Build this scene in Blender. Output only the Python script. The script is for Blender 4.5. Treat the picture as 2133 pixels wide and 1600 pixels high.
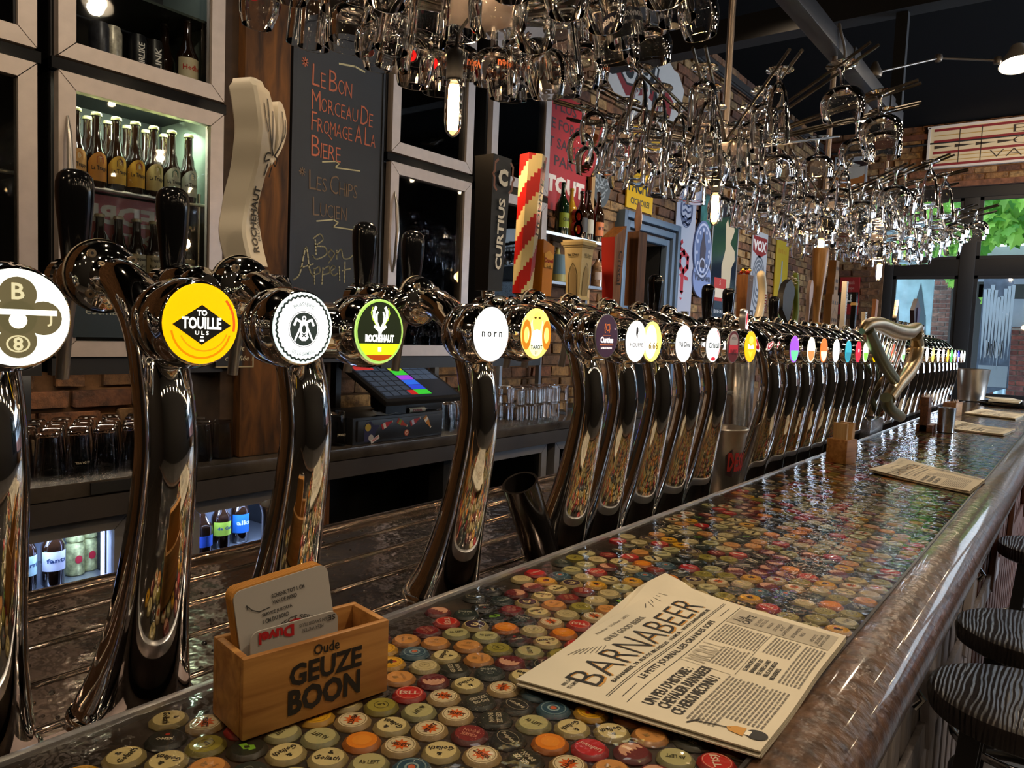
import bpy, bmesh, math, random
from mathutils import Vector, Matrix
from math import pi, sin, cos, radians
random.seed(7)
rnd = random.uniform
for o in list(bpy.data.objects): bpy.data.objects.remove(o)
SC = bpy.context.scene
COL = SC.collection
CZ = 1.42                      # eye height above the floor; the bar top is at CZ - .34
# ------------------------------------------------------------------ camera
_y, _p, _r, FPX = radians(37.2), radians(4.09050838), radians(2.37665418), 1580.04
_fwd = Vector((cos(_y)*cos(_p), sin(_y)*cos(_p), -sin(_p)))
_rt = Vector((sin(_y), -cos(_y), 0)); _up = _rt.cross(_fwd)
_r2 = _rt*cos(_r) + _up*sin(_r); _u2 = -_rt*sin(_r) + _up*cos(_r)
CM = Matrix((_r2, _u2, -_fwd)).transposed()
cam_d = bpy.data.cameras.new('camera'); cam = bpy.data.objects.new('camera', cam_d)
COL.objects.link(cam); SC.camera = cam
cam.matrix_world = Matrix.Translation((0, 0, CZ)) @ CM.to_4x4()
cam_d.sensor_width = 36; cam_d.lens = FPX/2133*36; cam_d.clip_start = .02; cam_d.clip_end = 200
def at(px, py, axis, val):
    """world point where the photograph's pixel meets the real plane axis = val"""
    d = CM @ Vector((px-1066.5, -(py-800), -FPX)); C = Vector((0, 0, CZ))
    return C + d*((val-C[axis])/d[axis])
# ------------------------------------------------------------------ world, exposure, cycles
SC.view_settings.view_transform = 'Standard'; SC.view_settings.look = 'None'
SC.view_settings.exposure = 0.0; SC.view_settings.gamma = 1; SC.view_settings.use_curve_mapping = False
W = bpy.data.worlds.new('sky'); SC.world = W; W.use_nodes = True
wn = W.node_tree; wn.nodes['Background'].inputs[0].default_value = (.72, .86, 1, 1)
wn.nodes['Background'].inputs[1].default_value = 4.4
cy = SC.cycles
cy.max_bounces = 14; cy.transmission_bounces = 14; cy.glossy_bounces = 5; cy.diffuse_bounces = 3
cy.transparent_max_bounces = 16; cy.caustics_reflective = False; cy.caustics_refractive = False
cy.sample_clamp_indirect = 40; cy.use_denoising = True; cy.blur_glossy = .3
# ------------------------------------------------------------------ lights beyond the frame (track lamps over the bar, dining side)
def light(name, kind, loc, energy, color, size=.1, target=None, spot=None, blend=.6, sy=None):
    d = bpy.data.lights.new(name, kind); d.energy = energy; d.color = color
    if kind == 'AREA':
        d.size = size
        if sy: d.shape = 'RECTANGLE'; d.size_y = sy
    else: d.shadow_soft_size = size
    if kind == 'SPOT': d.spot_size = radians(spot or 70); d.spot_blend = blend
    o = bpy.data.objects.new(name, d); COL.objects.link(o); o.location = loc
    if target is not None: o.rotation_euler = (Vector(target)-Vector(loc)).to_track_quat('-Z', 'Y').to_euler()
    return o
WARM = (1, .74, .48); WARM2 = (1, .82, .6); DAY = (.62, .78, 1)
light('bar_spot', 'SPOT', (1.1, -.35, 3.1), 66, WARM2, .05, (1.0, .5, 1.08), 46)
light('bar_spot', 'SPOT', (.2, .5, 3.1), 30, WARM2, .05, (.6, .62, 1.1), 46)
light('bar_spot', 'SPOT', (2.8, -.3, 3.1), 34, WARM2, .05, (2.9, .8, 1.1), 60)
light('bar_spot', 'SPOT', (4.6, -.2, 3.1), 20, WARM2, .05, (4.9, .8, 1.1), 60)
light('back_spot', 'SPOT', (1.0, 1.0, 3.2), 34, WARM2, .05, (1.15, 2.5, 1.75), 62)
light('back_spot', 'SPOT', (2.1, 1.2, 3.2), 22, WARM2, .05, (2.3, 2.6, 1.7), 60)
light('wall_spot', 'SPOT', (4.4, 1.3, 3.3), 75, WARM, .05, (4.8, 2.85, 2.0), 66)
light('wall_spot', 'SPOT', (6.6, 1.2, 3.4), 80, WARM, .05, (7.2, 2.85, 1.9), 66)
light('far_spot', 'SPOT', (8.3, .6, 3.4), 50, WARM, .05, (9.8, 1.0, 3.2), 80)
light('window_daylight', 'AREA', (7.5, -4.05, 1.9), 460, DAY, 3.6, (7.5, 0, 1.9), sy=1.9)
# ------------------------------------------------------------------ materials
MATS = {}
def nodes(name):
    m = bpy.data.materials.new(name); m.use_nodes = True
    nt = m.node_tree; b = nt.nodes['Principled BSDF']; MATS[name] = m
    return m, nt, b
def lin(c): return tuple(((v/12.92) if v <= .04045 else ((v+.055)/1.055)**2.4) for v in c)
def hx(s): return lin(tuple(int(s[i:i+2], 16)/255 for i in (0, 2, 4)))
def M(name, col=(.5, .5, .5), rough=.5, metal=0, em=0, noise=0, nscale=20, bump=0, bscale=60, spec=None, coat=0, ecol=None, alpha=None):
    if name in MATS: return MATS[name]
    if isinstance(col, str): col = hx(col)
    m, nt, b = nodes(name)
    b.inputs['Base Color'].default_value = (*col, 1); b.inputs['Roughness'].default_value = rough
    b.inputs['Metallic'].default_value = metal
    if spec is not None: b.inputs['Specular IOR Level'].default_value = spec
    if coat: b.inputs['Coat Weight'].default_value = coat; b.inputs['Coat Roughness'].default_value = .05
    if em:
        b.inputs['Emission Color'].default_value = (*(ecol or col), 1); b.inputs['Emission Strength'].default_value = em
    tc = nt.nodes.new('ShaderNodeTexCoord')
    if noise:
        n = nt.nodes.new('ShaderNodeTexNoise'); n.inputs['Scale'].default_value = nscale; n.inputs['Detail'].default_value = 5
        nt.links.new(tc.outputs['Object'], n.inputs['Vector'])
        r = nt.nodes.new('ShaderNodeValToRGB'); r.color_ramp.elements[0].position = .3; r.color_ramp.elements[1].position = .7
        r.color_ramp.elements[0].color = (*[max(0, c*(1-noise)) for c in col], 1)
        r.color_ramp.elements[1].color = (*[min(1, c*(1+noise)) for c in col], 1)
        nt.links.new(n.outputs['Fac'], r.inputs['Fac']); nt.links.new(r.outputs['Color'], b.inputs['Base Color'])
    if bump:
        n = nt.nodes.new('ShaderNodeTexNoise'); n.inputs['Scale'].default_value = bscale; n.inputs['Detail'].default_value = 3
        nt.links.new(tc.outputs['Object'], n.inputs['Vector'])
        bp = nt.nodes.new('ShaderNodeBump'); bp.inputs['Strength'].default_value = bump; bp.inputs['Distance'].default_value = .01
        nt.links.new(n.outputs['Fac'], bp.inputs['Height']); nt.links.new(bp.outputs['Normal'], b.inputs['Normal'])
    return m
def wood(name, c1, c2, scale=6, rough=.5, axis=0, stretch=12, bump=.15, coat=0):
    m, nt, b = nodes(name)
    tc = nt.nodes.new('ShaderNodeTexCoord'); mp = nt.nodes.new('ShaderNodeMapping')
    s = [stretch, stretch, stretch]; s[axis] = 1
    mp.inputs['Scale'].default_value = s
    n = nt.nodes.new('ShaderNodeTexNoise'); n.inputs['Scale'].default_value = scale; n.inputs['Detail'].default_value = 6; n.inputs['Distortion'].default_value = .8
    r = nt.nodes.new('ShaderNodeValToRGB'); r.color_ramp.elements[0].position = .35; r.color_ramp.elements[1].position = .68
    r.color_ramp.elements[0].color = (*hx(c1), 1); r.color_ramp.elements[1].color = (*hx(c2), 1)
    L = nt.links.new
    L(tc.outputs['Object'], mp.inputs['Vector']); L(mp.outputs['Vector'], n.inputs['Vector']); L(n.outputs['Fac'], r.inputs['Fac']); L(r.outputs['Color'], b.inputs['Base Color'])
    b.inputs['Roughness'].default_value = rough
    if coat: b.inputs['Coat Weight'].default_value = coat; b.inputs['Coat Roughness'].default_value = .1
    if bump:
        bp = nt.nodes.new('ShaderNodeBump'); bp.inputs['Strength'].default_value = bump; bp.inputs['Distance'].default_value = .004
        L(n.outputs['Fac'], bp.inputs['Height']); L(bp.outputs['Normal'], b.inputs['Normal'])
    return m
def brickmat(name, cols, dirt='2a1a10'):
    """colour differs per brick (object random or mesh-island random)"""
    m, nt, b = nodes(name); L = nt.links.new
    oi = nt.nodes.new('ShaderNodeObjectInfo'); ge = nt.nodes.new('ShaderNodeNewGeometry')
    ad = nt.nodes.new('ShaderNodeMath'); ad.operation = 'ADD'; fr = nt.nodes.new('ShaderNodeMath'); fr.operation = 'FRACT'
    L(oi.outputs['Random'], ad.inputs[0]); L(ge.outputs['Random Per Island'], ad.inputs[1]); L(ad.outputs[0], fr.inputs[0])
    r = nt.nodes.new('ShaderNodeValToRGB'); e = r.color_ramp.elements
    e[0].color = (*hx(cols[0]), 1); e[1].color = (*hx(cols[-1]), 1)
    for i, c in enumerate(cols[1:-1]):
        x = e.new((i+1)/(len(cols)-1)); x.color = (*hx(c), 1)
    L(fr.outputs[0], r.inputs['Fac'])
    tc = nt.nodes.new('ShaderNodeTexCoord')
    n = nt.nodes.new('ShaderNodeTexNoise'); n.inputs['Scale'].default_value = 14; n.inputs['Detail'].default_value = 8; n.inputs['Roughness'].default_value = .7
    L(ge.outputs['Position'], n.inputs['Vector'])
    mr = nt.nodes.new('ShaderNodeMapRange'); mr.inputs['From Min'].default_value = .42; mr.inputs['From Max'].default_value = .62
    L(n.outputs['Fac'], mr.inputs['Value'])
    mx = nt.nodes.new('ShaderNodeMixRGB'); mx.inputs['Color2'].default_value = (*hx(dirt), 1)
    mu = nt.nodes.new('ShaderNodeMath'); mu.operation = 'MULTIPLY'; mu.inputs[1].default_value = .75
    L(mr.outputs[0], mu.inputs[0]); L(mu.outputs[0], mx.inputs['Fac']); L(r.outputs['Color'], mx.inputs['Color1']); L(mx.outputs[0], b.inputs['Base Color'])
    b.inputs['Roughness'].default_value = .85
    bp = nt.nodes.new('ShaderNodeBump'); bp.inputs['Strength'].default_value = .7; bp.inputs['Distance'].default_value = .02
    L(n.outputs['Fac'], bp.inputs['Height']); L(bp.outputs['Normal'], b.inputs['Normal'])
    return m
def thin_glass(name, tint=(1, 1, 1), refl=1.0, rough=.02, bump=0, bscale=8):
    """a pane, or a coat of clear resin: sees through straight, mirrors by Fresnel"""
    m, nt, b = nodes(name); L = nt.links.new; nt.nodes.remove(b)
    out = [x for x in nt.nodes if x.type == 'OUTPUT_MATERIAL'][0]
    tr = nt.nodes.new('ShaderNodeBsdfTransparent'); tr.inputs[0].default_value = (*tint, 1)
    gl = nt.nodes.new('ShaderNodeBsdfGlossy'); gl.inputs['Roughness'].default_value = rough
    fr = nt.nodes.new('ShaderNodeFresnel'); fr.inputs['IOR'].default_value = 1.5
    ml = nt.nodes.new('ShaderNodeMath'); ml.operation = 'MULTIPLY'; ml.inputs[1].default_value = refl; ml.use_clamp = True
    mx = nt.nodes.new('ShaderNodeMixShader')
    L(fr.outputs[0], ml.inputs[0]); L(ml.outputs[0], mx.inputs[0]); L(tr.outputs[0], mx.inputs[1]); L(gl.outputs[0], mx.inputs[2]); L(mx.outputs[0], out.inputs[0])
    if bump:
        tc = nt.nodes.new('ShaderNodeTexCoord'); n = nt.nodes.new('ShaderNodeTexNoise'); n.inputs['Scale'].default_value = bscale; n.inputs['Detail'].default_value = 2
        bp = nt.nodes.new('ShaderNodeBump'); bp.inputs['Strength'].default_value = bump; bp.inputs['Distance'].default_value = .01
        L(tc.outputs['Object'], n.inputs['Vector']); L(n.outputs['Fac'], bp.inputs['Height'])
        L(bp.outputs['Normal'], gl.inputs['Normal']); L(bp.outputs['Normal'], fr.inputs['Normal'])
    return m
def solid_glass(name, col=(1, 1, 1), ior=1.38):
    m, nt, b = nodes(name)
    b.inputs['Base Color'].default_value = (*col, 1); b.inputs['Roughness'].default_value = .0
    b.inputs['Transmission Weight'].default_value = 1; b.inputs['IOR'].default_value = ior
    return m
CHROME = M('chrome', (.80, .79, .78), .045, 1)
STEEL = M('brushed_steel', (.55, .54, .53), .25, 1, noise=.12, nscale=40)
BLACKPL = M('black_gloss', (.006, .006, .007), .12)
BLACKM = M('black_matt', (.012, .012, .013), .55)
GLASS = solid_glass('drinking_glass'); 
PANE = thin_glass('window_pane'); FPANE = thin_glass('fridge_pane', (.93, .95, .95), 1.0)
def ink(hexs, em=0, rough=.6, name=None):
    return M(name or ('print_%s_%g' % (hexs, em)), hexs, rough, em=em)
def glow(hexs, em=1.6): return M('backlit_%s_%g' % (hexs, em), hexs, .4, em=em)
# ------------------------------------------------------------------ mesh builder
_TXT = {}
_fc = bpy.data.curves.new('letters', 'FONT'); _fo = bpy.data.objects.new('letters', _fc)
def letters(s, bold=0.0, res=2):
    k = (s, bold, res)
    if k not in _TXT:
        _fc.body = s; _fc.offset = bold; _fc.resolution_u = res; _fc.size = 1; _fc.align_x = 'CENTER'; _fc.align_y = 'CENTER'
        me = bpy.data.meshes.new_from_object(_fo)
        vs = [v.co.copy() for v in me.vertices]; fs = [tuple(p.vertices) for p in me.polygons]
        bpy.data.meshes.remove(me)
        if vs:
            x0 = min(v.x for v in vs); x1 = max(v.x for v in vs); y0 = min(v.y for v in vs); y1 = max(v.y for v in vs)
            vs = [((v.x-(x0+x1)/2), (v.y-(y0+y1)/2)) for v in vs]; wh = (x1-x0, y1-y0)
        else: wh = (1, 1)
        _TXT[k] = (vs, fs, wh)
    return _TXT[k]
def frame(o, x, y):
    """matrix with local x, y on a surface; z is its normal"""
    x = Vector(x).normalized(); y = Vector(y); y = (y-x*y.dot(x)).normalized(); z = x.cross(y)
    m = Matrix((x, y, z)).transposed().to_4x4(); m.translation = Vector(o); return m
def wallframe(x, y, z): return frame((x, y, z), (1, 0, 0), (0, 0, 1))       # faces -Y
def farframe(x, y, z): return frame((x, y, z), (0, -1, 0), (0, 0, 1))       # faces -X
I4 = Matrix.Identity(4)
class MB:
    def __init__(s): s.v = []; s.f = []; s.m = []; s.sm = []; s.mats = []
    def mi(s, mat):
        if mat not in s.mats: s.mats.append(mat)
        return s.mats.index(mat)
    def add(s, vs, fs, mat, T=None, smooth=False):
        b = len(s.v); i = s.mi(mat)
        if T is not None: vs = [T @ Vector(v) for v in vs]
        s.v.extend([tuple(v) for v in vs]); s.f.extend([tuple(b+k for k in f) for f in fs]); s.m.extend([i]*len(fs)); s.sm.extend([smooth]*len(fs))
        return s
    def box(s, a, b, mat, T=None, bev=0):
        x0, y0, z0 = [min(a[i], b[i]) for i in range(3)]; x1, y1, z1 = [max(a[i], b[i]) for i in range(3)]
        if bev:
            bm = bmesh.new(); bmesh.ops.create_cube(bm, size=1)
            for v in bm.verts: v.co = Vector(((x0+x1)/2+v.co.x*(x1-x0), (y0+y1)/2+v.co.y*(y1-y0), (z0+z1)/2+v.co.z*(z1-z0)))
            bmesh.ops.bevel(bm, geom=bm.edges[:], offset=bev, segments=2, affect='EDGES', profile=.6)
            bm.verts.index_update(); vs = [v.co.copy() for v in bm.verts]; fs = [[v.index for v in f.verts] for f in bm.faces]; bm.free()
            return s.add(vs, fs, mat, T, True)
        vs = [(x0, y0, z0), (x1, y0, z0), (x1, y1, z0), (x0, y1, z0), (x0, y0, z1), (x1, y0, z1), (x1, y1, z1), (x0, y1, z1)]
        return s.add(vs, [(0, 3, 2, 1), (4, 5, 6, 7), (0, 1, 5, 4), (1, 2, 6, 5), (2, 3, 7, 6), (3, 0, 4, 7)], mat, T)
    def lathe(s, prof, mat, T=None, n=24, smooth=True, cap=True):
        vs = []; fs = []
        for r, z in prof:
            for k in range(n): a = 2*pi*k/n; vs.append((r*cos(a), r*sin(a), z))
        P = len(prof)
        for i in range(P-1):
            for k in range(n):
                k2 = (k+1) % n; fs.append((i*n+k, i*n+k2, (i+1)*n+k2, (i+1)*n+k))
        if cap:
            if prof[0][0] > 1e-6: fs.append(tuple(reversed(range(n))))
            if prof[-1][0] > 1e-6: fs.append(tuple(range((P-1)*n, P*n)))
        return s.add(vs, fs, mat, T, smooth)
    def cyl(s, p, q, r, mat, n=16, r2=None, T=None):
        p = Vector(p); q = Vector(q); d = q-p; Tm = Matrix.Translation(p) @ d.to_track_quat('Z', 'Y').to_matrix().to_4x4()
        if T is not None: Tm = T @ Tm
        return s.lathe([(r, 0), (r if r2 is None else r2, d.length)], mat, Tm, n)
    def tube(s, pts, rad, mat, n=16, T=None, up=(1, 0, 0), ry=None):
        pts = [Vector(p) for p in pts]; N = len(pts)
        if not isinstance(rad, (list, tuple)): rad = [rad]*N
        vs = []; up = Vector(up)
        for i, p in enumerate(pts):
            t = (pts[min(i+1, N-1)]-pts[max(i-1, 0)]).normalized()
            a = up-t*up.dot(t)
            if a.length < 1e-4: a = Vector((0, 0, 1))-t*t.z
            a.normalize(); b = t.cross(a); yy = (ry[i] if ry else rad[i])
            for k in range(n): th = 2*pi*k/n; vs.append(p+a*rad[i]*cos(th)+b*yy*sin(th))
        fs = [(i*n+k, i*n+(k+1) % n, (i+1)*n+(k+1) % n, (i+1)*n+k) for i in range(N-1) for k in range(n)]
        fs += [tuple(reversed(range(n))), tuple(range((N-1)*n, N*n))]
        return s.add(vs, fs, mat, T, True)
    def prism(s, poly, z0, z1, mat, T=None, smooth=False):
        n = len(poly); vs = [(x, y, z0) for x, y in poly]+[(x, y, z1) for x, y in poly]
        fs = [tuple(reversed(range(n))), tuple(range(n, 2*n))]+[(i, (i+1) % n, n+(i+1) % n, n+i) for i in range(n)]
        return s.add(vs, fs, mat, T, smooth)
    def poly(s, pts, mat, T=None, z=0): return s.add([(x, y, z) for x, y in pts], [tuple(range(len(pts)))], mat, T)
    def disc(s, x, y, rx, mat, T=None, z=0, ry=None, n=24, a0=0):
        ry = ry or rx; return s.poly([(x+rx*cos(a0+2*pi*k/n), y+ry*sin(a0+2*pi*k/n)) for k in range(n)], mat, T, z)
    def ring(s, x, y, r0, r1, mat, T=None, z=0, n=28, a=0, b=2*pi, sy=1):
        full = abs(b-a-2*pi) < 1e-3; m = n if full else n+1; vs = []
        for k in range(m):
            t = a+(b-a)*k/n; vs += [(x+r0*cos(t), y+r0*sin(t)*sy, z), (x+r1*cos(t), y+r1*sin(t)*sy, z)]
        fs = [(2*k, 2*k+1, (2*k+3) % (2*m) if full else 2*k+3, (2*k+2) % (2*m) if full else 2*k+2) for k in range(n)]
        return s.add(vs, fs, mat, T)
    def rect(s, x0, y0, x1, y1, mat, T=None, z=0): return s.poly([(x0, y0), (x1, y0), (x1, y1), (x0, y1)], mat, T, z)
    def stroke(s, pts, w, mat, T=None, z=0):
        for (a, b), (c, d) in zip(pts[:-1], pts[1:]):
            l = math.hypot(c-a, d-b) or 1; nx, ny = -(d-b)/l*w/2, (c-a)/l*w/2; ex, ey = (c-a)/l*w*.3, (d-b)/l*w*.3
            s.poly([(a+nx-ex, b+ny-ey), (a-nx-ex, b-ny-ey), (c-nx+ex, d-ny+ey), (c+nx+ex, d+ny+ey)], mat, T, z)
        return s
    def text(s, t, x, y, h, mat, T=None, z=.0003, w=None, bold=0, rot=0, mirror=False, res=2, shear=0, arch=None):
        """lettering h high (or fitted w wide) centred on x, y"""
        vs, fs, (tw, th) = letters(t, bold, res)
        sy = h/th; sx = sy if w is None else w/tw
        if h is None or h == 0: sx = sy = w/tw
        c, sn = cos(rot), sin(rot); out = []
        for a, b in vs:
            a = a*sx+b*sy*shear; b *= sy
            if mirror: a = -a
            if arch: th_ = a/arch; a, b = (arch+b)*sin(th_), (arch+b)*cos(th_)-arch
            out.append((x+a*c-b*sn, y+a*sn+b*c, z))
        return s.add(out, fs, mat, T)
def mk(name, mb, parent=None, loc=(0, 0, 0), rot=(0, 0, 0), angle=40):
    me = bpy.data.meshes.new(name); me.from_pydata(mb.v, [], mb.f)
    for m in mb.mats: me.materials.append(m)
    me.polygons.foreach_set('material_index', mb.m); me.polygons.foreach_set('use_smooth', mb.sm)
    me.update()
    if any(mb.sm): me.set_sharp_from_angle(angle=radians(angle))
    o = bpy.data.objects.new(name, me); COL.objects.link(o); o.location = loc; o.rotation_euler = rot
    if parent is not None: o.parent = parent
    return o
def tag(o, label=None, cat=None, group=None, kind=None):
    if label: o['label'] = label
    if cat: o['category'] = cat
    if group: o['group'] = group
    if kind: o['kind'] = kind
    return o
def thing(name, label, cat, loc=(0, 0, 0), rz=0, group=None, rot=None):
    o = bpy.data.objects.new(name, None); COL.objects.link(o); o.empty_display_size = .05
    o.location = loc; o.rotation_euler = rot or (0, 0, rz); return tag(o, label, cat, group)
def solo(name, mb, label, cat, group=None, loc=(0, 0, 0), rot=(0, 0, 0), angle=40): return tag(mk(name, mb, None, loc, rot, angle), label, cat, group)
def dup(o, loc=None, rot=None, label=None, group=None, parent=None, _top=True):
    c = o.copy(); COL.objects.link(c)
    if loc is not None: c.location = loc
    if rot is not None: c.rotation_euler = rot
    if label: c['label'] = label
    if group: c['group'] = group
    if parent is not None: c.parent = parent
    for ch in (CH[o.name] if o.name in CH else list(o.children)): dup(ch, parent=c)
    return c
CH = {}
def struct(name, mb, parent=None):
    o = mk(name, mb, parent)
    if parent is None: o['kind'] = 'structure'
    return o
def spline(pts, n=6):
    """Catmull-Rom through tuples of any length"""
    out = []; P = [pts[0]]+list(pts)+[pts[-1]]
    for i in range(1, len(P)-2):
        for k in range(n):
            t = k/n; out.append(tuple(.5*((2*b)+(-a+c)*t+(2*a-5*b+4*c-d)*t*t+(-a+3*b-3*c+d)*t**3) for a, b, c, d in zip(P[i-1], P[i], P[i+1], P[i+2])))
    out.append(tuple(pts[-1])); return out
def setw(o, T):
    p = o.parent
    o.matrix_basis = T if p is None else (Matrix.Translation(p.location) @ p.rotation_euler.to_matrix().to_4x4()).inverted() @ T
# ================================================================== THE ROOM
YW, XF, ZC = 2.85, 9.8, 3.92
YF = 2.42                                   # fronts of the tall fridges
MORT = M('mortar', '6b4a2c', .95, noise=.45, nscale=9, bump=.8, bscale=25)
BRK = brickmat('old_brick', ['6e4a30', '8a5c38', '5c3c28', '96713f', '7c4c30', '4c3022', 'a88554', '745034'])
BRKO = brickmat('outdoor_brick', ['8a4a40', 'a05c50', '70403a', '93605a'], '4a3434')
BRKD = brickmat('sooty_outdoor_brick', ['5c4238', '7a5044', '40342f', '8a6a5c'], '2a2624')
DARKW = M('dark_plaster', (.03, .028, .027), .8)
mb = MB()
fl = M('floor_tile', '77736f', .35, noise=.25, nscale=3)
mb.box((-3, -3.8, -.1), (XF, YW, 0), fl)
floor = struct('floor', mb)
tl = M('floor_tile_face', '8b8785', .3, noise=.18, nscale=2)
tmb = MB()
for i in range(18):
    for j in range(8): tmb.box((.6+i*.5+.004, -3.7+j*.5+.004, 0), (.6+i*.5+.496, -3.7+j*.5+.496, .004+.0006*((i*7+j*3) % 3)), tl)
tiles = mk('floor_tiles', tmb, floor); tiles['kind'] = 'stuff'
mb = MB(); mb.box((-3, -3.8, ZC), (XF, YW, ZC+.1), M('black_ceiling', (.0025, .0025, .003), .95, spec=.1)); struct('ceiling', mb)
# doorway in the back wall
dL = at(1283, 440, 1, YW); dR = at(1399, 480, 1, YW); DX0, DX1, DZ = dL.x+.17, dR.x-.17, CZ+.73
mb = MB()
mb.box((-3, YW, 0), (DX0, YW+.2, ZC), MORT); mb.box((DX1, YW, 0), (XF, YW+.2, ZC), MORT); mb.box((DX0, YW, DZ), (DX1, YW+.2, ZC), MORT)
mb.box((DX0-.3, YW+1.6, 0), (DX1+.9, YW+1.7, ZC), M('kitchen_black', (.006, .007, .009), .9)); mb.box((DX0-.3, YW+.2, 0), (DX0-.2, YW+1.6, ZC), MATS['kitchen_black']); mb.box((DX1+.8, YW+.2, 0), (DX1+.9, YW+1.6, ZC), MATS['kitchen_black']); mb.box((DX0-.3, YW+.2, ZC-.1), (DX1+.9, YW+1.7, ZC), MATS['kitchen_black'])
wall_left = struct('wall_left', mb)
WT, WL = 3.22, at(1838, 600, 0, XF).y             # window head height, its edge
WS = CZ-.62
mb = MB()
mb.box((XF, -3.8, WT), (XF+.25, YW, ZC), MORT); mb.box((XF, WL, 0), (XF+.25, YW, WT), MORT); mb.box((XF, -3.8, 0), (XF+.25, WL, WS), MORT)
wall_far = struct('wall_far', mb)
mb = MB(); mb.box((-3, -3.9, 0), (XF, -3.8, .9), DARKW); mb.box((-3, -3.9, 2.9), (XF, -3.8, ZC), DARKW)
for x, x_ in ((-3, 5.7), (9.4, 9.8)): mb.box((x, -3.9, .9), (x_, -3.8, 2.9), DARKW)
struct('wall_right', mb)
mb = MB(); mb.box((-3.1, -3.8, 0), (-3, YW, ZC), M('near_wall', (.02, .014, .010), .8, noise=.3)); struct('wall_near', mb)
mb = MB(); mb.box((DX1-.004, YW+.01, 0), (DX1+.0, YW+.2, DZ), MATS['kitchen_black']); mk('jamb_darkener', mb, wall_left)  # black sheet added over the wall end to keep the doorway dark
# bricks, one by one
def brick_mesh(l, h, d, n):
    bm = bmesh.new(); bmesh.ops.create_cube(bm, size=1); bmesh.ops.bevel(bm, geom=bm.edges[:], offset=.06, segments=1, affect='EDGES')
    rr = random.Random(n); b = MB()
    for v in bm.verts: v.co = Vector((v.co.x*l+rr.uniform(-.004, .004), v.co.y*d+rr.uniform(-.003, .003), v.co.z*h+rr.uniform(-.003, .003)))
    bm.verts.index_update(); vs = [v.co.copy() for v in bm.verts]; fs = [[v.index for v in f.verts] for f in bm.faces]; bm.free()
    return vs, fs
BV = [brick_mesh(.205, .062, .04, k) for k in range(6)]; HV = [brick_mesh(.098, .062, .04, 20+k) for k in range(2)]
def bricklay(parent, spots, mat, T_of, limit, named='brick'):
    """spots: (u, z, half, distance); nearest become parts, the rest one stuff part"""
    spots = sorted(spots, key=lambda s: s[3]); mesh = {}
    rest = MB()
    for i, (u, z, half, _) in enumerate(spots):
        k = random.randrange(2 if half else 6); vs, fs = (HV if half else BV)[k]
        if i < limit:
            key = (half, k)
            if key not in mesh:
                o = mk(named, MB().add(vs, fs, mat), parent); mesh[key] = o.data
            else: o = bpy.data.objects.new(named, mesh[key]); COL.objects.link(o); o.parent = parent
            setw(o, T_of(u, z))
        else: rest.add(vs, fs, mat, T_of(u, z))
    if rest.v: r = mk('bricks', rest, parent); r['kind'] = 'stuff'
def rows(u0, u1, z0, z1, ok, dist):
    out = []; j = 0; z = z0+.035
    while z < z1:
        u = u0+(.108 if j % 2 else 0)
        while u < u1:
            if ok(u, z): out.append((u, z, random.random() < .12, dist(u, z)))
            u += .216
        z += .074; j += 1
    return out
lt = lambda u, z: Matrix.Translation((u, YW-.004+rnd(-.005, .005), z)) @ Matrix.Rotation(rnd(-.02, .02), 4, 'Y')
lo = rows(.2, 3.5, .93, 1.36, lambda u, z: True, lambda u, z: u+1)
hi = rows(3.5, XF-.1, .9, ZC-.02, lambda u, z: not (DX0-.24 < u < DX1+.24 and z < DZ+.18), lambda u, z: math.hypot(u, z-1.4)+(9 if z < 1.4 else 0))
bricklay(wall_left, lo+hi, BRK, lt, 298)
ft = lambda u, z: Matrix.Translation((XF+.004+rnd(-.005, .005), u, z)) @ Matrix.Rotation(pi/2+rnd(-.01, .01), 4, 'Z') @ Matrix.Rotation(rnd(-.02, .02), 4, 'Y')
fw = rows(-1.2, YW-.1, .9, ZC-.02, lambda u, z: u > WL+.13 or z > WT+.04, lambda u, z: abs(u-1.6)+abs(z-2.6)*.6)
bricklay(wall_far, fw, BRK, ft, 260)
# cornice lines where walls meet the dark ceiling
mb = MB(); mb.box((3, YW-.07, ZC-.16), (XF, YW, ZC-.1), M('tar_black', (.02, .016, .014), .6)); mb.cyl((3, YW-.09, ZC-.2), (XF, YW-.09, ZC-.2), .012, BLACKM, 8); struct('trim_1', mb)
mb = MB(); mb.box((XF-.06, -3.8, ZC-.16), (XF, YW, ZC-.1), M('rust_lintel', '5a2f18', .7, noise=.4)); mb.cyl((XF-.06, -3.8, ZC-.22), (XF-.06, YW, ZC-.22), .014, BLACKM, 8); struct('trim_2', mb)
mb = MB(); mb.box((XF-.03, -3.8, WT-.01), (XF+.1, WL+.12, WT+.05), M('lintel_brick', '6d4630', .9, noise=.4)); struct('trim_3', mb)
# ---- far window
FR = M('window_frame_black', (.010, .009, .009), .6)
win = bpy.data.objects.new('window_1', None); COL.objects.link(win); win['kind'] = 'structure'
def bar(name, y0, z0, y1, z1, d=.09, par=win): x_ = XF+(.026 if name == 'transom' else .02); return mk(name, MB().box((x_, y0, z0), (x_+d, y1, z1), FR, bev=.006), par)
zt1, zt0 = at(2080, 538, 0, XF).z, at(2080, 573, 0, XF).z        # transom
m1, m0 = at(1990, 640, 0, XF).y, at(2023, 640, 0, XF).y          # mullion
bar('jamb', WL-.1, WS, WL, WT); bar('jamb', -3.8, WS, -3.7, WT)
bar('head_rail', -3.7, WT-.13, WL-.1, WT); bar('sill_rail', -3.7, WS, WL-.1, WS+.1)
bar('transom', -3.7, zt0, WL-.1, zt1, .1)
wp = m1-m0
mulls = [m0, m0-1.02-wp, m0-2*(1.02+wp), m0-3*(1.02+wp)]
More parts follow.
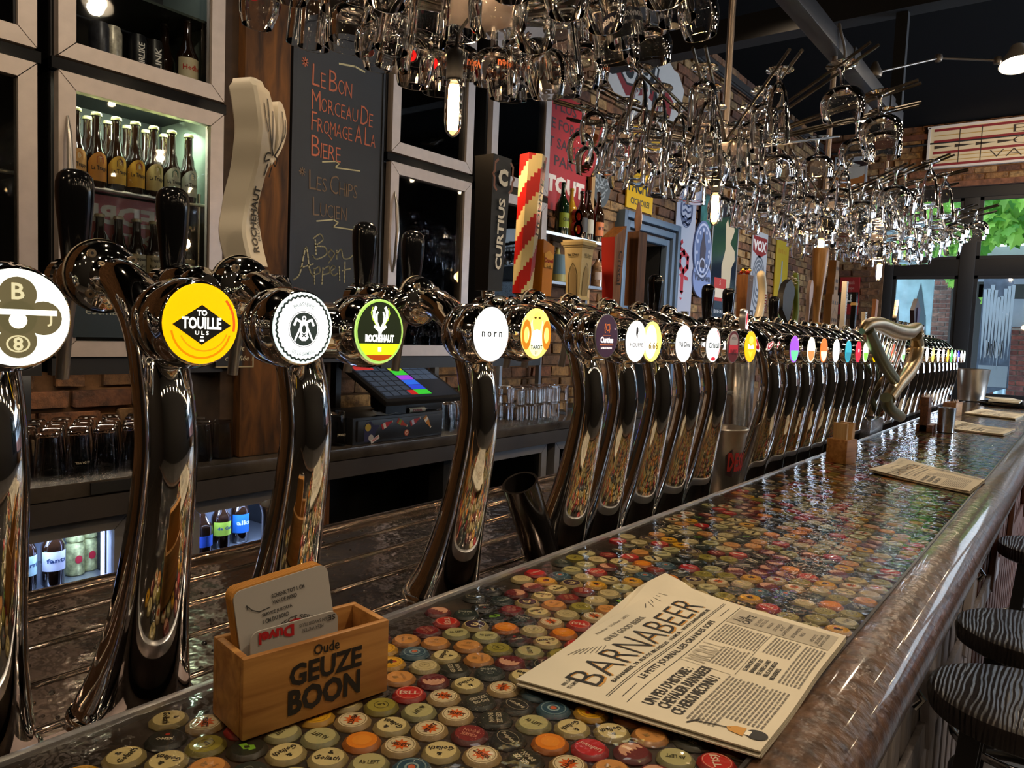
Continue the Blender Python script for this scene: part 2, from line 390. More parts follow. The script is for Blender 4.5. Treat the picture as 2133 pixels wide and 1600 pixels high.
for m in mulls: bar('mullion', m, WS+.1, m+wp, WT-.13, .11)
edges = [WL-.1]+[e for m in mulls for e in (m+wp, m)]+[-3.7]
for i in range(0, len(edges), 2):
    a, b = edges[i+1], edges[i]
    for z0, z1 in ((WS+.1, zt0), (zt1, WT-.13)):
        s = mk('sash', MB().box((XF+.03, a, z0), (XF+.08, a+.035, z1), FR).box((XF+.03, b-.035, z0), (XF+.08, b, z1), FR).box((XF+.03, a, z1-.035), (XF+.08, b, z1), FR).box((XF+.03, a, z0), (XF+.08, b, z0+.035), FR), win)
        mk('pane', MB().box((XF+.05, a+.03, z0+.03), (XF+.056, b-.03, z1-.03), PANE), s)
# ---- street side windows of the dining area (behind the stools, outside the frame)
for k, (x, wd) in enumerate(((5.7, 1.85), (7.55, 1.85))):
    w = bpy.data.objects.new('window_%d' % (k+2), None); COL.objects.link(w); w['kind'] = 'structure'
    mk('frame', MB().box((x, -3.88, .9), (x+wd, -3.82, .98), FR).box((x, -3.88, 2.82), (x+wd, -3.82, 2.9), FR).box((x+wd/2-.03, -3.88, .9), (x+wd/2+.03, -3.82, 2.9), FR).box((x, -3.88, 2.2), (x+wd, -3.82, 2.27), FR), w)
    mk('pane', MB().box((x, -3.852, .95), (x+wd, -3.848, 2.85), PANE), w)
# ================================================================== OUTSIDE THE FAR WINDOW
mb = MB(); mb.box((XF+.26, -12, -.2), (24, 9, -.02), M('courtyard_paving', '9aa0a6', .7, noise=.2, nscale=3)); g = struct('ground', mb)
def outwall(name, X, y0, y1, z0, z1, mat, label, capm=None):
    w = solo(name, MB().box((X, y0, -.02), (X+.3, y1, z1), M(name+'_mortar', 'a39a94', .9, noise=.25)), label, 'wall')
    b = MB(); z = z0+.04; j = 0
    while z < z1:
        y = y0+.12+(.11 if j % 2 else 0)
        while y < y1-.1: vs, fs = random.choice(BV); b.add(vs, fs, mat, Matrix.Translation((X-.002, y, z)) @ Matrix.Rotation(pi/2, 4, 'Z')); y += .222
        z += .078; j += 1
    r = mk('bricks', b, w); r['kind'] = 'stuff'; return w
a0 = at(2050, 700, 0, 14.0); outwall('brick_garden_wall', 14.0, -6, a0.y, .1, at(2090, 682, 0, 14).z, BRKO, 'purple-red brick wall behind the downpipe outside the window')
outwall('sooty_brick_house', 14.9, -1.2, 4.6, .3, 2.86, BRKD, 'sooty brick house wall seen through the window behind the pale board')
mb = MB(); mb.box((14.4, -7, at(2090, 680, 0, 14.4).z), (14.6, a0.y+.2, at(2090, 535, 0, 14.4).z+.1), M('pale_render', 'a9b6c4', .8, noise=.15, nscale=2)); solo('rendered_house_wall', mb, 'pale grey rendered wall above the purple-red brick outside', 'wall')
p0 = at(2046, 497, 0, 13.2); p1 = at(2046, 538, 0, 13.2)
mb = MB(); mb.box((13.2, -6, p1.z-.05), (14.3, p0.y+.9, p0.z-.12), M('grey_slab', 'aab0bb', .7, noise=.1, nscale=3), bev=.02); solo('canopy_slab', mb, 'grey concrete slab under the ivy outside the window', 'canopy')
# mural board with a spire
q0 = at(1858, 575, 0, 12.85); q1 = at(1932, 760, 0, 12.85); PB = M('weathered_board', '8fb2c0', .75, noise=.22, nscale=5)
bd = thing('mural_board', 'pale blue weathered board with a dark pointed spire painted on it', 'board', (12.85, q1.y, 0))
mk('board', MB().box((0, 0, .03), (.05, q0.y-q1.y, q0.z+.35), PB), bd)
T = farframe(-.004, (q0.y-q1.y)*.30, q0.z-.35); mb = MB(); SK = ink('39505c')
H_ = (.62*(q0.z-CZ)); mb.poly([(-.13, -.75), (-.1, -.3), (0, .25), (.1, -.3), (.13, -.75), (.06, -.8), (.03, -.5), (0, -.35), (-.03, -.5), (-.06, -.8)], SK, T)
mb.stroke([(-.09, -.25), (.09, -.25)], .025, SK, T, .001); mk('painting', mb, bd)
q0 = at(2047, 603, 0, 11.4); q1 = at(2100, 800, 0, 11.4)
bn = thing('painted_banner', 'long blue-grey hanging banner with dripping paint and pale letters outside', 'banner', (11.4, q1.y, 0))
hw = q0.y-q1.y; mk('cloth', MB().prism([(0, q1.z-.05), (hw, q1.z-.2), (hw*.98, q0.z+.2), (hw*.1, q0.z+.2)], 0, .03, M('banner_cloth', '5b6f86', .8, noise=.4, nscale=6), Matrix(((0, 0, 1, 0), (1, 0, 0, 0), (0, 1, 0, 0), (0, 0, 0, 1)))), bn)
mb = MB(); T = farframe(-.004, hw/2, 0)
for k in range(9): x = -hw*.4+k*hw*.1; z = q0.z+.1-rnd(0, .2); mb.poly([(x-.02, z), (x+.025, z), (x+.012, z-rnd(.4, .9)), (x, z-.95), (x-.012, z-.5)], ink('a9c3d6'), T)
[mb.rect(-hw*.28+q*hw*.08, q1.z+.32+.03*(q % 2), -hw*.28+q*hw*.08+hw*.045, q1.z+.54-.02*(q % 3), ink('b7c8d6'), T) for q in range(7)]; mb.rect(-hw*.45, q1.z-.05, hw*.45, q1.z+.22, ink('9ab0bf'), T); mk('paint', mb, bn)
q0 = at(2097, 640, 0, 12.6); mb = MB(); mb.cyl((12.6, q0.y, 0), (12.6, q0.y, q0.z), .075, M('downpipe_grey', '9fc4d8', .35, .3)); mb.cyl((12.6, q0.y, .9), (12.6, q0.y, .98), .09, M('downpipe_grey')); solo('downpipe', mb, 'light blue-grey downpipe in front of the brick wall outside', 'pipe')
mb = MB(); q = at(2040, 600, 0, 13.0); q_ = at(2050, 800, 0, 13.0)
mb.box((12.95, q.y-.1, 0), (13.1, q.y+.35, 2.4), M('dark_timber_outside', (.03, .035, .04), .7)); mb.box((12.95, -3, q.z-.15), (13.1, q.y, q.z+.05), M('dark_timber_outside')); solo('dark_timber_frame', mb, 'dark timber post and beam outside behind the hanging banner', 'frame')
# ---- ivy
m, nt, b = nodes('ivy_leaf'); oi = nt.nodes.new('ShaderNodeObjectInfo'); ge = nt.nodes.new('ShaderNodeNewGeometry'); ad = nt.nodes.new('ShaderNodeMath'); ad.operation = 'ADD'; fr = nt.nodes.new('ShaderNodeMath'); fr.operation = 'FRACT'
nt.links.new(oi.outputs['Random'], ad.inputs[0]); nt.links.new(ge.outputs['Random Per Island'], ad.inputs[1]); nt.links.new(ad.outputs[0], fr.inputs[0])
r = nt.nodes.new('ShaderNodeValToRGB'); r.color_ramp.elements[0].color = (*hx('3f8a2c'), 1); r.color_ramp.elements[1].color = (*hx('a5e065'), 1); nt.links.new(fr.outputs[0], r.inputs['Fac']); nt.links.new(r.outputs[0], b.inputs['Base Color']); b.inputs['Roughness'].default_value = .5
out = [x for x in nt.nodes if x.type == 'OUTPUT_MATERIAL'][0]; tn = nt.nodes.new('ShaderNodeBsdfTranslucent'); nt.links.new(r.outputs[0], tn.inputs[0]); ms = nt.nodes.new('ShaderNodeMixShader'); ms.inputs[0].default_value = .5
nt.links.new(b.outputs[0], ms.inputs[1]); nt.links.new(tn.outputs[0], ms.inputs[2]); nt.links.new(ms.outputs[0], out.inputs[0]); LEAF = m
def leaf_geo(s):
    pts = []; lob = [(0, -.35), (.2, -.5), (.34, -.28), (.62, -.3), (.45, -.02), (.5, .25), (.24, .2), (0, .62)]
    pts = lob+[(-x, y) for x, y in lob[-2:0:-1]]
    vs = [(0, 0, .0)]+[(x*s, y*s, -abs(x)*.25*s) for x, y in pts]; n = len(pts)
    return vs, [(0, 1+i, 1+(i+1) % n) for i in range(n)]
LG = [leaf_geo(.16), leaf_geo(.12), leaf_geo(.2)]
ivy = thing('ivy', 'bright green ivy hanging outside the upper panes of the window', 'ivy', (11.8, 0, 2.6))
vine = MB()
lm = {}; rest = MB()
def leaf(p, near):
    k = random.randrange(3); T = Matrix.Translation(p) @ Matrix.Rotation(-pi/2+rnd(-.7, .7), 4, 'Z') @ Matrix.Rotation(pi/2+rnd(-.9, .5), 4, 'X') @ Matrix.Rotation(pi+rnd(-.8, .8), 4, 'Z')
    if near:
        if k not in lm: o = mk('leaf', MB().add(*LG[k], LEAF), ivy); lm[k] = o.data
        else: o = bpy.data.objects.new('leaf', lm[k]); COL.objects.link(o); o.parent = ivy
        setw(o, T)
    else: rest.add(*LG[k], LEAF, T)
random.seed(11)
for i in range(230):
    if i < 130: px, py = rnd(2040, 2190), 380+rnd(0, 1)**1.3*(125 if rnd(0, 1) < .9 else 150)
    elif i < 200: px, py = rnd(1860, 2010), 380+rnd(0, 150)
    elif i < 222: px, py = rnd(2055, 2090)+(rnd(0, 8)), rnd(560, 640)
    else: px, py = rnd(1975, 1992), rnd(572, 600)
    leaf(at(px, py, 0, rnd(11.5, 11.9)), True)
for i in range(1500):
    px, py = rnd(1850, 2420), 372+rnd(0, 1)**1.4*135
    if 1860 < px < 2005: py = 372+rnd(0, 150)
    leaf(at(px, py, 0, rnd(11.9, 12.7)), False)
o = mk('leaves', rest, ivy); o['kind'] = 'stuff'; setw(o, I4)
for k in range(6):
    px = rnd(1900, 2120); vine.tube([at(px+rnd(-8, 8), 360+j*25, 0, 12.0) for j in range(6 if k else 9)], .008, M('vine_brown', '4a3a22', .8), 6)
v = mk('vine', vine, ivy); setw(v, I4)
random.seed(3)
# ================================================================== THE BAR
BZ = CZ-.34                                   # bar top
YI, YO = .628, .196                           # inner strip, outer edge of the caps
X0, X1 = -.25, 6.3
NOSE = M('bar_nosing', '59402e', .34, .2, noise=.55, nscale=60, bump=.35, bscale=55, coat=.5)
bar_ = thing('bar_counter', 'long bar with bottle caps set in clear resin and a rounded brown nosing', 'bar', (2.5, .4, 0))
def onbar(o): o.location = -Vector(bar_.location); return o
top = onbar(mk('bar_top', MB().box((X0, YO-.01, BZ-.05), (X1, YI-.0045, BZ-.0065), M('dark_print', (.022, .014, .010), .5, noise=.6, nscale=25)), bar_))
prof = [(YO, -.002), (.178, -.001), (.162, -.004), (.145, -.012), (.132, -.025), (.126, -.040), (.129, -.055), (.140, -.066), (.156, -.070), (.175, -.071), (YO, -.071)]
prof = spline(prof, 3); n = len(prof); vs = []; NX = 60
for i in range(NX+1):
    x = X0+(X1-X0)*i/NX
    for y, z in prof: vs.append((x, y, BZ+z))
fs = [(i*n+k, (i+1)*n+k, (i+1)*n+(k+1) % n, i*n+(k+1) % n) for i in range(NX) for k in range(n)]
onbar(mk('nosing', MB().add(vs, fs, NOSE, None, True).add([vs[k] for k in range(n)], [tuple(range(n))], NOSE), bar_, angle=60))
onbar(mk('joint_strip', MB().box((X0, YO-.002, BZ-.008), (X1, YO+.0015, BZ+.0008), M('dark_joint', (.02, .015, .012), .4)), bar_))
onbar(mk('edge_strip', MB().box((X0, YI-.005, BZ-.012), (X1, YI+.0035, BZ+.0025), M('aluminium_strip', (.74, .74, .75), .3, .9), bev=.001), bar_))
onbar(mk('resin', MB().add([(X0, YO, BZ), (X1, YO, BZ), (X1, YI-.004, BZ), (X0, YI-.004, BZ)], [(0, 1, 2, 3)], thin_glass('clear_resin', (.97, .95, .9), 1.25, .07, .22, 38)), bar_))
# front panelling: pale boards with dark gaps below the nosing
FP = wood('pale_front_board', 'b9b2b6', 'd6cfd0', 5, .5, 2, 14, .3); FG = M('front_gap', (.01, .009, .01), .8); FW = wood('red_brown_board', '5a3324', '7a4a33', 5, .5, 2)
onbar(mk('carcass', MB().box((X0, .262, 0), (X1, .60, BZ-.051), FG), bar_))
i = 0; x = X0
while x < X1-.1:
    onbar(mk('board', MB().box((x+.004, .24, .08), (x+.086, .262, BZ-.075), FP if x < 2.9 else FW, bev=.003), bar_)); x += .128
for z in (BZ-.17, BZ-.55, .04):
    x = X0
    while x < X1:
        onbar(mk('rail', MB().box((x, .226, z), (min(x+.76, X1)-.004, .24, z+.07), FP if x < 2.9 else FW, bev=.003), bar_)); x += .76
x = .3
while x < X1-.3:
    onbar(mk('brace', MB().box((-.035, -.008, -.22), (.035, .012, .22), FP if x < 2.9 else FW, bev=.003), bar_, rot=(0, .42 if int(x*10) % 2 else -.42, 0)))
    ob = bpy.context.scene.objects[-1]; ob = COL.objects[-1]; ob.location = Vector((x, .226, BZ-.34))-bar_.location; x += .76
for x in (1.22, 2.0):
    onbar(mk('bag_hook', MB().tube([(x, .205, BZ-.15), (x, .17, BZ-.15), (x, .155, BZ-.17), (x, .165, BZ-.185)], .005, CHROME, 8), bar_))
# ---- crown caps
def cap_base(mb, skirt, face, lo=False):
    n = 14 if lo else 21; vs = []; R = [(.0158, 0), (.0158, .0012), (.0140, .0036), (.0126, .0042)]
    if lo: R = [(.0155, 0), (.0138, .0038)]
    for j, (r, z) in enumerate(R):
        for k in range(n):
            rr = r*(1.04 if (j < 2 and k % 2 and not lo) else 1); a = 2*pi*k/n; vs.append((rr*cos(a), rr*sin(a), z))
    fs = [(j*n+k, j*n+(k+1) % n, (j+1)*n+(k+1) % n, (j+1)*n+k) for j in range(len(R)-1) for k in range(n)]
    mb.add(vs, fs, skirt, None, not lo); r = len(R)-1
    mb.add([vs[r*n+k] for k in range(n)], [tuple(range(n))], face); return R[-1][1]
def cp(h): return M('cap_'+h, tuple(v*f for v, f in zip(hx(h), (1.0, .92, .8))), .5, .0)
def cap_art(k, lo=False):
    mb = MB(); r = .0125; T = I4
    sets = [('8f7a55', 'e0d5b8'), ('a07a1c', 'e0ac1e'), ('8c1a16', 'c8251d'), ('8d8460', 'cdc29a'), ('9a5610', 'e88a1c'), ('541820', '6a1c24'), ('191c1a', '20241f'), ('14181a', '14181a'),
            ('8a7f58', 'd8cc9a'), ('8a1620', 'c01c28'), ('8f8158', '33203c'), ('1a2628', '1c2c2e'), ('4c1218', '7c1a20'), ('6b662c', '9a9440'), ('274a63', '1f4a68'), ('101612', '121a14'), ('9c6c3c', 'd69a58'), ('151614', '1b1c18'), ('77785a', 'b9b88a')]
    sk, fc = sets[k]; z = cap_base(mb, cp(sk), cp(fc), lo)+.00015
    def tx(s, x, y, h, c, w=None, b=.02, rot=0, **kw):
        if lo: mb.rect(x-(w or h*3)/2, y-h*.35, x+(w or h*3)/2, y+h*.35, cp(c), None, z+.0002)
        else: mb.text(s, x, y, h, cp(c), None, z+.0002, w, b, rot, res=1, **kw)
    if k == 0:
        mb.poly([(.0085*(1 if i % 2 else .55)*cos(i*pi/9), .0085*(1 if i % 2 else .55)*sin(i*pi/9)) for i in range(18)], cp('e0661c'), None, z); tx('VEDETT', 0, 0, .0042, '17120f', .017, .03)
        if not lo: mb.ring(0, 0, .0108, .0113, cp('7a6a48'), None, z)
    elif k == 1:
        mb.poly([(-.006, .001), (-.003, .005), (.0005, .0035), (.004, .0055), (.0045, .001), (.002, -.003), (-.001, -.0045), (-.002, -.001), (-.005, -.003)], cp('22180f'), None, z); mb.disc(.004, -.002, .0022, cp('a01c18'), None, z+.0001)
        if not lo: mb.ring(0, 0, .0100, .0105, cp('8a6a14'), None, z)
    elif k == 2: tx('TISJ', 0, 0, .0085, 'f0ddd0', .018, .02); mb.ring(0, 0, .0112, .0117, cp('e8c0b0'), None, z)
    elif k == 3:
        mb.ring(0, 0, .0095, .0100, cp('9a8f66'), None, z); mb.ring(0, 0, .005, .0056, cp('9a8f66'), None, z); tx('a & b', 0, 0, .003, '8a7f58', .006)
    elif k == 4: mb.disc(0, 0, .008, cp('f09a2c'), None, z)
    elif k == 5:
        mb.poly([(-.0105, -.002)]+[(-.0105+i*.0021, (-.002 if i % 2 else .001)+.0006*(i % 3)) for i in range(1, 10)]+[(.0105, -.002)]+[(.0117*cos(a), .0117*sin(a)) for a in (.3, .8, 1.3, 1.85, 2.35, 2.85)], cp('d9a893'), None, z)
    elif k == 6: tx('GEUZE', 0, .0035, .005, 'cfcab8', .018, .02); tx('BOON', 0, -.0035, .005, 'cfcab8', .015, .02)
    elif k == 7: mb.ring(0, 0, .0112, .0118, cp('b0aa98'), None, z, sy=.7); tx('Bolgium', 0, 0, .005, 'c8c2b0', .018, shear=.2)
    elif k == 8: tx('Goliath', 0, -.002, .006, '1a1712', .021, .02, shear=.2); tx('&', .001, .006, .005, '1a1712', .005)
    elif k == 9: tx('Liefmans', 0, 0, .0055, 'f2d8d0', .0205, .01, shear=.15)
    elif k == 10: mb.ring(0, 0, .0116, .0124, cp('e0d29a'), None, z); mb.ring(.001, 0, .0035, .0052, cp('e6d8a6'), None, z, a=.6, b=5.2); mb.ring(-.002, .002, .0030, .0042, cp('e6d8a6'), None, z, a=3, b=7.5)
    elif k == 11: tx('Val-Dieu', .001, -.004, .005, 'b8c0ba', .016, .02); mb.ring(0, .003, .003, .0036, cp('8a938f'), None, z); mb.disc(.008, -.001, .0012, cp('9aa39c'), None, z)
    elif k == 12: tx('KRIEK', 0, .003, .0045, 'c98a78', .015); tx('BOON', 0, -.0035, .005, 'c98a78', .014)
    elif k == 13: mb.ring(0, 0, .006, .0066, cp('3a3812'), None, z); tx('La', 0, 0, .004, '2f2e10', .006)
    elif k == 14: mb.ring(0, 0, .0105, .0115, cp('7d9aab'), None, z); mb.ring(0, 0, .004, .0058, cp('8fb0c0'), None, z); mb.disc(0, 0, .003, cp('d06a48'), None, z)
    elif k == 15: mb.poly([(-.008, -.001), (-.005, .004), (-.003, .002), (0, .0045), (.003, .003), (.008, .001), (.005, -.004), (.001, -.002), (-.003, -.0045)], cp('79b52e'), None, z); mb.poly([(-.003, 0), (0, .003), (.003, .0005), (0, -.002)], cp('14200f'), None, z+.0001)
    elif k == 16: tx('ramée', 0, -.003, .004, 'b98a55', .014); tx('ff', 0, .004, .005, 'a5824f', .006)
    elif k == 17: tx('OMER', 0, -.002, .004, 'd8d2c0', .014, .02); mb.disc(0, .005, .0018, cp('a8281c'), None, z)
    elif k == 18: tx('Ab LEFT', 0, 0, .005, '3a3c28', .016)
    return mb
NCAP = 19
caps = []
random.seed(21)
pitch = .0338; row = 0; y = YO+.02
while y < YI-.022:
    x = X0+.02+(pitch/2 if row % 2 else 0)
    while x < X1-.02:
        # near the service edge, behind the coaster box, the print is bare in places
        bare = (y > YI-.045 and random.random() < .5)
        if not bare: caps.append((x+rnd(-.0012, .0012), y+rnd(-.0012, .0012)))
        x += pitch
    y += pitch*.88; row += 1
camv = CM.transposed()
def npix(x, y):
    v = camv @ Vector((x, y, -.34)); d = -v.z
    if d < .1: return 0
    px, py = 1066.5+FPX*v.x/d, 800-FPX*v.y/d
    return (1/d) if (-30 < px < 2170 and py < 1640) else 0
caps.sort(key=lambda c: -npix(*c))
ordr = [0, 0, 2, 8, 8, 4, 3, 3, 10, 1, 9, 6, 16, 5, 5, 11, 14, 0, 12, 18, 18, 1, 7, 13, 13, 3, 17, 2, 8, 15, 16, 5, 10, 6, 7, 11, 3, 18]
cm = {}; low = [cap_art(k, True) for k in range(NCAP)]; rest = MB()
for i, (x, y) in enumerate(caps):
    k = random.choice(ordr); a = rnd(0, 2*pi)
    if i < 296:
        if k not in cm: o = mk('bottle_cap', cap_art(k), top); cm[k] = o.data
        else: o = bpy.data.objects.new('bottle_cap', cm[k]); COL.objects.link(o); o.parent = top
        o.location = (x, y, BZ-.0064); o.rotation_euler = (0, 0, a)
    elif npix(x, y) > 0:
        lw = low[k]; T = Matrix.Translation((x, y, BZ-.0064)) @ Matrix.Rotation(a, 4, 'Z')
        b = len(rest.v); rest.v.extend([tuple(T @ Vector(v)) for v in lw.v]); rest.f.extend([tuple(b+q for q in f) for f in lw.f])
        rest.m.extend([rest.mi(lw.mats[m]) for m in lw.m]); rest.sm.extend(lw.sm)
o = mk('bottle_caps', rest, top); o['kind'] = 'stuff'
# ---- steel drip deck on the service side, lower than the bar top
DZ_ = CZ-.395
DECK = M('wet_steel_deck', (.30, .235, .20), .16, .95, noise=.45, nscale=7, bump=.3, bscale=22)
deck = thing('drip_deck', 'wet brown-tinted steel drip deck with long ridges under the tap columns', 'drip tray', (2.5, .9, 0))
def ondeck(o): o.location = -Vector(deck.location); return o
ondeck(mk('deck_sheet', MB().box((X0, YI+.004, DZ_-.03), (X1, 1.13, DZ_), DECK), deck))
for y in (.76, .86, .96, 1.05):
    ondeck(mk('ridge', MB().tube([(X0, y, DZ_-.002), (X1, y, DZ_-.002)], .006, DECK, 10), deck))
ondeck(mk('rim', MB().tube([(X0, 1.125, DZ_), (X1, 1.125, DZ_)], .012, DECK, 12), deck))
ondeck(mk('apron', MB().box((X0, 1.10, 0), (X1, 1.13, DZ_-.03), M('dark_apron', (.02, .018, .018), .5)), deck))
dr = MB()
for i in range(900):
    x, y = rnd(.2, 2.6), rnd(.66, 1.1); s = rnd(.0012, .0035); dr.lathe([(s, 0), (s*.8, s*.4), (s*.3, s*.65), (0, s*.7)], GLASS, Matrix.Translation((x, y, DZ_+.0002)), 7, cap=False)
d = ondeck(mk('water_drops', dr, deck)); d['kind'] = 'stuff'
for k in range(5): ondeck(mk('slat', MB().box((.18+k*.09, .66, DZ_+.001), (.21+k*.09, .735, DZ_+.005), M('pale_residue', (.5, .38, .34), .4), bev=.001), deck))
# ================================================================== TAP COLUMNS
CP = spline([(.735, -.395, .056), (.732, -.385, .054), (.723, -.355, .046), (.705, -.285, .0355), (.688, -.205, .030), (.679, -.15, .028), (.677, -.108, .027), (.689, -.052, .0258), (.709, -.012, .0235), (.735, .016, .0225), (.765, .032, .0215), (.80, .037, .021)], 4)
HOLLOW = M('tap_spout', (.42, .41, .40), .3, .9)
RING = M('cream_gasket', (.55, .47, .36), .5)
def rotY(): return Matrix.Rotation(-pi/2, 4, 'X')       # lathe axis z -> +y
def faucet(t, x):
    T = Matrix.Translation((x, 0, CZ+.035)) @ rotY()
    mk('faucet', MB().lathe([(.012, .79), (.021, .80), (.0225, .812), (.019, .818), (.024, .83), (.0255, .845), (.024, .86), (.017, .868), (.0225, .874), (.0225, .888), (.014, .896), (0, .90)], CHROME, T, 24)
       .lathe([(.021, -.01), (.021, .004), (.015, .010), (.009, .015), (.0115, .018), (.0115, .028), (.008, .033)], CHROME, Matrix.Translation((x, .868, CZ+.035)), 20), t)
    mk('spout', MB().tube([(x, .872, CZ+.03), (x, .884, CZ-.0), (x, .892, CZ-.03), (x, .899, CZ-.074)], .0068, HOLLOW, 14), t)
def flange(t, x, y=.80):
    T = Matrix.Translation((x, 0, CZ+.037)) @ rotY()
    f = mk('flange', MB().lathe([(.024, y-.014), (.034, y-.008), (.0365, y+.002), (.0365, y+.012), (.03, y+.016), (.012, y+.02)], CHROME, T, 32), t)
    mk('gasket', MB().lathe([(.0375, y+.003), (.0378, y+.005), (.0375, y+.007), (.0362, y+.0085), (.0362, y+.0015)], RING, T, 32, cap=False), f)
    for a in (.7, 2.3, 3.9, 5.4):
        c = Vector((x+.028*cos(a), y-.0122, CZ+.037+.028*sin(a)))
        mk('screw', MB().cyl(c, c+Vector((0, -.003, 0)), .0042, M('brass_screw', (.5, .4, .28), .3, .9), 10).cyl(c+Vector((0, -.003, 0)), c+Vector((0, -.0033, 0)), .0016, BLACKM, 8), f)
def cup(t, x, z, back=.69, sc=1):
    T = Matrix.Translation((x, 0, CZ+z)) @ rotY()
    mk('medallion_cup', MB().lathe([(.0352*sc, .6205), (.0372*sc, .622), (.0385*sc, .628), (.0405*sc, .634), (.0408*sc, .648), (.0375*sc, .654), (.0395*sc, .658), (.0385*sc, .668), (.031*sc, .680), (.022*sc, .688), (.018*sc, back)], CHROME, T, 36), t)
R_ = .0352
def blob(n, f): return [(f(k)*cos(2*pi*k/n), f(k)*sin(2*pi*k/n)) for k in range(n)]
def medal(t, x, z, art, em=1.0):
    T = wallframe(x, .6192, CZ+z); mb = MB(); n = 40
    W_ = glow('ffffff', 1.35*em)
    def base(m, rim=None):
        mb.prism([(R_*cos(2*pi*k/n), R_*sin(2*pi*k/n)) for k in range(n)], -.003, 0, rim or m, T); mb.disc(0, 0, R_*.965, m, T, .0002, n=n)
    zz = .0006
    if art == 'cross':
        base(glow('fdfff0', 1.4)); g = ink('5a5040', 0); g = glow('8f8560', .35); y_ = glow('e6dcae', .9)
        for cx, cy in ((0, .017), (0, -.017), (.017, 0), (-.017, 0), (0, 0)): mb.disc(cx, cy, .0125, g, T, .0004, n=24)
        mb.text('B', 0, .019, .012, y_, T, zz, bold=.02); mb.text('J', .021, 0, .012, y_, T, zz, bold=.01); mb.text('d', -.02, 0, .01, y_, T, zz)
        mb.rect(-.026, .002, .026, .006, glow('fffbe8', 1.8), T, zz); mb.disc(0, -.002, .006, glow('fff6dd', 1.6), T, zz); mb.text('8', 0, -.019, .010, y_, T, zz, bold=.03); mb.ring(0, -.019, .0065, .0078, y_, T, zz, sy=.8)
    elif art == 'diamond':
        base(glow('ffc400', 1.05)); K = glow('24231f', .25)
        mb.ring(0, -.002, .027, .029, glow('f08a00', 1.0), T, .0003, a=3.3, b=6.0); mb.ring(.002, 0, .023, .0245, glow('f39a0c', 1.0), T, .0003, a=3.6, b=5.9); mb.ring(0, 0, .030, .0325, glow('ff5a18', 1.1), T, .0003, a=-.2, b=.75)
        mb.poly([(-.027, -.001), (0, .0165), (.028, -.001), (.0, -.0185)], K, T, .0004); Wt = glow('fffdf0', 1.5)
        mb.text('TO', 0, .0095, .0052, Wt, T, zz, bold=.04); mb.text('TOUILLE', .0, .0005, .0105, Wt, T, zz, w=.037, bold=.035); mb.text('U L S', 0, -.008, .0035, Wt, T, zz, w=.013, bold=.03)
        mb.rect(-.0015, -.0125, .0015, -.011, Wt, T, zz); mb.rect(-.002, -.0155, .002, -.0138, Wt, T, zz)
    elif art == 'miner':
        base(glow('dff0ee', 1.05)); K = glow('3c4a48', .35)
        mb.poly([((.0326+(.0008 if k % 2 else -.0008))*cos(pi*k/36), (.0326+(.0008 if k % 2 else -.0008))*sin(pi*k/36)) for k in range(72)], K, T, .0003)
        mb.poly([((.0303+(.0008 if k % 2 else -.0008))*cos(pi*k/36), (.0303+(.0008 if k % 2 else -.0008))*sin(pi*k/36)) for k in range(72)], W_, T, .0004)
        mb.disc(0, -.001, .0165, K, T, .0005); mb.ring(0, -.001, .0175, .0180, K, T, .0005)
        for s in (-1, 1):
            mb.stroke([(s*.0035, .006), (s*.009, .0085), (s*.0115, .003)], .0026, W_, T, zz); mb.stroke([(s*.003, .003), (s*.0105, -.012)], .002, W_, T, zz)
        mb.ring(0, .0095, .0012, .0026, W_, T, zz); mb.poly([(-.005, .004), (-.003, .0075), (.003, .0075), (.005, .004), (.0045, -.006), (.006, -.009), (.0025, -.0125), (-.0025, -.0125), (-.006, -.009), (-.0045, -.006)], W_, T, zz)
        mb.disc(0, -.001, .0025, K, T, zz+.0002, ry=.004); mb.stroke([(-.002, -.0055), (.002, -.0085)], .0012, K, T, zz+.0002); mb.stroke([(.002, -.0055), (-.002, -.0085)], .0012, K, T, zz+.0002)
        mb.text('BRASSERIE', 0, .0235, .0038, glow('8a9a98', .7), T, zz, w=.026, bold=.01, arch=.0235); mb.text('DE LA SAMBRE', 0, -.0255, .0036, glow('8a9a98', .7), T, zz, w=.028, bold=.01, arch=-.026)
    elif art == 'stag':
        base(glow('26301c', .5), glow('b9e07a', 1.0)); mb.ring(0, 0, R_*.92, R_*.97, glow('a9d860', 1.0), T, zz)
        mb.poly([(R_*.93*cos(a), R_*.93*sin(a)) for a in [pi+.42+(pi-.84)*k/12 for k in range(13)]], glow('c5ea18', 1.3), T, .0004); mb.poly([(R_*.93*cos(a), R_*.93*sin(a)) for a in [pi+.9+(pi-1.8)*k/10 for k in range(11)]], glow('b84a12', .8), T, .0005)
        Wt = glow('fdfff2', 2.2)
        for s in (-1, 1):
            mb.stroke([(s*.002, .004), (s*.006, .01), (s*.0095, .016), (s*.0095, .022), (s*.007, .026)], .0035, Wt, T, zz); mb.stroke([(s*.005, .009), (s*.0055, .018), (s*.004, .021)], .002, Wt, T, zz); mb.stroke([(s*.0115, .026), (s*.0135, .02), (s*.011, .013), (s*.005, .006)], .0013, glow('b8d83c', 1.0), T, zz); mb.stroke([(s*.003, .002), (s*.008, .0055)], .003, Wt, T, zz)
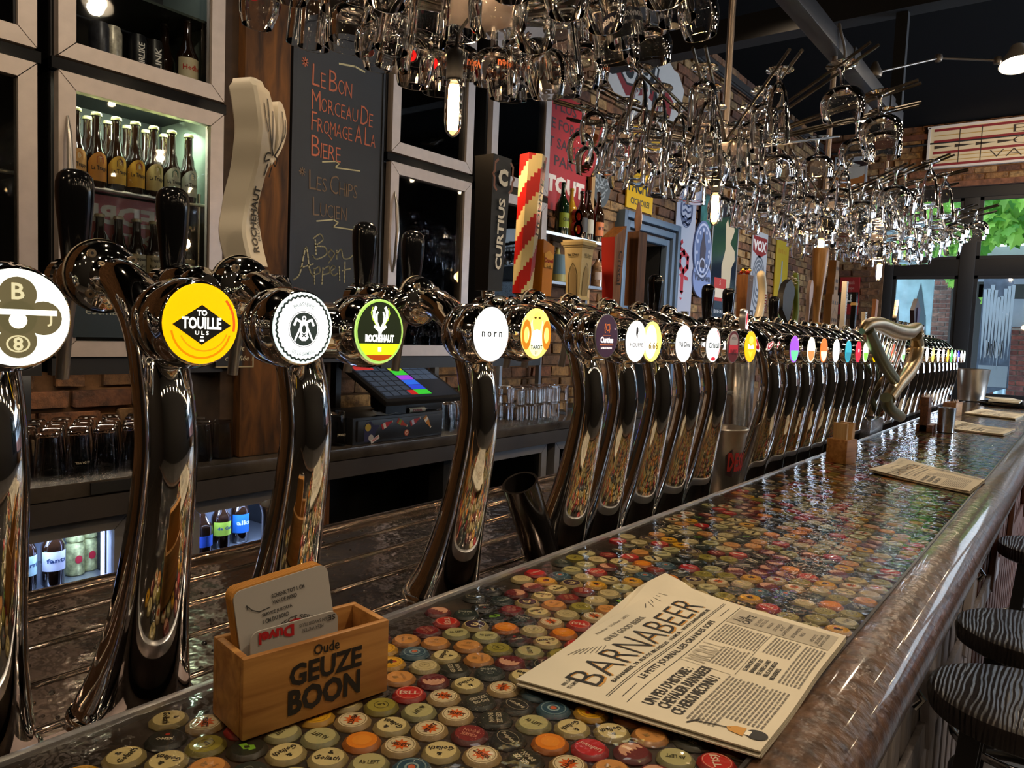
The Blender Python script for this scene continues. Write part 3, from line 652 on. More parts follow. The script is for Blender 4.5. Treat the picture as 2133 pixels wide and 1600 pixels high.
        mb.poly([(-.0035, .0045), (.0035, .0045), (.002, -.003), (-.002, -.003)], Wt, T, zz); mb.text('ROCHEHAUT', 0, -.0075, .0085, Wt, T, zz, w=.042, bold=.05); mb.text('GOLDEN BEER', 0, -.0145, .002, glow('d8d41c', 1.1), T, zz, w=.015, bold=.03); mb.rect(-.0025, -.022, .0025, -.017, glow('fbffd0', 1.8), T, zz)
    elif art == 'norn': base(W_); mb.text('n o r n', 0, 0, .0072, glow('2a3434', .2), T, zz, w=.042, bold=.02)
    elif art == 'tarot':
        base(glow('f6e27a', 1.1)); mb.disc(0, -.004, .020, glow('fff6c0', 1.1), T, .0003, ry=.028); O = glow('d8861c', .9)
        for s in (-1, 1): mb.ring(s*.024, -.002, .006, .011, O, T, .0004, a=0, b=2*pi, sy=1.9)
        mb.disc(0, .016, .011, glow('ffe066', 1.3), T, .0005, ry=.014); mb.disc(-.005, .022, .003, glow('6a4a14', .4), T, zz, ry=.0015); mb.disc(.005, .022, .003, glow('6a4a14', .4), T, zz, ry=.0015)
        mb.disc(0, -.008, .013, glow('ffffee', 1.3), T, zz, ry=.014); mb.text('TAROT', 0, -.019, .0062, glow('24443a', .2), T, zz+.0004, w=.028, bold=.035); mb.text('BY', 0, -.027, .004, glow('24443a', .2), T, zz+.0004)
    elif art == 'curtius':
        base(glow('40293c', .6), M('medal_rim', (.6, .6, .62), .3, .8)); O = glow('e07a30', 1.0); Wt = glow('fff4ee', 1.7)
        mb.text('{C}', 0, .0125, .015, O, T, zz, w=.018, bold=.01); mb.text('Curtius', 0, -.006, .0095, Wt, T, zz, w=.040, bold=.04); mb.rect(-.021, -.0145, .021, -.0135, O, T, zz); mb.text('LA BELLE LIEGEOISE', 0, -.019, .003, Wt, T, zz, w=.034, bold=.02)
        mb.rect(-.012, .0005, .012, .0018, glow('a05a40', .6), T, zz); mb.text('w', .025, .012, .004, glow('bba8b8', .8), T, zz)
    elif art == 'houppe':
        base(W_); K = glow('3a3a3a', .3); mb.poly([(-.004, .022), (-.001, .025), (.003, .023), (.004, .016), (.002, .012), (.003, .006), (.001, .006), (-.001, .012), (-.003, .006), (-.004, .014)], K, T, zz); mb.text('HOUPPE', 0, -.006, .007, glow('6a6a68', .4), T, zz, w=.046, bold=.02)
    elif art == 'six': base(glow('fff36a', 1.9)); mb.disc(-.006, .0, .022, glow('ffffe8', 1.3), T, .0003, ry=.03); mb.text('6.66', .004, -.007, .012, glow('9a7a1a', .5), T, zz, w=.036, bold=.02)
    elif art == 'abbey': base(W_); mb.text('Val Dieu', 0, -.001, .010, glow('2a3430', .2), T, zz, w=.05, bold=.03)
    elif art == 'cristal': base(W_); mb.ring(0, 0, R_*.88, R_*.96, glow('d83a44', 1), T, .0003, a=-.8, b=1.2); mb.text('Cristal', 0, -.001, .012, glow('3c4a46', .3), T, zz, w=.054, bold=.03); mb.disc(0, -.029, .012, glow('d02838', 1), T, .0003, ry=.004)
    elif art == 'laurel': base(glow('5c1a1a', .6), M('medal_rim')); mb.disc(0, .011, .024, glow('9a8a80', .6), T, .0003, ry=.017); mb.rect(-.026, -.014, .026, .004, glow('a8202a', .9), T, .0004); mb.text('ARTISAN', 0, .018, .006, glow('2a1814', .2), T, zz, w=.026); mb.text('VAMPIRE', 0, -.012, .012, glow('2a0c0c', .2), T, zz, w=.036, bold=.02)
    elif art == 'gold': base(glow('ffb808', 1.3)); mb.disc(0, .015, .013, glow('ffe45a', 1.4), T, .0003, ry=.009); mb.poly([(-.016, -.008), (0, -.026), (.016, -.008), (0, -.014)], glow('ffd83a', 1.5), T, .0003); mb.text('Bush', 0, 0, .01, glow('fffdf0', 2), T, zz, w=.036, bold=.03)
    elif art[0] == '#':
        c1, c2 = art[1:].split('-')[:2]; base(glow(c1, 1.4)); mb.poly([(R_*.9*cos(a), R_*.9*sin(a)) for a in [pi+.1+(pi-.2)*k/12 for k in range(13)]], glow(c2, 1.3), T, .0003)
        tx = art.split('-')[2] if art.count('-') > 1 else ''
        if tx: mb.text(tx, 0, .004, .010, glow('fffff4', 2.2) if c1 != 'ffffff' else glow('5a6a6a', .5), T, zz, w=min(.045, .012*len(tx)), bold=.02)
    mk('medallion', mb, t)
# ---- handles (built standing on z = 0, foot at the faucet dome)
def placed(o, x, y=.868, rz=0, lean=0): o.location = (x-o.parent.location.x, y-o.parent.location.y, CZ+.068-o.parent.location.z); o.rotation_euler = (0, lean, rz); return o
def h_black(t, x, s=1.0):
    o = placed(mk('tap_handle', MB().lathe([(0, 0), (.0125*s, 0), (.0130*s, .006*s), (.0138*s, .014*s), (.0158*s, .035*s), (.0176*s, .055*s), (.0186*s, .072*s), (.0184*s, .082*s), (.0165*s, .090*s), (.0115*s, .0952*s), (.005*s, .0968*s), (0, .0972*s)], BLACKPL, Matrix.Translation((0, 0, -.015)), 28), t), x)
    return o
def ferr(mb, h=.03, r=.0095): mb.lathe([(r, -.03), (r*1.1, -.026), (r*1.1, -.008), (r*1.25, -.004), (r*1.25, 0)], CHROME, None, 16); return mb
def lerpf(tab, z):
    for (z0, v0), (z1, v1) in zip(tab[:-1], tab[1:]):
        if z <= z1: u = (z-z0)/(z1-z0); u = u*u*(3-2*u); return v0+(v1-v0)*u
    return tab[-1][1]
def h_stag(t, x):
    WH = M('cream_plastic', 'e6dcc8', .35); H = .247
    lf = [(0, -.026), (.04, -.028), (.08, -.021), (.12, -.020), (.17, -.026), (.21, -.030), (.236, -.030), (H, -.022)]
    rt = [(0, .020), (.04, .018), (.08, .009), (.12, .010), (.15, .016), (.19, .014), (.21, .012), (.236, .010), (H, .004)]
    off = lambda z: .013*sin(z/H*2*pi)
    mb = MB(); zs = [H*k/40 for k in range(41)]; ring = []
    for z in zs:
        l, r_, d = lerpf(lf, z), lerpf(rt, z), (.024 if z < H-.008 else .019); c = .004
        ring.append([(l+c, off(z)-d, z), (r_-c, off(z)-d, z), (r_, off(z)-d+c, z), (r_, off(z)+d-c, z), (r_-c, off(z)+d, z), (l+c, off(z)+d, z), (l, off(z)+d-c, z), (l, off(z)-d+c, z)])
    vs = [p for q in ring for p in q]; fs = [(i*8+k, i*8+(k+1) % 8, (i+1)*8+(k+1) % 8, (i+1)*8+k) for i in range(40) for k in range(8)]+[tuple(range(7, -1, -1)), tuple(range(320, 328))]
    mb.add(vs, fs, WH, None, True)
    # the second antler lobe, standing off the top edge
    lobe = spline([(.008, .145), (.020, .165), (.017, .195), (.024, .224), (.036, .226), (.041, .205), (.037, .178), (.026, .155), (.014, .138)], 3)
    n = len(lobe); vs = [(a_, off(b_)-.024, b_) for a_, b_ in lobe]+[(a_, off(b_)+.012, b_) for a_, b_ in lobe]
    mb.add(vs, [tuple(reversed(range(n))), tuple(range(n, 2*n))]+[(i, (i+1) % n, n+(i+1) % n, n+i) for i in range(n)], WH)
    ferr(mb)
    h = placed(mk('tap_handle', mb, t, angle=35), x, rz=.35); h.scale = (.82, .85, .93)
    a = MB(); K = ink('1a1714')
    def P(px, pz): return (px, -.0256+off(pz), pz)
    def st(pts, w):
        pts = spline(pts, 4)
        for (x0, z0), (x1, z1) in zip(pts[:-1], pts[1:]):
            l = math.hypot(x1-x0, z1-z0) or 1; nx, nz = -(z1-z0)/l*w/2, (x1-x0)/l*w/2
            a.add([P(x0+nx, z0+nz), P(x0-nx, z0-nz), P(x1-nx, z1-nz), P(x1+nx, z1+nz)], [(0, 1, 2, 3)], K)
    st([(.010, .150), (-.002, .17), (-.008, .195), (-.006, .222)], .0034); st([(.004, .160), (.001, .185), (.003, .208)], .0026); st([(-.009, .178), (-.016, .195), (-.017, .214)], .0026)
    st([(.013, .150), (.024, .168), (.028, .19), (.029, .214)], .0034); st([(.026, .172), (.034, .186), (.035, .204)], .0026)
    st([(.004, .152), (-.006, .150), (-.007, .140), (.004, .144)], .0024); st([(.013, .150), (.021, .148), (.021, .138), (.014, .142)], .0024); st([(.002, .138), (.001, .122)], .0026); st([(.013, .136), (.013, .122)], .0026)
    vsx, fsx, (tw, th) = letters('ROCHEHAUT', .03, 2); k = .088/tw
    a.add([P(-y*k*1.3-.006, x_*k+.062) for x_, y in vsx], fsx, K); vsx, fsx, (tw, th) = letters('BELGIAN BEER', .0, 1); k = .055/tw
    a.add([P(-y*k+.0055, x_*k+.062) for x_, y in vsx], fsx, K)
    q = mk('lettering', a, h)
def h_box(t, x, w0, w1, d0, d1, h, mat, name='tap_handle', lean=0, mat2=None, chop=0, rz=0):
    mb = MB(); n = [(-1, -1), (1, -1), (1, 1), (-1, 1)]
    vs = [(a*w0/2, b*d0/2, 0) for a, b in n]+[(a*w1/2, b*d1/2, h+(chop if a > 0 else 0)) for a, b in n]
    mb.add(vs, [(0, 1, 5, 4), (1, 2, 6, 5), (2, 3, 7, 6), (4, 5, 6, 7), (3, 2, 1, 0)], mat); mb.add(vs, [(3, 0, 4, 7)], mat2 or mat); ferr(mb)
    return placed(mk(name, mb, t), x, lean=lean, rz=rz)
def h_navy(t, x):
    NV = M('navy_handle', '1d232b', .45); NB = M('black_handle', '0b0c0e', .4); h = h_box(t, x, .040, .052, .03, .042, .235, NV, mat2=NB)
    a = MB(); T = frame((0, -.0195, .12), (1, 0, 0), (0, -.03, 1)); Wt = ink('e6e4dc'); a.text('CURTIUS', .002, -.02, .018, Wt, T, .0016, w=.125, bold=.03, rot=pi/2); a.text('C', 0, .078, .030, Wt, T, .0022, bold=.06)
    mk('lettering', a, h)
    b = MB(); BR = M('copper_brace', '8a5e50', .4); 
    for s in (-1, 1): b.stroke([(s*.018, .106), (s*.025, .10), (s*.025, .086), (s*.030, .080), (s*.025, .074), (s*.025, .060), (s*.018, .054)], .0045, BR, T, .003)
    mk('brace_emblem', b, h)
def h_stripe(t, x):
    RD, CR = M('stripe_red', 'b8201c', .3), M('stripe_cream', 'ddd09a', .35); mb = MB(); n = 6; H = .262; seg = 66; r = lambda u: .019+.007*u
    vs = []
    for i in range(seg+1):
        u = i/seg
        for k in range(n): a = 2*pi*k/n+.3; vs.append((r(u)*cos(a), r(u)*sin(a), u*H))
    for i in range(seg):
        for k in range(n):
            for q in range(4):
                c = RD if ((i/seg*H*12-(k+q/4)/3+9) % 1.0) < .52 else CR
                P = [Vector(vs[i*n+k]), Vector(vs[i*n+(k+1) % n]), Vector(vs[(i+1)*n+(k+1) % n]), Vector(vs[(i+1)*n+k])]
                mb.add([P[0].lerp(P[1], q/4), P[0].lerp(P[1], (q+1)/4), P[3].lerp(P[2], (q+1)/4), P[3].lerp(P[2], q/4)], [(0, 1, 2, 3)], c)
    mb.add([vs[seg*n+k] for k in range(n)], [tuple(range(n))], RD); ferr(mb)
    h = placed(mk('tap_handle', mb, t), x, lean=.07)
    # lettered face
    k = 4; p0 = [Vector(vs[k]), Vector(vs[(k+1) % n])]; p1 = [Vector(vs[seg*n+k]), Vector(vs[seg*n+(k+1) % n])]
    c0, c1 = (p0[0]+p0[1])/2, (p1[0]+p1[1])/2; T = frame(c0.lerp(c1, .63), p0[1]-p0[0], c1-c0); a = MB(); a.text('HOUPPE', 0, 0, .016, ink('17120f'), T, .0008, w=.105, bold=.01, rot=pi/2); T = frame(c0.lerp(c1, .92), p0[1]-p0[0], c1-c0)
    a.poly([(-.006, .004), (-.003, .012), (.0, .006), (.004, .013), (.006, .006), (.003, -.002), (.005, -.010), (.002, -.009), (0, -.003), (-.003, -.010), (-.005, -.009), (-.003, .0)], ink('17120f'), T, .0008); mk('lettering', a, h)
def h_abbey(t, x):
    CR = M('cream_resin', 'd8c796', .45, noise=.06); mb = MB()
    def ringbox(z0, z1, w0, w1):
        n = [(-1, -1), (1, -1), (1, 1), (-1, 1)]; mb.add([(a*w0/2, b*w0/2, z0) for a, b in n]+[(a*w1/2, b*w1/2, z1) for a, b in n], [(0, 1, 5, 4), (1, 2, 6, 5), (2, 3, 7, 6), (3, 0, 4, 7), (4, 5, 6, 7), (3, 2, 1, 0)], CR)
    ringbox(0, .006, .038, .038); ringbox(.006, .108, .032, .044); ringbox(.108, .112, .047, .050); ringbox(.112, .118, .053, .056); ringbox(.118, .123, .050, .050); ferr(mb)
    h = placed(mk('tap_handle', mb, t), x, rz=0)
    a = MB(); K = ink('3b3322'); G = ink('a8946a')
    for T in (frame((0, -.0195, .057), (1, 0, 0), (0, -.058, 1)), frame((-.0195, 0, .057), (0, -1, 0), (-.058, 0, 1))):
        a.text('Val Dieu', 0, .036, .006, K, T, .001, w=.028, bold=.02); a.rect(-.013, .0305, .013, .0312, K, T, .001)
        for s in (-1, 1): a.stroke([(s*.0105, -.048), (s*.0105, -.006), (s*.007, .008), (0, .019)], .0012, K, T, .001)
        a.poly([(-.009, -.048), (.009, -.048), (.009, -.008), (.005, .007), (0, .014), (-.005, .007), (-.009, -.008)], G, T, .0006)
    mk('tracery', a, h)
TOPWORD = [None]
random.seed(5)
def column(X, meds, handles, label, cat='beer tap', group=None, xc=None, base=(.725,)):
    xc = X if xc is None else xc
    t = thing('tap_column', label, cat, (xc, .725, DZ_), 0, group)
    pts = [(xc, y, CZ+z) for y, z, r in CP]; sh = []
    kids0 = len(COL.objects)
    mb = MB().tube(pts, [r for y, z, r in CP], CHROME, 28)
    col = mk('column_pipe', mb, t, angle=80)
    mk('foot_ring', MB().lathe([(.059, 0), (.0595, .006), (.057, .010), (.05, .012)], CHROME, Matrix.Translation((xc, .735, DZ_)), 32), t)
    if len(meds) > 1:
        xa, xb = meds[0][0], meds[-1][0]
        mk('crossbar', MB().cyl((xa, .672, CZ-.008), (xb, .672, CZ-.010), .031, CHROME, 28), t)
        mk('rear_manifold', MB().cyl((xa, .835, CZ+.035), (xb, .835, CZ+.035), .0165, CHROME, 20), t)
    flange(t, xc)
    for x, z, art in meds: cup(t, x, z); medal(t, x, z, art)
    for h in handles: h(t)
    # parts were built in world coordinates: bring them into the empty's frame
    off = -Vector(t.location)
    for o in list(COL.objects)[kids0:]:
        if o.parent == t and o.name.split('.')[0] != 'tap_handle' : o.location = Vector(o.location)+off
    return t
def HB(x, s=1.0): return lambda t: (faucet(t, x), h_black(t, x, s))
def HX(x, f, *a, **k): return lambda t: (faucet(t, x), f(t, x, *a, **k))
def h_orange(t, x):
    h = h_box(t, x, .032, .038, .03, .034, .108, M('orange_handle', 'd0851c', .4), chop=-.01); a = MB(); T = frame((0, -.0165, .055), (1, 0, 0), (0, -.02, 1)); a.poly([(-.014, .0), (.014, .0), (.016, .025), (0, .033), (-.016, .025)], ink('e9b04a'), T, .001); a.text('Duvel', 0, .014, .009, ink('a01c20'), T, .0016, w=.028, bold=.03); a.text('6.66', 0, .003, .006, ink('2a2018'), T, .0016); mk('lettering', a, h)
def h_redwood(t, x):
    h = h_box(t, x, .03, .05, .026, .034, .145, wood('light_handle_wood', '7a4c22', 'a87038', 8, .5, 2), mat2=M('red_handle_side', 'c02a1c', .45), chop=.03); a = MB(); T = frame((.004, -.0158, .08), (1, 0, 0), (0, -.03, 1)); a.text('Cristal', 0, 0, .016, ink('1c140e'), T, .001, w=.075, bold=.01, rot=-pi/2); mk('lettering', a, h)
def h_plank(t, x):
    h = h_box(t, x, .04, .042, .03, .03, .172, wood('dark_handle_wood', '4a2c16', '7a4c28', 7, .55, 2)); placed_ = mk('spindle', MB().lathe([(.003, 0), (.0075, .01), (.009, .03), (.007, .05), (.003, .068), (0, .07)], M('pink_wood', 'b08a7a', .5), Matrix.Translation((0, 0, .172)), 12), h)
def h_flower(t, x):
    h = h_box(t, x, .034, .046, .03, .036, .13, wood('brown_handle_wood', '5e3a1c', '7d5128', 7, .5, 2)); mb = MB()
    for k in range(9): a = k*.7; c = (.012*cos(a), .012*sin(a), .138+.006*(k % 3)); mb.lathe([(0, -.006), (.007, 0), (0, .008)], M(('petal_red', 'petal_yellow', 'leaf_dark')[k % 3], ('b8321c', 'd8b040', '1e2410')[k % 3], .6), Matrix.Translation(c), 6)
    mk('flower', mb, h); a = MB(); a.text('NOUT', 0, .115, .006, ink('c8b48a'), frame((0, -.0178, 0), (1, 0, 0), (0, 0, 1)), .001, w=.026); mk('lettering', a, h)
def h_bow(t, x, col='d8cdb0', h_=.15, tick='7a2018', r=.014):
    pts = spline([(0, 0, 0), (.02, 0, h_*.3), (.024, 0, h_*.62), (.004, 0, h_*.92), (-.008, 0, h_)], 4); mb = MB().tube(pts, [r]*(len(pts)-4)+[r*.95, r*.85, r*.65, r*.3], M('bow_'+col, col, .35), 14); ferr(mb)
    h = placed(mk('tap_handle', mb, t), x)
    a = MB(); 
    for k in range(7): z = h_*.15+k*.009; a.box((.018+.004*k/7-.004, -r-.001, z), (.026+.004*k/7, -r+.004, z+.004), ink(tick))
    mk('marks', a, h)
def h_bat(t, x):
    mb = MB().lathe([(.021, 0), (.022, .004), (.014, .012), (.0135, .03), (.016, .09), (.021, .15), (.028, .21), (.031, .27), (.031, .292), (.027, .30), (0, .302)], wood('bat_wood', '9a6a34', 'c9985a', 6, .4, 2, 10, .05), None, 24); ferr(mb); placed(mk('tap_handle', mb, t), x)
def h_spoon(t, x, col='b59a90'):
    sp = spline([(.004, 0), (.0045, .04), (.010, .07), (.021, .105), (.022, .13), (.014, .158), (.004, .168)], 4); pl = sp+[(-a, b) for a, b in reversed(sp)]
    mb = MB().prism(pl, -.006, .006, M('spoon_'+col, col, .45), Matrix(((1, 0, 0, 0), (0, 0, -1, 0), (0, 1, 0, 0), (0, 0, 0, 1)))); ferr(mb); placed(mk('tap_handle', mb, t), x, lean=.12)
def h_sil(t, x, poly, th, mat, lean=0, y=.868, rz=0):
    mb = MB().prism(poly, -th/2, th/2, mat, Matrix(((1, 0, 0, 0), (0, 0, -1, 0), (0, 1, 0, 0), (0, 0, 0, 1)))); ferr(mb); return placed(mk('tap_handle', mb, t), x, lean=lean, rz=rz)
def h_house(t, x):
    S = M('house_tan', '8a6434', .6); h = h_sil(t, x, [(-.05, 0), (.05, 0), (.05, .13), (.03, .13), (.03, .22), (.022, .225), (.022, .27), (-.022, .27), (-.022, .2), (-.03, .2), (-.03, .13), (-.05, .13)], .03, S); a = MB(); T = frame((0, -.0155, 0), (1, 0, 0), (0, 0, 1)); K = ink('2c1e10')
    for px, pz in ((-.03, .02), (.0, .02), (.03, .02), (-.03, .09), (0, .09), (.03, .09), (-.01, .15), (.01, .15), (-.01, .18), (.01, .18), (-.01, .23), (.01, .23)): a.rect(px-.005, pz, px+.005, pz+.014, K, T, .001)
    a.stroke([(-.035, .045), (0, .075), (.035, .045)], .002, K, T, .001); mk('windows', a, h)
def h_tower(t, x):
    h = h_box(t, x, .022, .026, .02, .02, .20, M('spotted_white', 'b9b8b4', .5)); a = MB(); 
    for k in range(22): a.rect(rnd(-.012, .006), rnd(.0, .19), rnd(.0, .012), rnd(.0, .19)*.0+rnd(.0, .19), ink('1c1c20'), frame((0, -.011, 0), (1, 0, 0), (0, 0, 1)), .0008) if k % 1 else None
    for k in range(16): z = .008+k*.0118; w = rnd(.003, .01); cx = rnd(-.006, .006); a.rect(cx-w/2, z, cx+w/2, z+.006, ink('1c1c20'), frame((0, -.0112, 0), (1, 0, 0), (0, 0, 1)), .001)
    mk('marks', a, h)
def h_blackgold(t, x):
    h = h_box(t, x, .026, .03, .02, .02, .165, BLACKPL, chop=-.02); mk('gold_band', MB().box((-.017, -.012, .105), (.017, .012, .118), M('gold', (.8, .55, .25), .25, 1)), h)
def h_whitesmall(t, x):
    h = h_box(t, x, .016, .038, .014, .018, .085, M('cream_plastic')); a = MB(); T = frame((0, -.0105, 0), (1, 0, 0), (0, 0, 1)); a.rect(-.012, .070, .011, .075, ink('2a2420'), T, .001); a.rect(-.009, .061, .012, .065, ink('2a2420'), T, .001); mk('lettering', a, h)
def h_board(t, x): h_box(t, x, .046, .05, .016, .018, .155, wood('handle_board', '8a5226', 'a86a34', 6, .5, 2), lean=.1)
def h_fan(t, x): h_sil(t, x, [(-.008, 0), (.008, 0), (.05, .10), (.045, .125), (.0, .15), (-.05, .13), (-.075, .09), (-.07, .04)], .02, BLACKM)
def h_hop(t, x):
    GR = M('hop_green', '6d7c2c', .5); mb = MB().tube(spline([(0, 0, 0), (.008, 0, .05), (-.004, 0, .10), (-.014, 0, .15), (-.03, 0, .175)], 4), [.011]*16+[.007], GR, 12)
    for k in range(8): mb.lathe([(0, 0), (.007, .004), (0, .009)], M('hop_white', 'dcdccc', .5), Matrix.Translation((-.028+.006*cos(k), .008*sin(k*2), .135+.006*k)), 6)
    ferr(mb); placed(mk('tap_handle', mb, t), x)
column(.221, [(.221, -.006, 'cross')], [lambda t: faucet(t, .221)], 'chrome beer tap column with white medallion holding a brown cross and letters B and J')
column(.364, [(.364, -.006, 'diamond')], [HB(.364)], 'chrome beer tap column with a yellow medallion and black diamond')
column(.522, [(.472, -.007, 'miner'), (.573, -.008, 'stag')], [HB(.472), HX(.573, h_stag)], 'chrome double tap column with white miner medallion, green stag medallion and cream antler handle')
column(.818, [(.768, -.007, 'norn'), (.868, -.004, 'tarot')], [HB(.768), HB(.868)], 'chrome double tap column with plain white medallion and yellow tarot figure medallion')
column(1.112, [(1.062, -.004, 'curtius'), (1.163, -.011, 'houppe')], [HX(1.062, h_navy), HX(1.163, h_stripe)], 'chrome double tap column with purple medallion, navy handle and red striped handle')
column(1.232, [(1.222, -.011, 'six')], [HX(1.222, h_orange)], 'chrome tap column with pale yellow medallion and short orange handle')
column(1.375, [(1.356, -.013, 'abbey')], [HX(1.356, h_abbey)], 'chrome tap column with white abbey medallion and cream gothic pillar handle')
column(1.515, [(1.498, -.014, 'cristal')], [HX(1.498, h_redwood)], 'chrome tap column with red-rimmed white medallion and red and wood handle')
column(1.66, [(1.607, -.017, 'laurel'), (1.713, -.016, 'gold')], [HX(1.607, h_plank), HB(1.713)], 'chrome double tap column with dark red medallion, orange gold medallion and plank handle')
colsB = [(2.038, '#9a50d8-6ad89a', None, 'purple over green medallion and a black handle'), (2.189, '#f7efd8-e08848', None, 'cream and orange medallion and a black handle'),
         (2.314, '#e8702a-f6e8c8', h_flower, 'orange over cream medallion and a wooden handle topped by a flower'), (2.451, '#ffffff-fbfff2', h_bow, 'plain white medallion and a bowed ivory handle'),
         (2.596, '#2a9db0-1f8296', None, 'teal medallion and a black handle'), (2.73, '#d81c3c-c01830-H', h_fan, 'red medallion lettered H and a black fan-shaped handle'),
         (2.833, '#f4ffe0-8ad84a', h_hop, 'white over light green medallion and a green hop-shaped handle'), (2.98, '#f6c400-e0a000', h_spoon, 'yellow medallion and a pink spoon-shaped handle'), (3.1, '#bff5ea-8adcd0', h_bat, 'pale mint medallion and a tall turned wooden bat handle'),
         (3.3, '#d84a2a-f0e0d0', h_house, 'red over white medallion and a tan tower-house handle'), (3.5, '#e8f8ea-7ad06a', h_tower, 'pale green medallion and a black-spotted white handle'), (3.68, '#f6f0c0-e0d89a', h_blackgold, 'pale cream medallion and a black handle with gold band'), (3.88, '#1aa08a-0f7a6a', h_whitesmall, 'sea green medallion and a small white flared handle'), (4.08, '#fffef0-f0e8c0', h_board, 'ivory medallion and a wooden board handle')]
for X, art, hf, lab in colsB:
    f = HB(X) if hf is None else HX(X, hf)
    column(X, [(X, -.02-(X-2)*.008, art)], [f], 'chrome tap column with '+lab)
far = ['#f6e27a-e8c83a', '#ffffff-f8fff0', '#fdfff8-dff0e8', '#f8c83a-f0a82a', '#5ac85a-2a9a4a', '#ffffff-f0a06a', '#3a3ad8-ffffff', '#fffff0-ffffff', '#f8fff0-bff0e8']
for i, a in enumerate(far):
    X = [4.25, 4.42, 4.58, 4.74, 4.88, 5.02, 5.16, 5.3, 5.43][i]
    column(X, [(X, -.037-(X-4)*.009, a)], [HB(X, .9)], 'small chrome tap column in the far row between the bronze harp and the window', group='tap columns beyond the harp')
# ================================================================== BACK BAR
CTZ = CZ-.50
CT = M('counter_top', (.075, .062, .05), .22, .2, noise=.5, nscale=6, bump=.1); CE = M('counter_edge', (.05, .046, .044), .35, .3)
cnt = thing('back_counter', 'long dark back counter with a thick edge below the tall fridges', 'counter', (2.5, 2.6, 0))
def oncnt(o): o.location = -Vector(cnt.location); return o
oncnt(mk('worktop', MB().box((-.6, 2.33, CTZ-.045), (5.0, YW-.045, CTZ), CT, bev=.003), cnt))
oncnt(mk('edge_board', MB().box((-.6, 2.325, CTZ-.115), (5.0, 2.36, CTZ-.048), M('edge_board', (.045, .038, .035), .5)), cnt))
M('carcass_black', (.006, .006, .006), .8)
oncnt(mk('carcass', MB().box((-.6, 2.805, 0), (5.0, 2.83, CTZ-.045), MATS['carcass_black']), cnt))
oncnt(mk('upstand_label', MB().box((1.02, 2.322, CTZ-.04), (1.17, 2.33, CTZ-.006), BLACKM), cnt))
for x0, x1 in ((1.20, 1.335), (1.876, 1.95), (2.62, 2.84)):
    oncnt(mk('side_panel', MB().box((x0, 2.37, 0), (x1, 2.46, CTZ-.048), wood('cabinet_side_wood', '4a2a12', '6e4420', 6, .6, 2) if x0 == 1.876 else M('carcass_black')), cnt))
# ---- undercounter fridges
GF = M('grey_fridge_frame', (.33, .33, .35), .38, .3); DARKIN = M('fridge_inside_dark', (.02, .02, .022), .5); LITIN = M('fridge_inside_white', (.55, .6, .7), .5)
def framebars(mb, x0, x1, z0, z1, w, y0, y1, mat):
    """four mitred bars round an opening"""
    for a, b, c, d in (((x0, z0), (x1, z0), (x1-w, z0+w), (x0+w, z0+w)), ((x1, z0), (x1, z1), (x1-w, z1-w), (x1-w, z0+w)), ((x1, z1), (x0, z1), (x0+w, z1-w), (x1-w, z1-w)), ((x0, z1), (x0, z0), (x0+w, z0+w), (x0+w, z1-w))):
        g = .0012; cx = sum(p[0] for p in (a, b, c, d))/4; cz = sum(p[1] for p in (a, b, c, d))/4
        q = [(px+(cx-px)*.004, pz+(cz-pz)*.006) for px, pz in (a, b, c, d)]
        mb.prism(q, -y1, -y0, mat, Matrix(((1, 0, 0, 0), (0, 0, -1, 0), (0, 1, 0, 0), (0, 0, 0, 1))))
    return mb
def lowfridge(x0, x1, label, lit, bottles):
    z1, z0 = CTZ-.12, .12; t = thing('undercounter_fridge', label, 'fridge', (x0, 2.42, 0)); L = Vector(t.location)
    def k(o): o.location = -L; return o
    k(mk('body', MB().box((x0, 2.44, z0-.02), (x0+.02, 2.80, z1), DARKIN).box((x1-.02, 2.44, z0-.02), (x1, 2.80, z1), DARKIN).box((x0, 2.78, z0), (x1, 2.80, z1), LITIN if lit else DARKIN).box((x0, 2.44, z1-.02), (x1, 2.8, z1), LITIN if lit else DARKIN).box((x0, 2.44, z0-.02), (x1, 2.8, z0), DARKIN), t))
    zs = CTZ-.345
    k(mk('shelf', MB().box((x0+.02, 2.47, zs-.008), (x1-.02, 2.77, zs), M('wire_shelf', (.5, .52, .55), .3, .8)), t))
    d = k(mk('door_frame', framebars(MB(), x0, x1, z0, z1, .05, 2.37, 2.42, GF), t)); mk('pane', MB().box((x0+.05, 2.385, z0+.05), (x1-.05, 2.391, z1-.05), FPANE), d)
    if lit:
        for xx in (x0+.056, x1-.056):
            mk('light_strip', MB().box((xx-.004, 2.43, z0+.06), (xx+.004, 2.438, z1-.06), M('blue_led', (.45, .55, 1), .5, em=9)), d)
        light('fridge_glow', 'AREA', ((x0+x1)/2, 2.45, z1-.03), 3.2, (.45, .6, 1), .4, ((x0+x1)/2, 2.55, 0), sy=.04)
    for b in bottles: b(x0, zs)
    return t
AMBER = M('amber_bottle', (.018, .007, .003), .06, coat=1, spec=.8); GREENB = M('green_bottle', (.006, .02, .006), .06, coat=1, spec=.8); CLEARB = M('blue_tint_bottle', (.02, .03, .05), .08, coat=1)
def bottle_mesh(H=.23, R=.0305, neck=.42, nr=.0135, sh=.1):
    b = H*(1-neck-sh)
    return [(R*.86, 0), (R, .006), (R, b), (R*.96, b+sh*H*.35), (R*.72, b+sh*H), (nr*1.35, b+sh*H+H*.09), (nr, b+sh*H+H*.16), (nr*.94, H*.955), (nr*1.12, H*.96), (nr*1.12, H*.975), (nr*.98, H*.98), (nr*.98, H)]
_B = {}
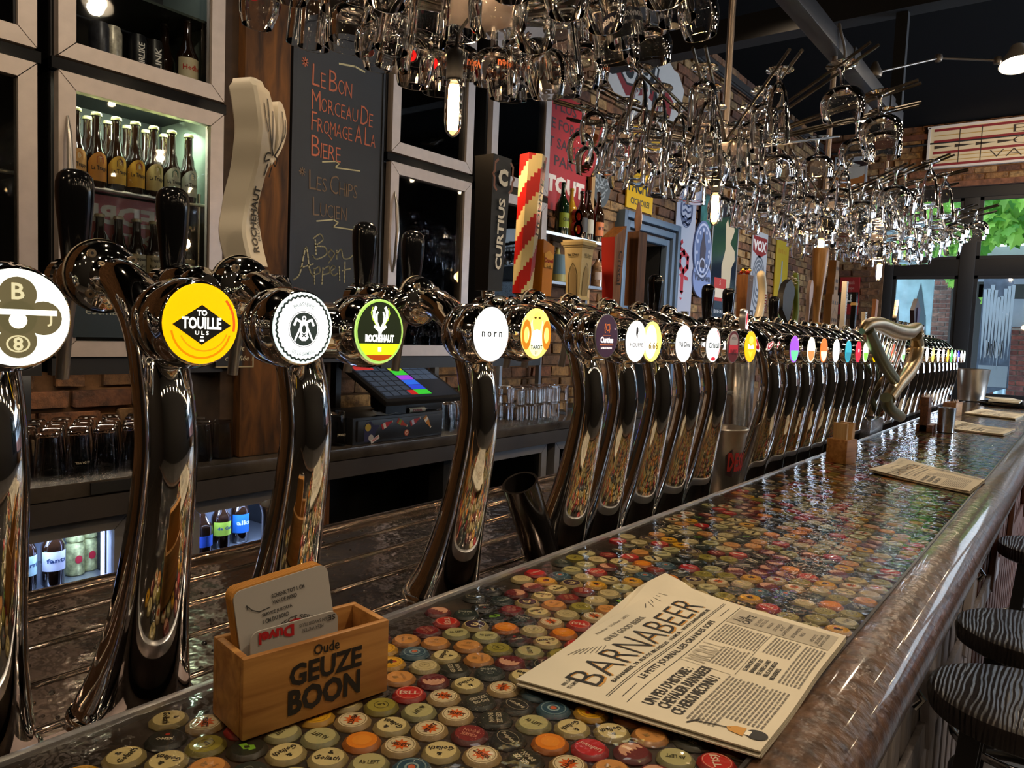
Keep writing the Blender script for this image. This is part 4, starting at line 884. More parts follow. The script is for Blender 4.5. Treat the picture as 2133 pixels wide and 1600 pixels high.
def bottle(loc, label, glass=AMBER, H=.23, R=.0305, capc='d8d8a0', lab=None, lh=.065, lz=.045, labc='d8b04a', text=None, txc='2a1a10', arch=False, group=None, sq=False, cat='bottle', neck=.42, capmat=None, sub=None, subc=None):
    key = (glass.name, H, R, capc, lab, lh, lz, labc, text, arch, neck, sub, subc)
    if key in _B: o = dup(_B[key], loc, None, label, group); o.rotation_euler = (0, 0, 0); return o
    t = thing('bottle', label, cat, loc, 0, group)
    mk('glass_body', MB().lathe(bottle_mesh(H, R, neck), glass, None, 20), t)
    if capc: mk('cap', MB().lathe([(.0150, H-.008), (.0158, H-.006), (.0148, H+.001), (.012, H+.003), (0, H+.003)], capmat or M('capcol_'+capc, capc, .4), None, 16), t)
    if labc:
        mb = MB(); n = 14; rr = R+.0007; lm_ = ink(labc, name='label_'+labc); vs = []
        for k in range(n+1):
            a = -pi/2+(k/n-.5)*2.7; u = abs(k/n-.5)*2; top = lz+lh*(1.0 if not arch else (1.28-.45*u*u)); vs += [(rr*cos(a), rr*sin(a), lz), (rr*cos(a), rr*sin(a), top)]
        mb.add(vs, [(2*k, 2*k+2, 2*k+3, 2*k+1) for k in range(n)], lm_, None, True); l = mk('label', mb, t)
        if text or sub:
            mb = MB()
            def wrap(tx, zc, h, c, w):
                vs_, fs_, (tw, th) = letters(tx, .02, 1); mb.add([((R+.0014)*cos(-pi/2+a_*w/tw/R), (R+.0014)*sin(-pi/2+a_*w/tw/R), zc+b_*h/th) for a_, b_ in vs_], fs_, ink(c))
            if text:
                ls = text.split('|')
                for i, q in enumerate(ls): wrap(q, lz+lh*(.55 if len(ls) == 1 else .72-.36*i), lh*(.24 if len(ls) > 1 else .25), txc, R*1.75)
            if sub:
                a0 = -pi/2; z = lz+lh*.98; mb.add([((R+.0012)*cos(a0+q*.36), (R+.0012)*sin(a0+q*.36), z+w*lh*.19) for q, w in ((-1, -1), (1, -1), (1, .4), (0, 1.1), (-1, .4))], [(0, 1, 2, 3, 4)], ink(subc or '7a3a1c')); wrap(sub, z-.001, lh*.22, 'e8dcb8', .008)
            mk('lettering', mb, t)
    _B[key] = t; CH[t.name] = list(t.children); 
    for c in t.children: CH[c.name] = list(c.children)
    return t
def lowset(kind):
    def f(x0, zs):
        if kind == 'a':
            specs = [(.075, AMBER, 'b8d8d8', 'Garri', .25), (.155, AMBER, 'd8d8e8', 'fants', .25)]
            for i, (dx, g, c, tx, H) in enumerate(specs): bottle((x0+dx+.2, 2.50, zs), 'brown bottle with '+('pale label and striped white cap, nearer the door hinge side' if i else 'pale blue label in the blue-lit undercounter fridge'), g, H, .033, 'e8e8f0', None, .06, .05, c, tx, '1c3a6a')
            for j in range(2):
                for i in range(2):
                    o = tag(mk('can', MB().lathe([(.024, 0), (.028, .004), (.028, .098), (.024, .105), (.024, .108), (.021, .107)], M('can_yellow_pattern', 'c8c888', .35, .4, noise=.6, nscale=60), None, 18).disc(0, -.0, .0001, ink('b82020'), None, .05), None), 'slim can with a yellow-green pattern in the lit undercounter fridge', 'can', 'slim patterned cans in the lit fridge')
                    T = frame((0, -.0287, .055), (1, 0, 0), (0, 0, 1)); mk('red_seal', MB().disc(0, 0, .011, ink('b82030'), T, 0, ry=.013), o)
                    o.location = (x0+.44+i*.05, 2.55+i*.02, zs+j*.1085)
        else:
            bottle((x0+.12, 2.48, zs), 'squat dark bottle with swirled neck, nearest the door edge in the middle lit fridge', AMBER, .20, .038, '9aa0b0', None, .04, .03, '3a6ad8', None)
            bottle((x0+.21, 2.50, zs), 'dark bottle with yellow-green label and green cap in the middle lit fridge', AMBER, .23, .034, 'b8e8b0', None, .05, .05, 'b8d84a', 'de Cam', '1c3a8a')
            bottle((x0+.30, 2.52, zs), 'dark bottle with bright blue label in the middle lit fridge', AMBER, .24, .034, 'a0e0e8', None, .07, .04, '2a7ae0', 'alka', 'e8f0ff')
            bottle((x0+.07, 2.50, zs), 'dark bottle partly hidden by the tap column in the middle lit fridge', AMBER, .21, .034, '9aa0b0', None, .05, .04, '5a7ad8', None)
    return f
lowfridge(.63, 1.16, 'undercounter fridge with a grey frame and blue light, nearest the camera', True, [lowset('a')])
lowfridge(1.345, 1.87, 'undercounter fridge with a grey frame and blue light behind the second column', True, [lowset('b')])
lowfridge(2.86, 3.47, 'unlit grey undercounter fridge beyond the cash register', False, [])
lowfridge(3.55, 4.16, 'unlit grey undercounter fridge farthest along the back counter', False, [])
mb = MB(); mb.box((2.9, 2.45, CTZ-.42), (3.12, 2.452, CTZ-.2), M('pale_panel', (.4, .41, .45), .5)); 
# ---- tall fridges over the counter
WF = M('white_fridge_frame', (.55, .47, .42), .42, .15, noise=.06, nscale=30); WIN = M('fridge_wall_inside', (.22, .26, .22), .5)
def tallfridge(x0, x1, label, lowlit, handle=True):
    t = thing('bottle_fridge', label, 'fridge', (x0, 2.5, CTZ)); L = Vector(t.location)
    def k(o): o.location = -L; return o
    zb, zm, zt = CZ-.135, CZ+.712, CZ+1.60
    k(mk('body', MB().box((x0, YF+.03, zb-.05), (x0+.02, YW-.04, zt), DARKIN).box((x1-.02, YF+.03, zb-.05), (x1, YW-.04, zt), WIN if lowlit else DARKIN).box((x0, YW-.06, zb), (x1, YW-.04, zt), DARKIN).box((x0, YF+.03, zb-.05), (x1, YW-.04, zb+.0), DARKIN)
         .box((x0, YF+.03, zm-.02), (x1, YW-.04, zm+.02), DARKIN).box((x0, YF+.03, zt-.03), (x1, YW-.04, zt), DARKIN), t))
    k(mk('leg', MB().box((x0+.03, YW-.09, CTZ), (x0+.06, YW-.05, zb-.05), BLACKM), t)); k(mk('leg', MB().box((x1-.06, YW-.09, CTZ), (x1-.03, YW-.05, zb-.05), BLACKM), t))
    k(mk('trim_bar', MB().box((x0-.01, YF-.002, zm-.018), (x1+.01, YF+.02, zm+.014), BLACKPL), t)); k(mk('kick_bar', MB().box((x0-.01, YF+.0, zb-.055), (x1+.01, YF+.03, zb-.005), BLACKM), t))
    for nm, a, b in (('lower', zb, zm-.022), ('upper', zm+.018, zt)):
        d = k(mk('door', framebars(MB(), x0+.004, x1-.004, a, b, .048, YF-.012, YF+.02, WF), t)); mk('pane', MB().box((x0+.05, YF, a+.046), (x1-.05, YF+.006, b-.046), FPANE), d)
        if nm == 'lower' and handle:
            hx_ = x0+.028
            mk('handle', MB().tube([(hx_, YF-.013, a+.36), (hx_-.003, YF-.032, a+.42), (hx_-.004, YF-.042, a+.53), (hx_-.003, YF-.032, a+.64), (hx_, YF-.013, a+.70)], [.004, .008, .009, .008, .003], M('handle_grey', (.5, .47, .43), .3, .8), 10), d)
    for z in (CZ+.115, CZ+.385) if lowlit else (CZ+.1, CZ+.39):
        sh = MB().box((x0+.02, YF+.05, z-.006), (x1-.02, YW-.07, z), M('glass_shelf', (.05, .06, .05), .1)); sh.cyl((x0+.02, YF+.05, z-.004), (x1-.03, YF+.05, z-.004), .006, M('shelf_rail', (.62, .58, .5), .3, .8), 10); k(mk('shelf', sh, t))
    for z in (CZ+1.0, CZ+1.3):
        k(mk('shelf', MB().box((x0+.02, YF+.05, z-.008), (x1-.02, YW-.07, z), M('glass_shelf')), t))
    if lowlit: k(mk('rack_post', MB().cyl((x1-.05, YF+.06, zb), (x1-.05, YF+.06, CZ+.42), .006, M('shelf_rail'), 10), t))
    return t
tallfridge(.38, .915, 'tall white-framed fridge at the edge of the picture, mostly dark glass', False)
tallfridge(.962, 1.492, 'tall white-framed fridge with a row of abbey beer bottles, greenish light inside', True)
tallfridge(2.262, 2.795, 'tall white-framed fridge right after the blackboard, dark glass', False)
tallfridge(2.925, 3.43, 'tall white-framed fridge beside the red slogan sign', False, False)
light('fridge_glow', 'AREA', (1.4, 2.52, CZ+.66), 2.4, (.75, 1, .7), .12, (1.2, 2.7, CZ+.2), sy=.05)
light('fridge_glow', 'AREA', (1.2, 2.47, CZ+.68), .9*2.6, (.95, 1, .8), .4, (1.2, 2.6, CZ+.2), sy=.03)
mb = MB(); mb.box((1.3, 2.62, CZ+.60), (1.33, 2.8, CZ+.66), WIN)
light('counter_fill', 'AREA', (1.1, 2.72, CZ-.20), 1.3, WARM2, 1.2, (1.1, 2.80, 0), sy=.04)  # fill lights added under the fridges to brighten brick and glasses
light('counter_fill', 'AREA', (3.0, 2.72, CZ-.20), .9, WARM2, 1.0, (3.0, 2.80, 0), sy=.04)
for x_, y_, e_ in ((2.53, 2.50, .5), (3.18, 2.50, .9), (1.23, 2.50, .35), (.65, 2.5, .3)): light('fridge_glow', 'AREA', (x_, y_, CZ+1.28), e_, (.95, .98, 1), .35, (x_, 2.62, 0), sy=.03)
# bottles behind the glass
abbey = [('c8863a', 'D'), ('b8522a', 'T'), ('5a2a1a', 'Q'), ('9a2a1a', 'i'), ('8a8a2a', 'P'), ('1c5a48', 'N'), ('7a8a92', 'E')]
lbs = ['orange', 'red-orange', 'dark brown', 'dark red', 'olive green', 'dark green', 'grey-blue']
for i, (c, s) in enumerate(abbey):
    x = 1.045+i*.060
    bottle((x, 2.485, CZ+.385), 'brown abbey beer bottle with arched label and %s %s crest' % (lbs[i], s), AMBER, .225, .0275, 'e0e0a0', None, .068, .018, ['d8a05a', 'd8903a', 'd8a83a', 'd8a02a', 'c8b070', 'b8b49a', 'b8b8a8'][i], 'La Trappe', '1c120c', True, sub=s, subc=c, neck=.46)
for i in range(6):
    bottle((1.05+i*.062, 2.56, CZ+.385), 'brown bottle in the second row behind the abbey bottles', AMBER, .225, .0275, 'c8c890', None, .06, .018, None, None, group='second row bottles in the lit fridge')
for i in range(7):
    x = 1.06+i*.0575
    two = i < 2
    bottle((x, 2.49, CZ+.115), ['dark bottle with navy label and cream shield on the lower shelf', 'dark bottle with red-brown label and cream shield on the lower shelf'][i] if two else 'brown bottle with cream gothic-lettered label on the lower shelf', AMBER, .19, .027, 'c8b890', None, .058, .02, (['1c2340', '7a2a1c'][i]) if two else 'cfc09a', None if two else 'Trappistes|Rochefort', '1a140e', group=None if two else 'gothic-lettered bottles on the lower shelf')
    if two: pass
sg = solo('pane_reflection_card', MB().box((1.06, 2.545, CZ+.205), (1.33, 2.549, CZ+.375), M('reflection_red', '8c1010', .4)), 'red card painted as a sign mirrored in the pane of the lit fridge', 'sign')  # card standing in for a sign's reflection in the fridge pane
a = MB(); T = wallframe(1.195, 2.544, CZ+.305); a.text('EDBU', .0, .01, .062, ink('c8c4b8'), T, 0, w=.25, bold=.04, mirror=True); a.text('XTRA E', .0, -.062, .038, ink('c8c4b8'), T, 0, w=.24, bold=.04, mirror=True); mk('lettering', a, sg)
up = CZ+.742
for x, c, nm, tx, g in ((1.13, '3a3a42', 'grey', None, 'can'), (1.165, 'b8b0a0', 'black and white', None, 'can'), (1.245, '15151a', 'black', 'SHIRLIKE', 'can'), (1.30, '1c1818', 'dark', 'KLINK', 'can')):
    o = tag(mk('can', MB().lathe([(.027, 0), (.031, .005), (.031, .135), (.026, .148), (.026, .152), (.023, .150)], M('can_'+c, c, .35, .3, noise=.5, nscale=50), None, 20)), '%s beer can standing in the upper fridge above the abbey bottles' % nm, 'can')
    if tx: a = MB(); a.text(tx, 0, 0, .02, ink('e8e0d8'), frame((0, -.0325, .08), (1, 0, 0), (0, 0, 1)), 0, w=.09, rot=pi/2, bold=.02); mk('lettering', a, o)
    o.location = (x, 2.52, up)
bottle((1.405, 2.50, up), 'dark bottle with oval cream label and red lettering in the upper fridge', AMBER, .25, .035, '1a1414', None, .07, .05, 'cfc0a0', 'Hedbo', 'b82a1c', neck=.4)
bottle((1.37, 2.58, up), 'dark bottle behind the oval-labelled one in the upper fridge', AMBER, .24, .033, '1a1414', None, .06, .05, None, None)
# fridge after the blackboard: cans and jars on its upper shelves
for i in range(7):
    x = 2.36+i*.055
    o = tag(mk('can', MB().lathe([(.022, 0), (.026, .004), (.026, .115), (.022, .125), (.022, .128)], M('cancol%d' % i, ['3a5a8a', '8a2a2a', '2a3a6a', '7a7a6a', '9a3a4a', '4a4a5a', 'b05a3a'][i], .35, .3, noise=.5, nscale=60), None, 18)), '%s can on the upper shelf of the fridge after the blackboard' % ['light blue', 'brick red', 'dark blue', 'grey-green', 'crimson', 'slate grey', 'orange'][i], 'can'); o.location = (x, 2.50, CZ+1.0)
    o = tag(mk('jar', MB().lathe([(.020, 0), (.022, .004), (.022, .05), (.018, .06)], M('jar_amber', (.25, .13, .04), .15, noise=.5, nscale=50), None, 16).lathe([(.021, .06), (.021, .075), (0, .0755)], M('gold_lid', 'a08040', .3, .8), None, 16), None), 'small amber jar with gold lid in the fridge after the blackboard', 'jar', 'amber jars in the fridge after the blackboard'); o.location = (x, 2.50, CZ+.735)
for i in range(4): bottle((2.98+i*.07, 2.50, up), 'dark bottle behind the navy handle in the last fridge', AMBER, .17, .028, '181414', None, .05, .03, '6a4a28', None, group='dark bottles in the last fridge')
for i in range(5): bottle((2.37+i*.075, 2.52, CZ-.02-.115+.0), 'bottle standing low in the fridge after the blackboard', AMBER, .20, .03, 'b8b8b8', None, .06, .03, ['c8a888', 'b8622a', 'c8c8c8', '3a4a8a', 'c85a3a'][i], None, group='low bottles in the fridge after the blackboard')
# ---- wooden post and blackboard
PW = wood('old_post_wood', '2a1706', '7a4c1c', 4, .8, 2, 5, .6)
pm = MB(); pm.box((1.56, YF-.02, CTZ), (1.752, YW-.05, ZC), PW, bev=.012); solo('wooden_post', pm, 'rough golden-brown timber post between the fridge and the blackboard', 'post')
mb = MB(); mb.box((1.507, YF+.02, CTZ), (1.56, YW-.05, ZC), M('filler_brown', '3a2818', .8, noise=.3)); solo('filler_board', mb, 'narrow brown board beside the rough timber post', 'board')  # recessed strip in a darker brown next to the post
BB = M('blackboard_slate', (.017, .018, .020), .6, noise=.2, nscale=5); bb = thing('blackboard', 'tall blackboard with French snack menu in orange, brown and cream chalk', 'blackboard', (1.96, YF, CZ-.16))
def onb(o): o.location = -Vector(bb.location); return o
onb(mk('slate', MB().box((1.778, YF-.012, CZ-.13), (2.205, YF+.02, CZ+1.12), BB), bb)); onb(mk('frame', MB().box((1.76, YF-.018, CZ-.16), (1.778, YF+.025, CZ+1.14), BLACKM).box((2.205, YF-.018, CZ-.16), (2.215, YF+.025, CZ+1.14), BLACKM).box((1.76, YF-.018, CZ+1.12), (2.215, YF+.025, CZ+1.14), BLACKM).box((1.778, YF-.01, CZ-.16), (2.205, YF+.02, CZ-.13), BLACKM), bb))
T = wallframe(0, YF-.0135, 0); C1, C2, C3 = ink('b8603c', name='chalk_orange'), ink('6a5236', name='chalk_brown'), ink('b9b084', name='chalk_cream')
def chalk(rowsp, col):
    a = MB()
    for tx, x, z, h, w in rowsp:
        w = w or 1
        # small-capitals hand: big first letters
        cx = x
        for wd in tx.split(' '):
            for i, ch in enumerate(wd):
                big = i == 0 or (len(wd) == 1); vs_, fs_, (tw, th) = letters(ch, -.012, 2); hh = h if big else h*.72; ww = min(tw*hh*.75/max(th, .5), .58*hh)*w; a.text(ch, cx+ww/2, z+hh/2-(h*.02), hh, col, T, 0, w=ww, bold=-.012, rot=rnd(-.04, .04)); cx += ww+.0045*w
            cx += .012*w
    return onb(mk('chalk_writing', a, bb))
zc = lambda py, px=690: at(px, py, 1, YF).z
chalk([('LE BON', 1.850, zc(178, 650), .078, 0), ('MORCEAU DE', 1.850, zc(228, 650), .073, .93), ('FROMAGE A LA', 1.850, zc(272, 650), .070, .90), ('BIERE', 1.852, zc(325, 650), .078, 0)], C1)
chalk([('LES CHIPS', 1.845, zc(393, 640), .072, 0), ('LUCIEN', 1.865, zc(448, 650), .070, 0)], C2)
a = MB()
for px, py, c in ((631, 130, C1), (625, 358, C2)):
    p = at(px, py, 1, YF)
    for k in range(4): q = k*pi/4; a.stroke([(p.x-.014*cos(q), p.z-.016*sin(q)), (p.x+.014*cos(q), p.z+.016*sin(q))], .004, c, T)
def chalkline(pts, w=.005, c=C3): a.stroke([(at(x, y, 1, YF).x, at(x, y, 1, YF).z) for x, y in pts], w, c, T)
chalkline([(667, 338), (695, 337), (702, 342), (693, 350), (745, 357)]); chalkline([(655, 461), (690, 458), (700, 464), (690, 473), (738, 480)]); chalkline([(702, 134), (735, 140), (755, 151)], .007)
def curve(pts, w=.005): chalkline([(x, y) for x, y in spline([(float(p), float(q)) for p, q in pts], 5)], w)
curve([(652, 500), (654, 530)], .006); curve([(648, 497), (662, 488), (668, 500), (654, 512), (672, 515), (675, 530), (655, 540), (647, 532)]); curve([(684, 520), (679, 530), (686, 538), (692, 528), (684, 520)]); curve([(697, 522), (697, 540)]); curve([(697, 530), (706, 520), (711, 538), (724, 538), (733, 528)])
curve([(604, 584), (620, 570), (633, 515), (640, 560), (648, 575)], .006); curve([(622, 558), (648, 550)]); curve([(650, 560), (651, 592)]); curve([(650, 562), (660, 556), (661, 568), (651, 572)]); curve([(668, 558), (666, 592)]); curve([(668, 562), (680, 555), (681, 568), (669, 572)]); curve([(684, 566), (693, 558), (688, 554), (683, 564), (690, 574), (698, 570)]); curve([(680, 548), (686, 540)]); curve([(702, 556), (703, 584)]); curve([(714, 546), (713, 588)]); curve([(708, 564), (725, 560)]); curve([(741, 540), (734, 580)]); curve([(732, 590), (727, 595), (732, 600), (736, 594), (732, 590)])
p = at(682, 288, 1, YF); a.stroke([(p.x-.008, p.z+.012), (p.x+.01, p.z-.004)], .004, C1, T)
onb(mk('chalk_writing', a, bb))
# ---- things on the counter
def tumbler(H=.14, R=.038, r=.030, w=.0022, foot=.012):
    """stands upside down: rim on the counter"""
    return [(R, 0), (r, H-.004), (r-.004, H), (0, H), (0, H-foot), (r-w-.003, H-foot-.001), (R-w, 0)]
GA = mk('tumbler', MB().lathe(tumbler(), GLASS, None, 20, cap=False)); tag(GA, 'clear beer glass upside down on the back counter under the abbey bottle fridge', 'glass', 'upturned glasses under the abbey bottle fridge')
first = [True]
def tum(x, y, label, group, logo=None, mesh=GA, z=CTZ):
    if mesh is GA and first[0]: o = GA; first[0] = False
    else: o = bpy.data.objects.new('tumbler', mesh.data); COL.objects.link(o)
    o.location = (x, y, z+.0005); tag(o, label, 'glass', group)
    if logo:
        a = MB(); vs_, fs_, (tw, th) = letters(logo, .02, 1); R = .0375; wv = min(.045, .014*len(logo)); a.add([((R-.0005)*cos(-pi/2-q*wv/tw/R), (R-.0005)*sin(-pi/2-q*wv/tw/R), .045-v*wv/tw*.9) for q, v in vs_], fs_, ink('b8ad94')); mk('logo', a, o)
    return o
g1 = 'upturned glasses under the abbey bottle fridge'; l1 = 'clear beer glass upside down on the back counter under the abbey bottle fridge'
k = 0
for j in range(5):
    for i in range(7):
        x, y = .86+i*.083+(.04 if j % 2 else 0)+rnd(-.004, .004), 2.43+j*.078
        if x > 1.42: continue
        lg = {(2, 0): ('66 DUVEL', 'glass with a white round print second in the front row by the column'), (5, 0): ('MAVO 6.66', 'glass with a white oval print at the front of the upturned rows')}.get((i, j))
        tum(x, y, lg[1] if lg else l1, None if lg else g1, lg[0] if lg else None)
for j in range(4):
    for i in range(6):
        tum(1.44+i*.078+(.03 if j % 2 else 0), 2.44+j*.082, 'clear beer glass upside down on the counter before the blackboard' if (i, j) != (2, 0) else 'glass lettered in white upside down before the blackboard', 'upturned glasses before the blackboard' if (i, j) != (2, 0) else None, 'Cristal' if (i, j) == (2, 0) else None)
for j in range(4):
    for i in range(4): tum(2.72+i*.08+(.03 if j % 2 else 0), 2.46+j*.08, 'clear glass upside down beside the cash drawer', 'upturned glasses beside the cash drawer', None, GA, CTZ+.0)
GQ = mk('tumbler', MB().lathe([(.040, 0), (.0405, .004), (.0405, .088), (.036, .092), (0, .092), (0, .078), (.034, .077), (.0372, 0)], GLASS, None, 12, cap=False)); GQ.location = (3.35, 2.5, CTZ)
tag(GQ, 'squat clear glass stacked upside down beyond the register', 'glass', 'stacked squat glasses beyond the register')
for j in range(2):
    for i in range(6):
        for z in range(2):
            if (i, j, z) == (0, 0, 0): continue
            o = bpy.data.objects.new('tumbler', GQ.data); COL.objects.link(o); tag(o, GQ['label'], 'glass', GQ['group']); o.location = (3.35+i*.088, 2.5+j*.09, CTZ+z*.0925)
for i in range(4): tum(3.04+i*.085, 2.6, 'clear glass upside down behind the fallen marker', 'upturned glasses behind the fallen marker')
tum(2.02, 2.42, 'tall clear glass lettered in white upside down in front of the cash drawer', None, 'Cristal')
bottle((1.30, 2.40, CTZ), 'small dark bottle with white label standing among the upturned glasses', AMBER, .20, .022, '181414', None, .07, .03, 'a8a49a', None)
mb = MB(); mb.box((0, 0, 0), (.16, .05, .075), M('navy_box', '141c4a', .5), bev=.002); o = solo('carton', mb, 'small dark blue carton with a cream shield by the timber post', 'box', None, (1.395, 2.74, CTZ+.155))
mk('shield', MB().poly([(.055, .02), (.07, .015), (.1, .015), (.115, .02), (.115, .06), (.1, .065), (.07, .065), (.055, .06)], ink('b89468'), frame((0, -.001, 0), (1, 0, 0), (0, 0, 1))), o)
st = solo('carton_shelf', MB().box((1.38, 2.70, CTZ+.142), (1.56, 2.80, CTZ+.154), BLACKM).box((1.40, 2.78, CTZ), (1.41, 2.79, CTZ+.142), BLACKM).box((1.53, 2.78, CTZ), (1.54, 2.79, CTZ+.142), BLACKM), 'small black stand holding the dark blue carton', 'shelf')
# little framed notice hanging under the fridge
p = at(518, 715, 1, 2.36); o = thing('chalk_notice', 'small black notice with chalk writing and a pale edge behind the cream handle', 'sign', (p.x, 2.405, p.z)); mk('board', MB().box((-.10, -.004, -.085), (.045, .004, .085), BLACKM), o)
mk('edge', MB().box((-.10, -.006, -.088), (.045, .003, -.083), ink('a89a78')).box((.043, -.006, -.088), (.048, .003, .085), ink('a89a78')), o)
a = MB(); T = frame((-.03, -.0052, 0), (1, 0, 0), (0, 0, 1)); a.text('mousse', .02, .02, .016, ink('c8c0a0'), T, 0, w=.09, shear=.25); a.text('fait', .02, -.02, .016, ink('c8c0a0'), T, 0, w=.04, shear=.25); a.text('certifiée !', .02, -.055, .018, ink('c8c0a0'), T, 0, w=.11, shear=.25); mk('lettering', a, o)
o = solo('beer_mat_sign', MB().box((-.14, -.003, -.06), (.14, .003, .06), M('dark_teal_sign', '1a2a30', .4)), 'dark sign with white lettering low behind the nearest double columns', 'sign', None, (1.14, 2.40, CZ-.015)); a = MB(); T = frame((0, -.0042, 0), (1, 0, 0), (0, 0, 1)); a.text('estmalle', -.04, .02, .022, ink('a8aa9a'), T, 0, w=.13); a.poly([(.03, 0), (.11, .03), (.10, -.05)], ink('a89a5a'), T, 0); mk('print', a, o)
# ---- cash register: screen, printer, drawer
rg = thing('cash_register', 'black touch-screen till with coloured keys on a stand', 'register', (2.31, 2.36, CTZ+.113)); 
RB = M('register_black', (.010, .010, .011), .45)
S = Matrix.Translation((0, -.02, .142)) @ Matrix.Rotation(.45, 4, 'X')
mk('screen', MB().box((-.235, -.16, -.012), (.235, .16, .012), RB, S, bev=.006), rg)
a = MB(); T = S @ Matrix.Translation((0, 0, .0125))
a.rect(-.215, -.14, .215, .14, glow('1c222c', .5), T, 0)
for i in range(4):
    for j in range(6):
        c = '3a4658'
        a.rect(-.205+i*.045, -.12+j*.04, -.205+i*.045+.037, -.12+j*.04+.032, glow(c, .45), T, .0004)
for i, c in enumerate(('38c838', '2a4ad8', '2a6ae8', 'a040e0', '3ac83a', 'b8c82a')): a.rect(-.02, -.12+i*.04, .06, -.12+i*.04+.038, glow(c, .7), T, .0005)
a.rect(-.06, -.12, -.02, -.084, glow('b82020', .7), T, .0006); a.rect(-.205, .09, -.1, .13, glow('c83a3a', .5), T, .0006)
for j in range(3):
    for i in range(3): a.rect(.07+i*.048, .0+j*.045, .07+i*.048+.044, .04+j*.045, glow('46566e', .45), T, .0004)
mk('display', a, rg); mk('stand', MB().box((-.06, .02, 0), (.06, .07, .155), RB), rg)
pr = solo('receipt_printer', MB().box((-.13, -.10, 0), (.13, .12, .068), RB, bev=.02), 'black receipt printer with two stickers under the till screen', 'printer', None, (2.50, 2.50, CTZ+.1125))
T = frame((-.04, -.05, .0685), (1, 0, 0), (0, 1, .0)); a = MB(); a.rect(-.04, -.03, .04, .02, ink('c8582a'), T, .001); a.rect(-.03, -.02, .03, .012, ink('2a3a6a'), T, .0014); a.rect(.055, -.03, .145, .02, ink('d8d4c8'), T, .001); a.rect(.065, -.02, .085, -.008, ink('3a3a3a'), T, .0014); a.rect(.10, .0, .135, .012, ink('8a8a84'), T, .0014); mk('stickers', a, pr)
dw = thing('till_box', 'black cash drawer with beer bottle stickers along its front', 'cash drawer', (2.33, 2.50, CTZ+.0005)); mk('case', MB().box((-.27, -.13, 0), (.27, .2, .112), RB, bev=.004), dw); mk('front', MB().box((-.25, -.138, .012), (.25, -.13, .1), M('drawer_front', (.016, .016, .017), .4), bev=.003), dw)
a = MB(); T = frame((0, -.1385, 0), (1, 0, 0), (0, 0, 1))
def stk(cx, cz, rot, body, cap, lab):
    c, s = cos(rot), sin(rot); P = lambda x, y: (cx+x*c-y*s, cz+x*s+y*c)
    a.poly([P(-.03, -.012), P(0, -.012), (P(.018, -.005)), P(.032, -.004), P(.032, .004), P(.018, .005), P(0, .012), P(-.03, .012)], ink(body), T, .0006); a.poly([P(-.02, -.012), P(-.006, -.012), P(-.006, .012), P(-.02, .012)], ink(lab), T, .001); a.poly([P(.032, -.005), P(.037, -.005), P(.037, .005), P(.032, .005)], ink(cap), T, .001)
stk(-.09, .075, .35, 'b8202a', 'e8dcc8', 'e8d8d0'); stk(.0, .075, -.45, 'b83a1c', 'd8c8a8', '8a9a3a'); stk(.08, .078, .35, 'a8282a', 'e8dcc8', 'c8c8d8'); stk(.16, .07, -.9, 'c8822a', 'e0d8c8', 'e8dcc8')
a.disc(.03, .03, .014, ink('b8502a'), T, .0006); a.disc(.03, .03, .009, ink('e8d0b0'), T, .001); a.disc(.03, .03, .005, ink('b8502a'), T, .0014)
a.poly([(-.215, .01), (-.16, .01), (-.15, .05), (-.13, .075), (-.165, .078), (-.18, .095), (-.205, .09), (-.215, .06)], ink('22204a'), T, .0006); a.disc(-.195, .07, .016, ink('b8a03a'), T, .001); a.disc(-.178, .025, .014, ink('b8b8b8'), T, .001); a.poly([(-.175, -.0), (-.13, .02), (-.135, .035), (-.18, .014)], ink('e8e0dc'), T, .0012); a.text('VEDETT', -.155, .018, .009, ink('c02020'), T, .0016, w=.04, rot=.4, bold=.03)
mk('stickers', a, dw)
cb = solo('speaker_box', MB().box((-.07, -.06, 0), (.07, .08, .20), M('dark_box', (.022, .022, .024), .5), bev=.004), 'tall dark grey box behind the cash drawer with a small square mark', 'box', None, (2.06, 2.68, CTZ+.001)); mk('mark', MB().ring(.045, .05, .006, .009, ink('b8b8b0'), frame((0, -.0605, .0), (1, 0, 0), (0, 0, 1)), .001, n=4), cb)
o = solo('crumpled_receipt', MB().add([(-.07, -.02, .004), (-.02, -.03, .001), (.03, -.025, .006), (.07, -.02, .002), (-.06, .02, .02), (-.01, .03, .005), (.04, .02, .016), (.065, .03, .03), (-.075, 0, .015), (-.02, 0, .012), (.03, 0, .001), (.06, .0, .02)], [(0, 1, 9, 8), (1, 2, 10, 9), (2, 3, 11, 10), (8, 9, 5, 4), (9, 10, 6, 5), (10, 11, 7, 6)], M('paper_white', 'cfc8bc', .7)), 'crumpled white receipt on the cash drawer', 'paper', None, (2.27, 2.40, CTZ+.1135)); so = o.modifiers.new('t', 'SOLIDIFY'); so.thickness = .0012
def marker(name, lab, loc, rz):
    o = solo(name, MB().cyl((-.05, 0, .011), (.05, 0, .011), .011, M('marker_cream', 'cfc4a8', .4), 16).cyl((.05, 0, .011), (.062, 0, .011), .007, BLACKM, 12).cyl((.0622, 0, .011), (.066, 0, .011), .004, ink('e8e0d0'), 10), lab, 'marker', None, loc, (0, 0, rz)); a = MB(); a.text('DUVEL', 0, 0, .011, ink('a82020'), frame((0, -.0113, .010), (1, 0, 0), (0, 0, 1)), .0002, w=.06, bold=.03); mk('lettering', a, o)
marker('marker', 'fat cream marker with red lettering on the cash drawer', (2.44, 2.385, CTZ+.1135), 0); marker('marker', 'fat pale marker lying alone on the worktop beyond the register', (3.05, 2.44, CTZ+.0005), .9)
